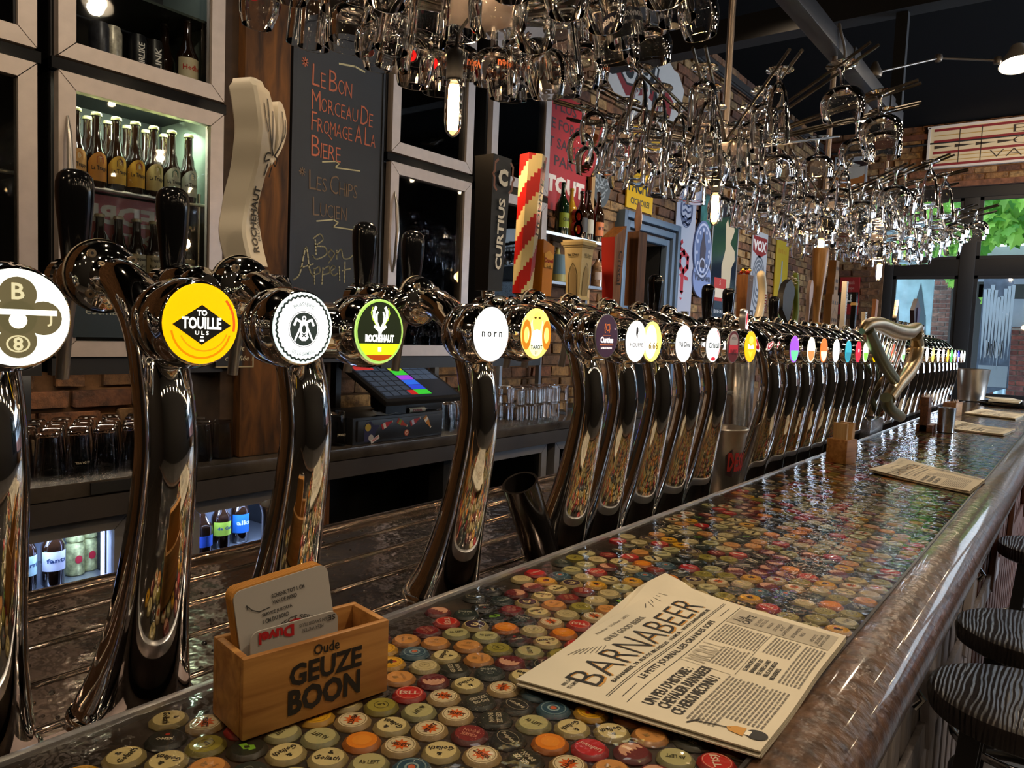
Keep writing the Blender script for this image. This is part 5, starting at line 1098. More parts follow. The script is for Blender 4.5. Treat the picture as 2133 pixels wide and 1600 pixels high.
# ---- beyond the fridges: red sign, wall shelves with spirits, door frame, posters
def panel(name, label, cat, px0, px1, pz_top, pz_bot, mat, art=None, y=YW-.035, th=.012, edge=None):
    """flat sign on the back wall; px0, px1 its sides, heights taken along its first side"""
    a0, a1, b0 = at(px0, pz_top, 1, y), at(px1, pz_top, 1, y), at(px0, pz_bot, 1, y); w = a1.x-a0.x; h = a0.z-b0.z
    t = thing(name, label, cat, ((a0.x+a1.x)/2, y, b0.z)); mk('panel', MB().box((-w/2, -th/2, 0), (w/2, th/2, h), mat), t)
    if edge: e = MB(); e.box((-w/2-.012, -th/2-.003, -.012), (-w/2, th/2, h+.012), edge).box((w/2, -th/2-.003, -.012), (w/2+.012, th/2, h+.012), edge).box((-w/2, -th/2-.003, h), (w/2, th/2, h+.012), edge).box((-w/2, -th/2-.003, -.012), (w/2, th/2, 0), edge); mk('frame', e, t)
    if art: a = MB(); art(a, frame((0, -th/2-.0012, h/2), (1, 0, 0), (0, 0, 1)), w, h); mk('print', a, t)
    return t
def art_red(a, T, w, h):
    K = ink('2c0c0a')
    for tx, v, ww in (('PLUS', .40, .45), ('DE FORCE', .24, .85), ('ET SANTE', .08, .85), ('PAR', -.07, .4)): a.text(tx, 0, v*h, h*.09, K, T, 0, w=w*ww, bold=.015)
    a.text('STOUT', 0, -.27*h, h*.15, ink('d8cfc4'), T, 0, w=w*.95, bold=.06)
panel('slogan_sign', 'large red sign with black French slogan and white last word', 'sign', 1128, 1228, 178, 432, M('sign_red', '9c1416', .45), art_red)
p = at(1233, 340, 1, 2.8); solo('door_batten', MB().box((p.x-.02, 2.78, CZ+.2), (p.x+.02, 2.81, CZ+1.35), wood('pale_batten', '8a6a3a', 'b8925a', 6, .5, 2)), 'thin pale wooden batten between the red sign and the grey shield', 'batten')
p = at(1249, 372, 1, YW-.04); a = MB(); T = frame((0, -.012, 0), (1, 0, 0), (0, 0, 1)); sh = [(.13*cos(k*pi/12), .20*sin(k*pi/12)*(1 if k > 12 else .7)+.0) for k in range(24)]; a.prism(sh, 0, .02, M('lead_grey', '4c5050', .5, .4), Matrix(((1, 0, 0, 0), (0, 0, 1, -.02), (0, 1, 0, 0), (0, 0, 0, 1))))
o = solo('wall_shield', a, 'grey cast shield plaque beside the red slogan sign', 'plaque', None, tuple(p)); a = MB(); T = frame((0, -.021, 0), (1, 0, 0), (0, 0, 1)); G = M('lead_light', '8a9090', .5, .4); a.ring(0, .02, .06, .07, G, T, 0, sy=1.3); a.ring(0, .02, .025, .035, G, T, 0, sy=1.6); a.ring(-.075, .03, .02, .03, G, T, 0, sy=2.2); a.ring(.075, .03, .02, .03, G, T, 0, sy=2.2); a.ring(0, -.09, .045, .055, G, T, 0); a.stroke([(-.08, -.06), (0, -.12), (.08, -.06)], .012, G, T); mk('relief', a, o)
panel('enamel_sign', 'yellow enamel sign lettered in black above the kitchen doorway', 'sign', 1307, 1362, 352, 432, M('enamel_yellow', 'c8a018', .25), lambda a, T, w, h: (a.text('PACHA', 0, h*.16, h*.42, ink('1a1812'), T, 0, w=w*.9, bold=.03), a.text('CICHOREI', 0, -h*.28, h*.17, ink('2a2a1a'), T, 0, w=w*.72, bold=.02)))
# shelves with spirits
sp = thing('spirit_shelf', 'narrow wall shelf unit with chrome edges holding spirit bottles', 'shelf', (3.9, 2.75, CTZ)); SX0, SX1 = 3.46, at(1262, 600, 1, 2.62).x
z1 = at(1200, 592, 1, 2.62).z; z2 = at(1225, 500, 1, 2.62).z
for z in (z1, z2): mk('shelf_board', MB().box((SX0-3.9, -.13, z-.012-CTZ), (SX1-3.9, .06, z-CTZ), M('shelf_dark', (.03, .03, .03), .3)).box((SX0-3.9, -.135, z-.016-CTZ), (SX1-3.9, -.13, z+.002-CTZ), M('chrome_edge', (.7, .7, .72), .2, 1)), sp)
for x in (SX0+.05, SX0+.45, SX1-.03): mk('post', MB().box((x-3.9-.012, -.0, 0), (x-3.9+.012, .03, z2+.1-CTZ), M('shelf_post', (.25, .27, .3), .3, .8)), sp)
mk('foot_board', MB().box((SX0-3.9, -.10, 0), (SX1-3.9, .08, .012), BLACKM), sp)
def sp_at(px): return at(px, 520, 1, 2.69).x
for px, H, R, g, lc, tx, lab in ((1165, .33, .045, GREENB, '8a9a1c', 'CHARTR', 'green liqueur bottle with a pour spout and olive label on the top spirit shelf'), (1183, .31, .040, M('yellow_liqueur', (.5, .28, .02), .1, coat=1), 'c8901c', 'CHARTR', 'yellow liqueur bottle with a pour spout and amber label'), (1205, .31, .044, AMBER, '3a3a3a', None, 'dark round-shouldered bottle behind the red number eight'), (1219, .33, .040, AMBER, 'b8b8a8', None, 'black wine-shaped bottle with grey label next to the red eight'),
                              (1240, .34, .041, AMBER, 'c8723a', 'BYR', 'black bottle with orange label on the top spirit shelf'), (1257, .32, .038, AMBER, 'c8822a', 'CHAP', 'black bottle with white-edged orange label on the top spirit shelf'), (1274, .32, .039, GREENB, '6a9a5a', 'absen', 'black bottle with pale green label at the end of the top spirit shelf')):
    bottle((min(sp_at(px), SX1-.04), 2.68, z2), lab, g, H, R, '141212' if g is AMBER else None, None, .09, .05, lc, tx, '1a1812', neck=.35)
bottle((sp_at(1163)-.02, 2.68, z1), 'yellow to grey-blue stoneware bottle on the lower spirit shelf', M('stone_bottle', 'a8a05a', .5), .215, .058, '6a5a2a', None, .12, .05, '5a7a88', None, neck=.28)
bottle((sp_at(1183)+.0, 2.66, z1), 'pale pink-labelled bottle on the lower spirit shelf', M('pink_glass', (.25, .16, .14), .15, coat=1), .25, .035, 'a86a4a', None, .09, .03, 'c8b0a8', 'MAR', '5a3a3a')
o = bottle((sp_at(1238), 2.66, z1), 'clear jar with corks on the lower spirit shelf', M('cork_jar', (.30, .18, .10), .12, coat=1, noise=.6, nscale=40), .19, .042, None, None, .05, .05, 'c8b8b0', None, neck=.2)
solo('wooden_dice_cup', MB().box((-.025, -.03, 0), (.025, .03, .09), M('amber_wood', 'c8862a', .5), bev=.004), 'small amber wooden block on the lower spirit shelf', 'block', None, (min(sp_at(1252), SX1-.04), 2.68, z1))
e = MB(); e.ring(0, .045, .024, .045, M('ornament_red', 'a8202a', .4), wallframe(0, -.012, .11), 0); e.ring(0, -.035, .028, .052, M('ornament_red'), wallframe(0, -.012, .11), 0)
for zz_, r0, r1 in ((.155, .024, .045), (.075, .028, .052)): e.lathe([(r0, -.012), (r1, -.012), (r1, .012), (r0, .012), (r0, -.012)], M('ornament_red'), Matrix.Translation((0, 0, zz_)) @ Matrix.Rotation(pi/2, 4, 'X'), 24, cap=False)
solo('red_number_eight', e, 'red figure eight ornament in front of the spirit bottles', 'ornament', None, (at(1211, 455, 1, 2.60).x, 2.632, z2-.023))
# doorway frame: stepped blue-grey mouldings
DFM = M('door_frame_blue', '5f7186', .35, .2)
w = bpy.data.objects.new('door_1', None); COL.objects.link(w); w['kind'] = 'structure'
for i, (o_, d) in enumerate(((.0, .05), (.065, .07), (.13, .085))):
    mk('moulding', MB().box((DX0-o_-.05, YW-d, 0), (DX0-o_, YW+.02, DZ+o_+.05), DFM, bev=.006).box((DX1+o_, YW-d, 0), (DX1+o_+.05, YW+.02, DZ+o_+.05), DFM, bev=.006).box((DX0-o_, YW-d, DZ+o_), (DX1+o_, YW+.02, DZ+o_+.05), DFM, bev=.006), w)
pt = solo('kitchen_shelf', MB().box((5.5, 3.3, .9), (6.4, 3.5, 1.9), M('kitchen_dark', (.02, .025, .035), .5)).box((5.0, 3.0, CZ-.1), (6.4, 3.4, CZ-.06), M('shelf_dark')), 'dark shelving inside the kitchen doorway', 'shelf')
solo('copper_pan', MB().lathe([(.05, 0), (.08, .02), (.085, .10), (.08, .105)], M('copper', (.7, .35, .12), .3, 1), None, 20), 'small copper pan on the shelf inside the kitchen doorway', 'pan', None, (5.95, 3.1, CZ-.06))
def art_cor(a, T, w, h):
    for k in range(3): a.ring(0, h*.345, w*.30-k*w*.03, w*.32-k*w*.03, ink('3a4668'), T, 0, sy=1.25)
    for k in range(4): a.stroke([(-w*.18, h*.37-k*.05), (-w*.05, h*.385-k*.05), (w*.08, h*.365-k*.05), (w*.2, h*.38-k*.05)], .018, ink('3a4668'), T)
    a.poly([(-w*.3, h*.31), (0, h*.27), (w*.3, h*.31), (w*.25, h*.285), (0, h*.245), (-w*.25, h*.285)], ink('3a4668'), T)
    R = ink('a82430')
    a.stroke([(-w*.12, h*.10), (-w*.22, h*.08), (-w*.22, h*.045), (-w*.05, h*.03)], w*.09, R, T)
    hexa = [(0, h*.02), (w*.2, -h*.015), (w*.2, -h*.085), (0, -h*.125), (-w*.2, -h*.085), (-w*.2, -h*.015), (0, h*.02)]; a.stroke(hexa, w*.13, R, T)
    a.stroke([(-w*.04, -h*.15), (-w*.04, -h*.27)], w*.15, R, T); a.poly([(w*.02, -h*.15), (w*.24, -h*.16), (w*.28, -h*.185), (w*.1, -h*.185)], R, T, .0004); a.poly([(-w*.2, -h*.15), (-w*.04, -h*.135), (w*.05, -h*.16), (-w*.1, -h*.175)], R, T, .0004); a.poly([(-w*.14, -h*.27), (w*.08, -h*.27), (-w*.03, -h*.30)], R, T); a.poly([(-w*.12, -h*.32), (w*.02, -h*.325), (-w*.08, -h*.345)], R, T)
panel('gothic_banner', 'tall white banner with red gothic letters and a blue crest beyond the doorway', 'banner', 1411, 1452, 385, 668, M('banner_white', 'a9aab8', .3), art_cor)
panel('small_picture', 'small glazed green and blue picture beside the gothic banner', 'picture', 1461, 1484, 402, 470, M('picture_green', '3a6a6a', .12, noise=.7, nscale=5), None, edge=BLACKM)
def oval(name, label, px, py, rx, rz, mat, art=None):
    p = at(px, py, 1, YW-.045); t = solo(name, MB().lathe([(1, -.01), (1, .01)], mat, Matrix(((rx, 0, 0, 0), (0, 0, 1, 0), (0, rz, 0, 0), (0, 0, 0, 1))), 36), label, 'sign', None, tuple(p))
    if art: a = MB(); art(a, frame((0, -.0112, 0), (1, 0, 0), (0, 0, 1))); mk('print', a, t)
oval('oval_sign', 'blue oval sign with a pierced round window design', 1462, 522, .19, .26, M('sign_blue', '5a6a94', .35), lambda a, T: (a.ring(0, 0, .85*.19, .93*.19, ink('aab2cc'), T, 0, sy=1.35), a.poly([(-.05, -.15), (-.06, .02), (0, .17), (.06, .02), (.05, -.15)], ink('3a3440'), T, .0005), a.ring(0, -.13, .05, .065, ink('aab2cc'), T, .001), [a.disc(.13*cos(q), .18*sin(q), .018, ink('aab2cc'), T, .0008) for q in [k*.55 for k in range(12)]]))
oval('oval_sign', 'blue-grey egg-shaped sign lettered in dark script under the pierced one', 1460, 580, .19, .17, M('sign_blue2', '7c8cb8', .35), lambda a, T: a.text('Val-Dieu', 0, .01, .07, ink('2a2c3a'), T, 0, w=.34, bold=.02))
def art_dark(a, T, w, h):
    C = ink('b8a88a'); a.poly([(-.05*w, -h*.35), (.25*w, -h*.4), (.3*w, -h*.05), (.42*w, h*.02), (.4*w, h*.1), (.2*w, h*.16), (.35*w, h*.28), (.3*w, h*.33), (.1*w, h*.3), (.05*w, h*.36), (-.02*w, h*.32), (.02*w, h*.1), (-.1*w, -h*.05)], C, T)
    a.rect(-.35*w, -h*.36, .12*w, -h*.16, ink('a8322c'), T, .0005); a.text('S', -.12*w, -h*.2, h*.04, ink('e0d0c0'), T, .001); a.rect(-.3*w, -h*.33, .06*w, -h*.25, ink('d0c0a8'), T, .001); a.text('BIERE', -.1*w, -h*.45, h*.03, ink('b8b8b8'), T, .0005, w=w*.4)
panel('framed_poster', 'dark framed poster of a pale dancing figure behind two black handles', 'poster', 1488, 1541, 412, 660, M('poster_dark', '1c2430', .12), art_dark, edge=M('poster_white_edge', 'a8a8a8', .4))
def art_vox(a, T, w, h):
    a.poly([(-w*.45, h*.45), (w*.45, h*.45), (w*.45, h*.30), (0, h*.24), (-w*.45, h*.30)], ink('7a1c1c'), T); a.text('VOX', 0, h*.36, h*.11, ink('d8cfc8'), T, .0006, w=w*.85, bold=.05)
    for k in range(4): a.ring(0, h*.02-k*.01, w*(.14+.08*k), w*(.18+.08*k), ink('5c6068'), T, 0, sy=1.5)
    a.text('CLASSE', 0, -h*.33, h*.08, ink('2a2c34'), T, .0006, w=w*.9, bold=.04)
panel('white_poster', 'white poster with dark red band and grey spirals behind the flower handle', 'poster', 1568, 1600, 478, 690, M('poster_white', 'a8a8ac', .4), art_vox)
def art_yel(a, T, w, h):
    [a.rect(-w*.35+q*w*.14, h*.36, -w*.35+q*w*.14+w*.08, h*.41-.01*(q % 2), ink('a8781c'), T) for q in range(5)]; a.poly([(-w*.16, -h*.42), (w*.16, -h*.42), (w*.16, -h*.05), (w*.05, h*.1), (w*.05, h*.28), (-w*.05, h*.28), (-w*.05, h*.1), (-w*.16, -h*.05)], ink('8a8a80'), T); a.poly([(-w*.10, -h*.40), (w*.10, -h*.40), (w*.10, -h*.05), (-w*.10, -h*.05)], ink('5a6a3a'), T, .0006)
panel('yellow_poster', 'yellow poster of a bottle on the brick wall', 'poster', 1618, 1644, 498, 690, M('poster_yellow', 'a88a20', .5), art_yel)
#panel('red_notice', 'small red and black notice lettered in white in the corner by the window', 'sign', 1752, 1790, 578, 655, M('notice_red', '8c1c1c', .5), lambda a, T, w, h: (a.rect(-w/2, -h*.22, w/2, h*.1, ink('141414'), T, 0), a.text('VALET', 0, -h*.06, h*.2, ink('d8d0c0'), T, .0006, w=w*.85, bold=.03), a.text('Brussels Europe', 0, h*.3, h*.12, ink('c88a7a'), T, .0006, w=w*.8)))
# graffiti-shaped white sign high on the wall
p = at(1345, 165, 1, YW-.05); sh = [(.62*cos(k*2*pi/22)*(1+.08*(k % 2)), .30*sin(k*2*pi/22)*(1+.15*((k*7) % 3-1))) for k in range(22)]
o = solo('splash_sign', MB().prism(sh, -.01, .01, M('splash_white', 'b8b0a8', .6), Matrix(((1, 0, 0, 0), (0, 0, -1, 0), (0, 1, 0, 0), (0, 0, 0, 1)))), 'white splash-shaped sign with black and red graffiti letters high on the brick wall', 'sign', None, (p.x, p.y, p.z)); a = MB(); T = frame((0, -.012, 0), (1, 0, 0), (0, 0, 1)); a.poly([(-.55, .18), (-.2, .2), (.1, .1), (.45, -.05), (.4, -.2), (0, -.12), (-.3, -.2), (-.5, -.05)], ink('7a1818'), T, 0); a.text('UB\'s', -.05, 0, .34, ink('141414'), T, .001, w=.72, bold=.09, rot=-.2); a.text('UB\'s', -.05, 0, .31, ink('b8b2aa'), T, .002, w=.66, bold=.0, rot=-.2); mk('lettering', a, o)
# far wall sign and poster
a0, a1, b0 = at(1938, 268, 0, XF-.05), at(2133, 248, 0, XF-.05), at(1936, 351, 0, XF-.05); hh = a0.z-b0.z; ww = 3.0
t = thing('far_wall_sign', 'long cream and red striped sign with outlined capital letters above the window', 'sign', (XF-.05, a0.y-ww/2, b0.z)); mk('panel', MB().box((-.02, -ww/2, 0), (.02, ww/2, hh), M('sign_cream', 'c8b898', .5)), t)
a = MB(); T = farframe(-.022, 0, hh/2); Rm = ink('7a1820'); Km = ink('2a2018'); Gm = ink('a8884a')
for v in (.42, .14, -.14, -.44): a.rect(-ww/2+.05, (v-.03)*hh, ww/2-.05, (v+.03)*hh, Rm, T)
for v in (.28, -.24, -.34): a.rect(-ww/2+.05, (v-.01)*hh, -ww*.16, (v+.01)*hh, Gm, T, .0004)
for u in (-.40, -.33): a.rect(u*ww-.004, -.42*hh, u*ww+.004, .42*hh, Km, T, .0006)
for k in range(4): a.poly([(-ww*.48+k*.2, .04*hh), (-ww*.48+k*.2+.19, .0), (-ww*.48+k*.2, -.04*hh)], Km, T, .0006)
for tx, u, v, w_ in (('BIERE', .05, .28, .9), ('OMER', .05, .0, .8), ('VANDER GHINSTE', .1, -.28, 2.0)): a.text(tx, (-.235*ww)+w_/2+(0 if tx[0] != 'V' else -.2), v*hh, hh*.18, Km, T, .0006, w=w_, bold=-.02)
mk('print', a, t); e = MB(); 
for z in (0, hh): e.box((-.03, -ww/2-.02, z-.012), (.02, ww/2+.02, z+.012), M('sign_white_edge', 'c8c0b8', .4))
for y in (-ww/2, ww/2): e.box((-.03, y-.012, 0), (.02, y+.012, hh), M('sign_white_edge'))
mk('frame', e, t)
a0, a1, b0 = at(1744, 332, 0, XF-.04), at(1805, 325, 0, XF-.04), at(1744, 400, 0, XF-.04); ww = a0.y-a1.y; hh = (a0.z-b0.z)*1.8
t = thing('beer_poster', 'dark poster of a frothy beer glass on the end wall beside the window', 'poster', (XF-.045, a0.y-ww/2, a0.z-hh)); mk('panel', MB().box((-.01, -ww/2, 0), (.01, ww/2, hh), M('poster_brown', '2a1c1c', .4)), t); a = MB(); T = farframe(-.012, 0, hh/2); a.poly([(-.12, -.3), (.12, -.3), (.17, .15), (-.17, .15)], ink('a8642a'), T); a.disc(0, .2, .19, ink('b8b0a4'), T, .0005, ry=.10); mk('print', a, t); e = MB(); e.box((-.014, -ww/2-.02, -.02), (.01, -ww/2, hh+.02), M('poster_white_edge')).box((-.014, ww/2, -.02), (.01, ww/2+.02, hh+.02), M('poster_white_edge')).box((-.014, -ww/2, hh), (.01, ww/2, hh+.02), M('poster_white_edge')); mk('frame', e, t)

a0, a1, b0 = at(1752, 578, 0, XF-.03), at(1792, 578, 0, XF-.03), at(1752, 655, 0, XF-.03); w, h = a0.y-a1.y, a0.z-b0.z
t = thing('red_notice', 'small red and black notice lettered in white in the corner by the window', 'sign', (XF-.04, a0.y-w/2, b0.z)); mk('panel', MB().box((-.012, -w/2, 0), (.02, w/2, h), M('notice_red', '8c1c1c', .5)), t); a = MB(); T = farframe(-.014, 0, h/2)
a.rect(-w/2, -h*.22, w/2, h*.1, ink('141414'), T, 0); a.text('LET', w*.18, -h*.06, h*.2, ink('d8d0c0'), T, .001, w=w*.5, bold=.03); a.text('Brussels', 0, h*.36, h*.1, ink('c88a7a'), T, .001, w=w*.5); a.text('Europe', 0, h*.2, h*.1, ink('c88a7a'), T, .001, w=w*.5); mk('print', a, t)
# ================================================================== GLASS CHANDELIERS
YC = .95; HUBZ = CZ+.593
ROD = M('iron_rod', (.10, .085, .07), .3, .9)
def gob(kind):
    """hangs mouth down from its foot: foot on top at z = 0"""
    if kind == 'tulip':
        o = [(0, 0), (.032, -.001), (.034, -.003), (.008, -.009), (.0042, -.02), (.0042, -.062), (.008, -.07), (.026, -.082), (.038, -.10), (.041, -.12), (.038, -.145), (.031, -.168)]
    elif kind == 'chalice':
        o = [(0, 0), (.034, -.001), (.036, -.003), (.008, -.009), (.0048, -.02), (.0048, -.05), (.010, -.056), (.036, -.066), (.048, -.084), (.050, -.105), (.046, -.13)]
    elif kind == 'flute':
        o = [(0, 0), (.030, -.001), (.032, -.004), (.009, -.010), (.0055, -.016), (.0055, -.03), (.011, -.036), (.020, -.06), (.027, -.11), (.031, -.17)]
    else:
        o = [(0, 0), (.033, -.001), (.035, -.004), (.009, -.010), (.006, -.016), (.006, -.03), (.016, -.038), (.031, -.052), (.034, -.08), (.034, -.155)]
    s = spline(o[6:], 3); out = o[:6]+s
    t = .0011; inner = []
    k0 = 2
    for r, z in reversed(s[k0:]): inner.append((max(r-t, .001), z if z != s[-1][1] else z+.0006))
    inner.append((0, s[k0][1]-.004))
    return out+inner
GM = {}
KN = {'tulip': 'tulip-shaped', 'chalice': 'wide round-bowled', 'flute': 'slender flared', 'band': 'straight-sided'}
def hglass(kind, T, label, group):
    nm = 'hanging_glass'
    if kind not in GM: o = mk(nm, MB().lathe(gob(kind), GLASS, None, 20, cap=False), None, angle=60); GM[kind] = o.data
    else: o = bpy.data.objects.new(nm, GM[kind]); COL.objects.link(o)
    o.matrix_world = T; return tag(o, label, 'glass', group)
def decal(o, kind, txt, hexc, zz, R, w, band=None):
    a = MB()
    if band:
        n = 24; vs = []
        for k in range(n): q = 2*pi*k/n; vs += [((R+.0006)*cos(q), (R+.0006)*sin(q), zz-.011), ((R+.0006)*cos(q), (R+.0006)*sin(q), zz+.011)]
        a.add(vs, [(2*k, 2*((k+1) % n), 2*((k+1) % n)+1, 2*k+1) for k in range(n)], M('band_navy', '0c1228', .3), None, True)
    vs_, fs_, (tw, th) = letters(txt, .03, 1)
    for ph in (0, 2.1, 4.2): a.add([((R+.0013)*cos(ph-q*w/tw/R), (R+.0013)*sin(ph-q*w/tw/R), zz-v*w/tw*1.2) for q, v in vs_], fs_, ink(hexc))
    mk('print', a, o)
EDI = M('filament_glass', (1, .62, .25), .3, em=26, ecol=(1, .55, .22)); EDG = M('filament_core', (1, .8, .5), .3, em=55, ecol=(1, .66, .34))
names = ['nearest', 'second', 'third', 'farthest']
def chandelier(ci, X, nr, fill, kinds, L=.44, tilt=34, a0=0.0, low=(6, 16), size=(1, 1.12)):
    nm = names[ci]
    t = thing('glass_rack_chandelier', '%s of the four round iron racks of hanging glasses over the taps' % nm, 'chandelier', (X, YC, HUBZ))
    mk('hub', MB().lathe([(0, -.02), (.055, -.018), (.075, -.006), (.06, .006), (.03, .012), (.02, .03), (.0, .03)], M('hub_steel', (.35, .3, .28), .35, .8), None, 28), t)
    top_ = (CZ+1.21 if ci else ZC)-HUBZ
    mk('hanger_rod', MB().cyl((0, 0, .02), (0, 0, top_+.6 if ci < 2 else top_), .011, M('hanger_rod', (.4, .32, .26), .3, .9), 14), t)
    n = 0; pr = []
    for k in range(nr):
        a = a0+2*pi*k/nr; got = [random.random() <= fill(a, j) for j in range(4)]; tl = radians(rnd(*low) if any(got) else tilt+rnd(-3, 3)); ca, sa = cos(a), sin(a)
        for s in (-1, 1):
            off = Vector((-sa, ca, 0))*.012*s; d = Vector((ca*cos(tl), sa*cos(tl), sin(tl)))
            mk('rod', MB().cyl(Vector((ca, sa, 0))*.05+off, Vector((ca, sa, 0))*.05+off*1.25+d*L, .0042, ROD, 8), t)
        for j, u in enumerate((.10, .20, .30, .40)):
            if not got[j]: continue
            kind = random.choice(kinds(a, j)); p = Vector((ca, sa, 0))*.05+Vector((ca*cos(tl), sa*cos(tl), sin(tl)))*u
            T = Matrix.Translation(Vector(t.location)+p+Vector((0, 0, .008))) @ Matrix.Rotation(a, 4, 'Z') @ Matrix.Rotation(-tl*rnd(.15, .6), 4, 'Y') @ Matrix.Rotation(rnd(0, 6.28), 4, 'Z')
            sc = rnd(*size); T = T @ Matrix.Scale(sc, 4)
            rs = ('outer rim' if j > 1 else 'inner part', 'window' if cos(a) > 0 else 'camera', nm)
            o = hglass(kind, T, '%s clear glass on the %s, %s side of the %s glass rack' % ((KN[kind],)+rs), '%s glasses, %s, %s side, %s rack' % ((KN[kind],)+rs))
            pr.append((o, kind, a, j)); n += 1
    # bulb on a short flex beside the hub
    bx, by, bz = X-.09, YC-.02, HUBZ-.155
    b = thing('filament_bulb', 'glowing tubular filament bulb under the %s glass rack' % nm, 'bulb', (bx, by, bz))
    mk('flex', MB().tube([(0, 0, .03), (.01, .005, .08), (.05, .012, .13), (.07, .018, .155-.02)], .003, BLACKM, 8), b)
    mk('socket', MB().lathe([(.0, .05), (.013, .048), (.015, .04), (.015, .0), (.012, -.006)], BLACKM, None, 18), b)
    mk('glass_tube', MB().lathe([(.010, 0), (.0155, -.008), (.016, -.02), (.016, -.075), (.013, -.092), (.006, -.1), (0, -.102)], thin_glass('bulb_glass', (1, .85, .6)) if 'bulb_glass' not in MATS else MATS['bulb_glass'], None, 20, cap=False), b)
    mk('filament', MB().cyl((0, 0, -.012), (0, 0, -.088), .0105, EDG, 12), b)
    light('bulb_light', 'POINT', (bx, by, bz-.05), 9.5, (1, .66, .36), .03)
    return t, pr
random.seed(12)
all_k = ['tulip', 'chalice', 'flute', 'band', 'tulip', 'chalice']
c0, g0 = chandelier(0, 1.11, 16, lambda a, j: 1.0 if j else .6, lambda a, j: ['chalice', 'tulip', 'band', 'tulip', 'chalice'], a0=.1, low=(17, 24), size=(.92, 1.04))
c1, g1_ = chandelier(1, 2.284, 15, lambda a, j: (.98 if cos(a-2.4) > -.25 else (.6 if j == 3 else .12)), lambda a, j: ['flute', 'flute', 'tulip', 'band'] if cos(a-2.4) > 0 else ['chalice'], L=.50, a0=.05, low=(11, 18))
c2, g2_ = chandelier(2, 3.40, 15, lambda a, j: .97, lambda a, j: ['flute', 'chalice', 'tulip', 'flute'], L=.48, a0=.2)
c3, g3_ = chandelier(3, 4.50, 14, lambda a, j: .97, lambda a, j: ['flute', 'chalice', 'tulip', 'chalice'], L=.50, a0=.13)
# marked glasses on the nearest rack
nb = 0; nv = 0; nr_ = 0
for o, kind, a, j in g0:
    if kind == 'band' and j >= 1 and -1.9 < ((a+pi) % (2*pi))-pi < 1.2 and nb < 4:
        decal(o, kind, 'TIMMERMANS', 'd8d8e0', -.118, .034, .065, True); nb += 1; o['label'] = 'straight glass with a navy lettered band hanging from the nearest rack'; o['group'] = 'navy-banded glasses on the nearest rack'
    elif kind == 'chalice' and nv < 6 and cos(a+.4) > -.1:
        decal(o, kind, 'Val-Dieu', 'c8704a', -.10, .0500, .07); nv += 1; o['label'] = 'round glass with coppery script hanging from the nearest rack'; o['group'] = 'script-lettered round glasses on the nearest rack'
    elif kind == 'tulip' and nr_ < 7 and cos(a-2.6) > 0:
        a_ = MB(); 
        for ph in (0, 2.1, 4.2): T = frame((.0412*cos(ph), .0412*sin(ph), -.12), (-sin(ph), cos(ph), 0), (0, 0, 1)); a_.disc(0, 0, .012, M('seal_red', 'c01820', .4), T, 0); a_.disc(0, 0, .005, M('seal_dark', '3a0c0c', .4), T, .0003)
        mk('red_seal', a_, o); nr_ += 1; o['label'] = 'tulip glass with small red seals hanging from the nearest rack'; o['group'] = 'red-sealed tulip glasses on the nearest rack'
# the steel beam carrying the racks, and its articulated lamps
BM = M('beam_grey', (.03, .031, .036), .45, .4)
bm_ = thing('steel_beam', 'dark grey steel box beam running over the taps towards the window', 'beam', (2.6, YC, CZ+1.2))
mk('beam_body', MB().box((-3.4, -.035, 0), (2.05, .035, .075), BM, bev=.004), bm_); mk('cable', MB().tube(spline([(.78, -.04, -.1), (.76, -.05, .0), (.70, -.045, .06), (.72, -.03, .10), (.80, 0, .09)], 5), .006, M('cable_grey', (.12, .11, .10), .5), 8), bm_)
for x in (-2.2, -.3, 1.0, 1.75): mk('clamp', MB().box((x-.05, -.042, -.008), (x+.05, .042, .083), BM, bev=.003), bm_)
M('beam_black', (.004, .004, .005), .7); mk('drop_post', MB().box((2.0, -.03, .07), (2.05, .03, ZC-CZ-1.2), MATS['beam_black']), bm_); mk('drop_post', MB().box((-2.0, -.03, .07), (-1.95, .03, ZC-CZ-1.2), MATS['beam_black']), bm_)
mk('cross_beam', MB().box((1.95, -3.5, .6), (2.08, 1.85, .75), M('beam_black', (.004, .004, .005), .7)), bm_)
LM = M('lamp_joint', (.22, .19, .16), .4, .8)
def armlamp(label, pts, head, headdir, power, on=True):
    t = thing('articulated_lamp', label, 'lamp', tuple(pts[0])); L = Vector(pts[0]); P = [Vector(p)-L for p in pts]
    mk('bracket', MB().lathe([(.03, -.02), (.035, 0), (.02, .03), (.012, .05)], LM, Matrix.Translation(P[0]), 16), t)
    for a, b in zip(P[:-1], P[1:]): mk('arm', MB().cyl(a, b, .006, LM, 10), t)
    for p in P[1:]: mk('joint', MB().lathe([(0, -.022), (.016, -.016), (.02, 0), (.016, .016), (0, .022)], LM, Matrix.Translation(p), 14), t)
    h = Vector(head)-L; T = Matrix.Translation(h) @ Vector(headdir).to_track_quat('-Z', 'Y').to_matrix().to_4x4()
    mk('shade', MB().lathe([(.02, .09), (.03, .085), (.045, .05), (.075, .01), (.085, -.02), (.082, -.02), (.07, .008), (.04, .045), (.02, .06)], M('lamp_shade_white', (.35, .33, .3), .4), T, 28, cap=False), t)
    mk('lamp_bulb', MB().lathe([(0, .04), (.02, .035), (.04, .01), (.045, -.01), (.035, -.028), (0, -.04)], M('lamp_glow', (1, .85, .65), .4, em=45, ecol=(1, .82, .6)), T, 20), t)
    light('lamp_light', 'SPOT', tuple(Vector(head)+Vector(headdir).normalized()*.05), power, WARM2, .04, tuple(Vector(head)+Vector(headdir)), 120)
    return t
pa, pb, pc, pd = at(1822, 152, 1, .93), at(1955, 121, 0, 4.4), at(2078, 126, 0, 4.55), at(2120, 128, 0, 4.62)
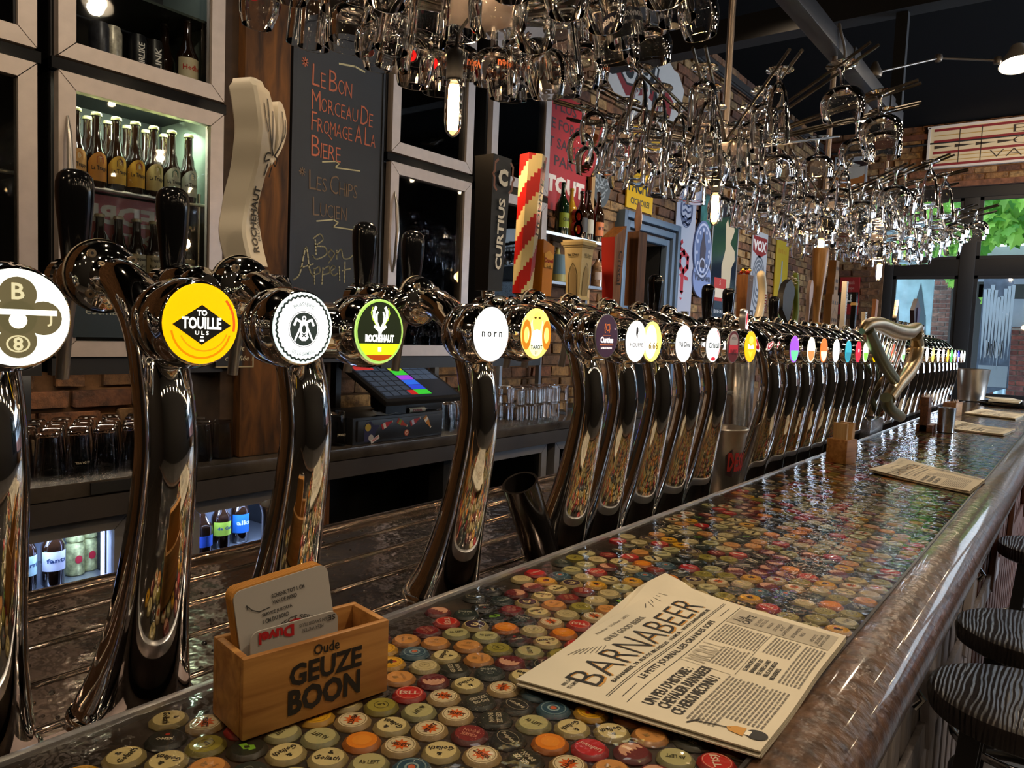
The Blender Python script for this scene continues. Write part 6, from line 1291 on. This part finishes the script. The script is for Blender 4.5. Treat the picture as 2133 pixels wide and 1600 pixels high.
armlamp('lit lamp on a jointed arm reaching from the steel beam over the bar', [pa, pb, pc], pd, (-.25, -.1, -1), 70)
p1, p2, p3 = at(1850, 262, 1, .93), at(1838, 240, 0, 5.15), at(1800, 238, 0, 5.2)
armlamp('lit lamp with a pale shade hanging low beside the end of the steel beam', [p1, p2], at(1795, 240, 0, 5.2), (-.1, .35, -1), 45)
armlamp('lit lamp on a jointed arm high over the bar, mirrored in the nearest fridge pane', [(1.55, .92, CZ+1.24), (1.7, .6, CZ+1.7)], (2.03, .3, CZ+1.73), (-.45, .3, -1), 25)
# unseen lamps added for sparkle in the chrome and the fridge panes
for i, (x, y, z) in enumerate([(-.8, .4, 2.9), (-.3, -1.4, 2.8), (.9, -2.1, 2.9), (2.2, -2.2, 2.8), (3.6, -2.0, 2.9), (5.2, -2.2, 2.8), (-1.8, -.6, 2.7), (-1.6, 1.2, 2.8), (.1, 1.5, 3.0), (6.8, -1.0, 2.9)]):
    t = thing('sparkle_lamp', 'small unseen lamp added high in the room for sparkle in reflections', 'lamp', (x, y, z), 0, 'unseen lamps added for sparkle'); mk('rod', MB().cyl((0, 0, .05), (0, 0, ZC-z), .005, BLACKM, 8), t); mk('shade', MB().lathe([(.02, .07), (.07, .0), (.068, 0), (.018, .065)], BLACKM, None, 16, cap=False), t)
    mk('bulb', MB().lathe([(0, .05), (.025, .03), (.032, 0), (.02, -.025), (0, -.03)], M('sparkle_bulb', (1, .8, .55), .4, em=60, ecol=(1, .74, .45)), None, 12), t)
    light('sparkle_light', 'POINT', (x, y, z-.06), 8, WARM, .03)
for j, (y, z) in enumerate(((-.9, 2.95), (-2.5, 2.7))):  # unseen bulb strings added to put bright dots in chrome and glass
    t = thing('sparkle_string', 'unseen string of small warm bulbs added for sparkle in reflections', 'added sparkle lights', (3.5, y, z), 0, 'bulb strings added for sparkle')
    mk('cable', MB().tube([(-5.5+k*.5, 0, .05-.06*sin(pi*((k*.5) % 2)/2)) for k in range(23)], .004, BLACKM, 6), t)
    for k in range(15): mk('bulb', MB().lathe([(0, .05), (.012, .04), (.021, .012), (.018, -.008), (0, -.016)], M('sparkle_string_bulb', (1, .8, .55), .4, em=70, ecol=(1, .78, .5)), Matrix.Translation((-5.4+k*.76, 0, -.03)), 10), t)
# ================================================================== THINGS ON THE BAR
BW = wood('box_beech', '8f5f2e', 'b98648', 5, .45, 0, 14, .08); KB = ink('17100c')
def coaster_box(label, p, rz, sx=1.0, name='coaster_box'):
    t = thing(name, label, 'box', p, rz); w, d, h, k = .139*sx, .060, .068, .0065
    mk('front_board', MB().box((0, 0, 0), (w, k, h), BW, bev=.0015), t); mk('back_board', MB().box((0, d-k, 0), (w, d, h), BW, bev=.0015), t)
    mk('end_board', MB().box((0, k, 0), (k, d-k, h), BW, bev=.0015), t); mk('end_board', MB().box((w-k, k, 0), (w, d-k, h), BW, bev=.0015), t); mk('bottom', MB().box((k, k, 0), (w-k, d-k, .004), BW), t)
    return t
B0 = at(504, 1547, 2, BZ); BR = at(807, 1440, 2, BZ); brz = math.atan2(BR.y-B0.y, BR.x-B0.x)
cbx = coaster_box('wooden coaster box with dark lettering in the foreground of the bar', (B0.x, B0.y, BZ+.0003), brz)
a = MB(); T = frame((.066, -.0002, .033), (1, 0, 0), (0, 0, 1)); a.text('Oude', .0085, .0265, .0095, KB, T, .0005, w=.025, bold=.02); a.text('GEUZE', .009, .0095, .0195, KB, T, .0005, w=.070, bold=.035); a.text('BOON', .008, -.0135, .0225, KB, T, .0005, w=.070, bold=.04); mk('lettering', a, cbx)
CEDGE = M('coaster_edge', 'b98a4a', .7); CW = M('coaster_white', 'a8a29a', .6); CWB = M('coaster_warm', 'c4873c', .6)
def rsq(s, r=.008, n=5):
    out = []
    for cx, cy, a0 in ((s/2-r, s/2-r, 0), (-s/2+r, s/2-r, pi/2), (-s/2+r, -s/2+r, pi), (s/2-r, -s/2+r, 1.5*pi)):
        for k in range(n): q = a0+pi/2*k/(n-1); out.append((cx+r*cos(q), cy+r*sin(q)))
    return out
Rb = Matrix.Translation((B0.x, B0.y, BZ)) @ Matrix.Rotation(brz, 4, 'Z')
def coaster(k, depth, label, tilt=-.10, lean=-.13, art=None, u=.052, z=.074, group=None, s=.088):
    T = Rb @ Matrix.Translation((u, depth, z)) @ Matrix.Rotation(lean, 4, 'X') @ Matrix.Rotation(tilt, 4, 'Y') @ Matrix.Rotation(pi/2, 4, 'X')
    mb = MB().prism(rsq(s), 0, .00155, CW if art else CWB); o = solo('coaster', mb, label, 'coaster', group); o.matrix_world = T
    if art: a = MB(); art(a); mk('print', a, o)
    return o
KI, RI = ink('3a3836'), ink('b01c20')
def art1(a):
    z = .0022
    for tx, x, y, w in (('SCHENK TOT 1 CM', .004, .031, .031), ('VAN DE RAND', .0, .0255, .023), ('SERVEZ JUSQU\'A', -.008, .0175, .028), ('1 CM DU BORD', -.010, .012, .024)): a.text(tx, x, y, .0036, KI, I4, z, w=w, bold=.03)
    a.stroke([(-.034, .030), (-.03, .025), (-.024, .0215), (-.014, .0225)], .0009, KI, I4, z); a.stroke([(-.034, .030), (-.0335, .0265)], .0009, KI, I4, z)
    a.text('PERFECT SERVE', .006, .006, .0045, KI, I4, z, w=.048, bold=.02, arch=.028); a.ring(.006, -.009, .0125, .0145, RI, I4, z, a=.9, b=2.2)
    for i, tx in enumerate(('MIDDEN', 'IN DE D', 'PERFECT')): a.text(tx, .034, -.004-i*.0052, .0032, KI, I4, z, w=.013, bold=.02)
def art2(a):
    z = .0022; a.text('Duvel', -.018, .0345, .0105, RI, I4, z, w=.032, bold=.045, rot=pi)
    for i, (tx, w) in enumerate((('EN SAVOIR PLUS', .026), ('MEER WETEN', .02))): a.text(tx, .016, .036-i*.005, .0032, KI, I4, z, w=w, rot=pi)
    a.text('SE', .034, .036, .005, KI, I4, z, w=.008, rot=pi, bold=.03)
for k in range(6): coaster(k, .0435-k*.0021, 'warm brown card coaster in the stack leaning in the foreground box', group='brown coasters in the foreground box')
coaster(7, .028, 'white coaster printed with pouring instructions, tallest in the foreground box', art=art1)
coaster(8, .020, 'white coaster with upside-down red script at the front of the foreground box', art=art2, z=.040, u=.056, lean=-.02, tilt=-.02, s=.082)
# far coaster boxes
p = at(1762, 968, 2, BZ); t = coaster_box('small wooden holder with upright slats standing by the second newspaper', (p.x, p.y, BZ), -.2, .45)
for k, (u, l) in enumerate(((.008, 0), (.03, .3), (.05, 0))): mk('slat', MB().box((u-.004, .006, .0), (u+.004, .045, .115), wood('slat_pale', 'b08a5a', 'd0ae7a', 5, .5, 2) if 'slat_pale' not in MATS else MATS['slat_pale'], Matrix.Rotation(l*.5, 4, 'Y')), t)
p = at(1942, 902, 2, BZ); t = thing('menu_stand', 'tall dark wooden card stand with a steel tumbler in front', 'stand', (p.x, p.y, BZ)); mk('base', MB().box((0, 0, 0), (.11, .06, .03), wood('stand_wood', '4a2a16', '74482a', 6, .5), bev=.002), t); mk('back', MB().box((0, .02, .0), (.07, .05, .14), MATS['stand_wood'], bev=.002), t)
solo('steel_tumbler', MB().lathe([(.026, 0), (.03, .002), (.033, .10), (.031, .10), (.027, .004), (0, .004)], STEEL, None, 24), 'brushed steel tumbler on the wooden card stand far along the bar', 'cup', None, (p.x+.075, p.y-.035, BZ+.0003))
p = at(1990, 868, 2, BZ); t = coaster_box('small wooden box with cards leaning out, far along the bar', (p.x, p.y, BZ), -.1, .9)
for k in range(3): mk('card', MB().box((.03, .012+.01*k, .02), (.09, .014+.01*k, .11), M('card_tan', 'b08a68', .6), Matrix.Rotation(.5, 4, 'Y')), t)
# newspapers
PAP = M('newsprint', 'cfc5ae', .8, noise=.05, nscale=12); PI_ = ink('1c1b1a', name='ink_black'); PG = ink('6d675c', name='ink_grey'); PO = ink('c08a3c', name='ink_orange'); PSH = ink('a89f8c', name='ink_panel')
def newspaper(corners, label, full=True, name='newspaper', n=26, seed=1):
    """corners L, B, R, T on the bar; local u runs L->T, v runs L->B"""
    Lc, Bc, Rc, Tc = [Vector((c[0], c[1], 0)) for c in corners]; org = Vector((Lc.x, Lc.y, BZ+.0006)); rr = random.Random(seed)
    ph = [rr.uniform(0, 6) for _ in range(6)]
    def pos(u, v, z=0):
        q = Lc*(1-u)*(1-v)+Bc*(1-u)*v+Rc*u*v+Tc*u*(1-v)
        wob = .0018*(sin(5*u+ph[0])*cos(4*v+ph[1])+.5*sin(11*u+ph[2]+3*v))+.0035*max(0, u-.75)*4*max(0, .35-v)*2.8*(1+.5*sin(14*u+ph[3]))
        return Vector((q.x-org.x, q.y-org.y, z+wob+.002))
    t = thing(name, label, 'newspaper', tuple(org))
    for s, (z, du, dv, hh_) in enumerate(((0, .012, .02, .0018), (.0024, -.006, .010, .0014), (.0046, .006, -.004, .001), (.0062, 0, 0, .0010))):
        mb = MB(); vs = []
        for i in range(n+1):
            for j in range(n+1):
                u, v = i/n, j/n; e = .006*sin(9*u+ph[4]+s) if v < .01 else 0
                q = pos(u+du*(1-u), v+dv*(1-v)+e, z); vs.append(q)
        m = len(vs); vs += [q-Vector((0, 0, hh_)) for q in vs]; N = n+1
        fs = [(i*N+j, i*N+j+1, (i+1)*N+j+1, (i+1)*N+j) for i in range(n) for j in range(n)]
        fs += [tuple(m+k for k in reversed(f)) for f in fs]
        bd = [(i*N, (i+1)*N) for i in range(n)]+[((i+1)*N+n, i*N+n) for i in range(n)]+[(j+1, j) for j in range(n)]+[(n*N+j, n*N+j+1) for j in range(n)]
        fs += [(a_, b_, m+b_, m+a_) for a_, b_ in bd]
        mk('sheet', mb.add(vs, fs, PAP, None, True), t, angle=50)
    # lettering is wrapped onto the top sheet
    a = MB(); U, V = (Tc-Lc).length, (Bc-Lc).length
    class Wrap:
        def __matmul__(s, w): return pos(w[0]/U, -w[1]/V, .0065+w[2])
    Wp = Wrap()
    tx = lambda s, u, v, h, w, c=PI_, b=.02, **k: a.text(s, u*U, -v*V, h, c, Wp, .0001, w=w*U, bold=b, **k)
    ln = lambda u0, v0, u1, v1, c=PI_, w=.0007: a.stroke([(u0*U+(u1-u0)*U*k/8, -(v0*V+(v1-v0)*V*k/8)) for k in range(9)], w, c, Wp, .0001)
    tx('BARNABEER', .475, .245, .034, .80, PO, -.02); a.text('BARNABEER', .471*U, -.236*V, .034, PI_, Wp, .0003, w=.80*U, bold=-.012)
    tx('ONLY GOOD BEERS.', .50, .115, .0075, .27, PG); tx('Namur  5/10am  2021', .50, .045, .004, .22, PG, 0)
    tx('BARNABEER, 39, RUE DE BRUXELLES - NAMUR - WWW.BARNABEER.BE', .49, .345, .0055, .74)
    ln(.04, .375, .96, .375); ln(.04, .385, .96, .385); tx('LE PETIT JOURNAL DES GRANDES SOIFS', .48, .425, .0095, .58); ln(.04, .465, .97, .465)
    ln(.06, .43, .15, .43); ln(.83, .425, .93, .425)
    for k in range(7): q = .27+k*.012; ln(q-.07, .06+k*.018, q-.015, .075+k*.012, PG, .0009)
    for k in range(8): q = .74+k*.022; ln(q, .05, q+.008*(k-4), .10 if k % 2 else .075, PI_, .0008)
    tx('BIERE, CARTE', .055, .19, .0045, .05); tx('EST A EMPORTER', .055, .22, .0045, .06)
    tx('UN PEU D\'HISTOIRE :', .21, .535, .0115, .30, b=.03); tx('CHEVALIER BARNABEER', .235, .595, .0115, .34, b=.03); tx('CE HEROS MECONNU !', .205, .655, .0115, .30, b=.03)
    ln(.40, .47, .40, .70, PG); tx('MICRO !', .50, .525, .022, .16, PSH, .03)
    a.poly([(.80*U+.16*U*k/10, -.475*V) for k in range(11)]+[(.96*U, -(.475+.5*k/12)*V) for k in range(1, 13)]+[(.96*U-.16*U*k/10, -.975*V) for k in range(1, 11)]+[(.80*U, -(.975-.5*k/12)*V) for k in range(1, 12)], PSH, Wp, .0002)
    # grey column on the far edge of the page
    def col(u0, u1, v0, v1, dv=.0165, c=PG, h=.0030):
        v = v0; rr2 = random.Random(int(u0*1000+v0*100))
        while v < v1:
            u = u0; 
            while u < u1-.01:
                w = min(rr2.uniform(.012, .035), u1-u); a.poly([(u*U, -(v*V)), ((u+w)*U, -(v*V)), ((u+w)*U, -(v*V)-h*.62), (u*U, -(v*V)-h*.62)], c, Wp, .0001); u += w+.006
            v += dv
    a.text('À LA', .86*U, -.515*V, .0095, PI_, Wp, .0005, w=.06*U, bold=.03); a.text('CARTE', .875*U, -.56*V, .0095, PI_, Wp, .0005, w=.10*U, bold=.03)
    for s, v_ in (('LES BIERES', .61), ('BOUTEILLES', .635), ('MAGNUM !', .67), ('LES BIERES', .705), ('AU FUT', .73), ('& CARTE EPHEMERE', .755), ('LES TRAPPISTES', .80), ('N.K.B', .83), ('LES SOFTS,', .885), ('LES BOISSONS', .91), ('CHAUDES, LES JUS', .935)): a.text(s, .88*U, -v_*V, .0040, PI_, Wp, .0005, w=(.0085*len(s))*U, bold=.01)
    if full:
        col(.61, .78, .485, .70); col(.44, .59, .575, .70)
        ln(.41, .715, .79, .715, PG); tx('LE PRINCIPE DU', .51, .735, .0046, .11, b=.03); tx('BARNABEER EST', .51, .765, .0046, .11, b=.03); tx('DE FAIRE LA PART', .515, .795, .0046, .12, b=.03); tx('BELLE AUX MICRO', .515, .825, .0046, .12, b=.03); tx('BRASSERIES.', .49, .855, .0046, .09, b=.03)
        col(.05, .39, .70, .80); col(.12, .39, .80, .96); col(.44, .78, .885, .975); col(.62, .78, .74, .86)
        # tulip glass head drawing, foot towards the text, dark beard
        cx = .055
        a.stroke([(cx*U-.009, -.715*V), (cx*U+.004, -.745*V)], .0018, PI_, Wp, .0004); a.stroke([(cx*U-.002, -.73*V), (cx*U+.003, -.80*V), (cx*U+.006, -.86*V)], .0016, PI_, Wp, .0004)
        a.poly([(cx*U+.000, -.86*V), (cx*U+.006, -.845*V), (cx*U+.013, -.87*V), (cx*U+.015, -.91*V), (cx*U-.003, -.915*V)], PO, Wp, .0004); a.disc(cx*U+.008, -.955*V, .0105, PI_, Wp, .0004, ry=.009); a.rect(cx*U+.001, -.935*V, cx*U+.011, -.915*V, PAPW, Wp, .0006)
    else: col(.06, .40, .72, .92); col(.45, .68, .55, .92)
    mk('print', a, t); return t
PAPW = ink('e4dcc8')
newspaper([(.568, .411), (.600, .188), (.905, .196), (.935, .432)], 'folded newspaper with large black masthead lying nearest on the bar')
# crumpled corner sheet under the far top edge of the near paper
mb = MB(); pts = [at(x, y, 2, BZ) for x, y in ((1130, 1395), (1330, 1240), (1352, 1236), (1385, 1213), (1420, 1235), (1470, 1262), (1460, 1300))]
vs = [Vector((p.x, p.y, BZ+z)) for p, z in zip(pts, (.002, .010, .016, .012, .014, .008, .002))]; vs.append(Vector((.80, .43, BZ+.002))); mb.add(vs, [(0, 1, 7), (1, 2, 7), (2, 3, 4, 7), (4, 5, 7), (5, 6, 7)], PAP); o = solo('loose_sheet', mb, 'crumpled sheet poking out behind the nearest newspaper', 'paper'); so = o.modifiers.new('t', 'SOLIDIFY'); so.thickness = .0015
newspaper([(2.17, .445), (2.05, .20), (2.27, .19), (2.45, .42)], 'second folded newspaper farther along the bar', False, seed=4, n=14)
newspaper([(3.62, .50), (3.55, .25), (3.85, .23), (3.95, .46)], 'third folded newspaper beside the card stand', False, seed=7, n=12)
newspaper([(4.55, .50), (4.45, .27), (4.8, .25), (4.95, .46)], 'fourth folded newspaper next to the round black tray', False, seed=9, n=12)
tr = solo('tray', MB().lathe([(0, 0), (.15, 0), (.165, .02), (.168, .02), (.152, -.003+.006), (0, .004)], M('tray_black', (.02, .022, .03), .25), None, 36), 'round black serving tray at the far end of the bar', 'tray', None, (5.55, .38, BZ+.0005))
solo('folded_papers', MB().box((-.12, -.08, 0), (.12, .08, .012), PAP, bev=.003).box((-.10, -.06, .012), (.10, .09, .02), PAP, Matrix.Rotation(.3, 4, 'Z'), bev=.003), 'folded papers lying on the round black tray', 'paper', None, (5.6, .40, BZ+.021))
# ================================================================== BUCKETS, JUG AND LARGE PIECES BY THE TAPS
BK = M('galvanised', (.55, .50, .44), .28, .9, noise=.3, nscale=8)
p = at(1527, 1000, 1, .76)
bk = thing('ice_bucket', 'galvanised ice bucket with a torn red lettered sticker before the steel tower', 'bucket', (1.862, .735, DZ_))
mk('body', MB().lathe([(.046, 0), (.050, .004), (.062, .155), (.067, .168), (.065, .171), (.061, .165), (.046, .008), (0, .006)], BK, None, 36), bk)
a = MB(); q0 = -1.95; R = .0570
P = lambda u, v: ((R+.006*(v-.09)/.07+.001)*cos(q0+u/R), (R+.006*(v-.09)/.07+.001)*sin(q0+u/R), v)
a.add([P(x, y) for x, y in ((-.03, .055), (-.012, .05), (.02, .052), (.032, .06), (.028, .085), (.034, .10), (.03, .122), (.005, .125), (-.02, .12), (-.034, .105))], [tuple(range(10))], ink('3a2426')); vs_, fs_, (tw, th) = letters('DESS', .05, 1); a.add([tuple(Vector(P(u*.055/tw, .088+v*.05/th))*1.004) for u, v in vs_], fs_, ink('b8322c')); mk('sticker', a, bk)
t = thing('steel_tower', 'tall brushed steel draught tower with a tilted oval red and white badge', 'beer tap', (2.255, .845, DZ_)); H = CZ-.03-DZ_
mk('tower_tube', MB().lathe([(.054, 0), (.054, .008), (.045, .012), (.045, H), (.04, H+.006)], STEEL, None, 32), t)
mk('side_tube', MB().cyl((-.305, .05, H-.14), (-.305, .05, H+.10), .011, STEEL, 18).cyl((-.305, .05, H-.13), (0, 0, H-.13), .009, STEEL, 12), t)
bp_ = at(1549, 692, 1, .735)-Vector((2.255, .845, DZ_))
Tb = Matrix.Translation(bp_) @ Matrix.Rotation(.25, 4, 'Z') @ Matrix.Rotation(-.62, 4, 'Y') @ Matrix.Rotation(pi/2, 4, 'X')
mk('badge', MB().lathe([(.98, -.008), (1.02, 0), (.98, .008)], M('badge_steel', (.5, .5, .52), .3, .9), Tb @ Matrix.Diagonal((.034, .070, 1, 1)), 32), t); a = MB(); a.disc(0, 0, .032, glow('fff8f4', 1.0), Tb, .0085, ry=.066); a.disc(0, 0, .0275, glow('c0142c', .9), Tb, .009, ry=.059); a.rect(-.021, .016, .021, .030, glow('fff8f4', 1.2), Tb, .0095); a.rect(-.008, -.042, .008, .02, glow('fff8f4', 1.2), Tb, .0095); mk('badge_print', a, t)
mk('badge_arm', MB().cyl(bp_+Vector((0, .01, 0)), (-.305, .05, H+.03), .007, CHROME, 12), t)
# leaning black tube between the third and fourth columns
lb = thing('leaning_cylinder', 'glossy black open cylinder leaning on the drip deck between the double columns', 'cylinder', (1.055, .72, DZ_)); Tl = Matrix.Translation((0, -.0, .012)) @ Matrix.Rotation(-.50, 4, 'Y')
mk('tube_body', MB().lathe([(.028, .0), (.03, .004), (.03, .155), (.026, .155), (.025, .01), (0, .01)], M('black_gloss_tube', (.02, .017, .016), .12, .3), Tl, 28), lb)
jg = thing('steel_jug', 'small steel pouring jug on the deck behind the coaster box', 'jug', (.735, 1.0, DZ_)); mk('body', MB().lathe([(.034, 0), (.037, .004), (.036, .09), (.040, .105), (.038, .105), (.034, .09), (.034, .006), (0, .005)], STEEL, None, 28), jg); mk('spout', MB().add([(.036, -.012, .098), (.036, .012, .098), (.056, 0, .108), (.037, 0, .085)], [(0, 2, 1), (0, 3, 2), (1, 2, 3)], STEEL), jg)
# bronze harp
HP = M('bronze', (.34, .24, .12), .3, .9, noise=.2, nscale=10); hx0 = 3.42; HY = .598
hq = lambda px, py: at(px, py, 1, HY)
base = hq(1857, 872); hp = thing('harp_ornament', 'large bronze harp-shaped beer font rising above the far taps', 'beer tap', (base.x, HY, DZ_)); Lh = Vector((base.x, HY, DZ_))
hp3 = lambda pts: [hq(*p)-Lh for p in pts]
nk = spline([tuple(v) for v in hp3([(1795, 690), (1806, 678), (1830, 677), (1862, 690), (1890, 693), (1906, 684), (1915, 682), (1920, 694), (1912, 702)])], 5)
k = len(nk); mk('neck', MB().tube(nk, [.010+.022*sin(pi*min(1, i/(k*.8))) for i in range(k)], HP, 14, up=(0, 1, 0)), hp)
pl = spline([tuple(v) for v in hp3([(1908, 700), (1911, 722), (1904, 752), (1888, 780), (1868, 804), (1850, 832)])], 5); k = len(pl); mk('pillar', MB().tube(pl, [.024+.006*sin(pi*i/k) for i in range(k)], HP, 14, up=(0, 1, 0)), hp)
sb = spline([tuple(v) for v in hp3([(1806, 686), (1822, 720), (1842, 760), (1862, 790)])], 5); k = len(sb); mk('soundboard', MB().tube(sb, [.022]*k, M('bronze_green', (.16, .17, .10), .35, .8), 14, up=(0, 1, 0)), hp)
for i in range(9): mk('string', MB().cyl(hq(1826+i*8, 690+i*1.4)-Lh, hq(1822+i*5.0, 722+i*7.0)-Lh, .0042, M('string_steel', (.7, .68, .62), .3, 1), 8), hp)
ft_ = hp3([(1845, 828), (1852, 850), (1875, 868)]); mk('foot', MB().tube([tuple(v) for v in spline([tuple(v) for v in ft_], 5)], .022, M('bronze_green'), 12, up=(0, 1, 0)), hp); mk('plinth', MB().box((-.10, .05, 0), (.11, .125, (hq(1860, 874)-Lh).z), STEEL, bev=.006), hp)
p = at(1906, 655, 1, .87); sd = thing('tap_ornament', 'dark five-sided tap ornament above the bronze harp against the window', 'ornament', (p.x, .87, CZ+.04)); n_ = [(.11*cos(pi/2+k*2*pi/5+.1), .095*sin(pi/2+k*2*pi/5+.1)) for k in range(5)]; mk('badge', MB().prism(n_, -.012, .012, M('dark_plum', '2a1c22', .4), Matrix(((1, 0, 0, 0), (0, 0, -1, 0), (0, 1, 0, p.z-CZ-.04), (0, 0, 0, 1)))), sd); mk('inset', MB().box((-.035, -.02, p.z-CZ-.09), (.03, -.0125, p.z-CZ), M('violet_dark', '241c44', .4)), sd); mk('stem', MB().cyl((0, 0, 0), (0, 0, p.z-CZ-.11), .01, CHROME, 10), sd)
p = at(1867, 640, 1, .87); sd = thing('tap_ornament', 'thin black and silver upright tap ornament above the harp', 'ornament', (p.x, .87, CZ+.04)); mk('blade', MB().prism([(-.02, 0), (.02, 0), (.03, .09), (.022, .17), (.006, .20), (-.006, .16), (-.03, .10)], -.01, .01, BLACKPL, Matrix(((1, 0, 0, 0), (0, 0, -1, 0), (0, 1, 0, .01), (0, 0, 0, 1)))), sd); mk('stem', MB().cyl((0, 0, 0), (0, 0, .02), .01, CHROME, 10), sd); mk('silver_edge', MB().box((.022, -.011, .02), (.030, .011, .12), STEEL), sd)
bk2 = solo('ice_bucket', MB().lathe([(.07, 0), (.075, .004), (.095, .2), (.10, .21), (.094, .205), (.07, .008), (0, .006)], BK, None, 30), 'metal bucket at the far end of the taps by the window post', 'bucket', None, (5.75, .60, BZ+.0005))
# ================================================================== STOOLS
m, nt, b = nodes('stool_wood'); L = nt.links.new
tc = nt.nodes.new('ShaderNodeTexCoord'); mp = nt.nodes.new('ShaderNodeMapping'); mp.inputs['Scale'].default_value = (1, 5, 1); w = nt.nodes.new('ShaderNodeTexWave'); w.inputs['Scale'].default_value = 7; w.inputs['Distortion'].default_value = 14; w.inputs['Detail'].default_value = 4; w.inputs['Detail Scale'].default_value = .6; w.bands_direction = 'Y'
L(tc.outputs['Object'], mp.inputs['Vector']); L(mp.outputs[0], w.inputs['Vector']); b.inputs['Base Color'].default_value = (.022, .016, .015, 1); b.inputs['Roughness'].default_value = .33; bp = nt.nodes.new('ShaderNodeBump'); bp.inputs['Strength'].default_value = .55; bp.inputs['Distance'].default_value = .006; L(w.outputs['Fac'], bp.inputs['Height']); L(bp.outputs[0], b.inputs['Normal'])
SWD = m; SL = M('stool_leg_black', (.012, .010, .009), .4)
def stool(x, y, rz, label):
    t = thing('bar_stool', label, 'stool', (x, y, 0), rz); sz = .75
    mk('seat', MB().lathe([(0, sz-.05), (.155, sz-.05), (.168, sz-.042), (.172, sz-.02), (.168, sz-.004), (.155, sz+.0), (0, sz-.004)], SWD, None, 48), t)
    for k in range(4): q = pi/4+k*pi/2; mk('leg', MB().add([(cos(q)*r+dx, sin(q)*r+dy, z) for r, z in ((.195, 0), (.115, sz-.05)) for dx, dy in ((-.018, -.018), (.018, -.018), (.018, .018), (-.018, .018))], [(0, 1, 5, 4), (1, 2, 6, 5), (2, 3, 7, 6), (3, 0, 4, 7), (0, 3, 2, 1), (4, 5, 6, 7)], SL), t)
    mk('foot_ring', MB().tube([(.16*cos(k*pi/18), .16*sin(k*pi/18), .47) for k in range(37)], .0095, M('ring_steel', (.6, .58, .56), .2, 1), 12, up=(0, 0, 1)), t)
    for z in (.36,): mk('stretcher', MB().tube([(.15*cos(k*pi/18), .15*sin(k*pi/18), z) for k in range(37)], .012, SL, 10, up=(0, 0, 1)), t)
    return t
stool(1.75, .045, .0, 'nearest dark wooden bar stool with raised grain and a steel foot ring')
stool(2.19, .05, .05, 'second dark wooden bar stool along the bar front')
stool(3.19, .045, .0, 'third dark wooden bar stool, farthest along the bar front')
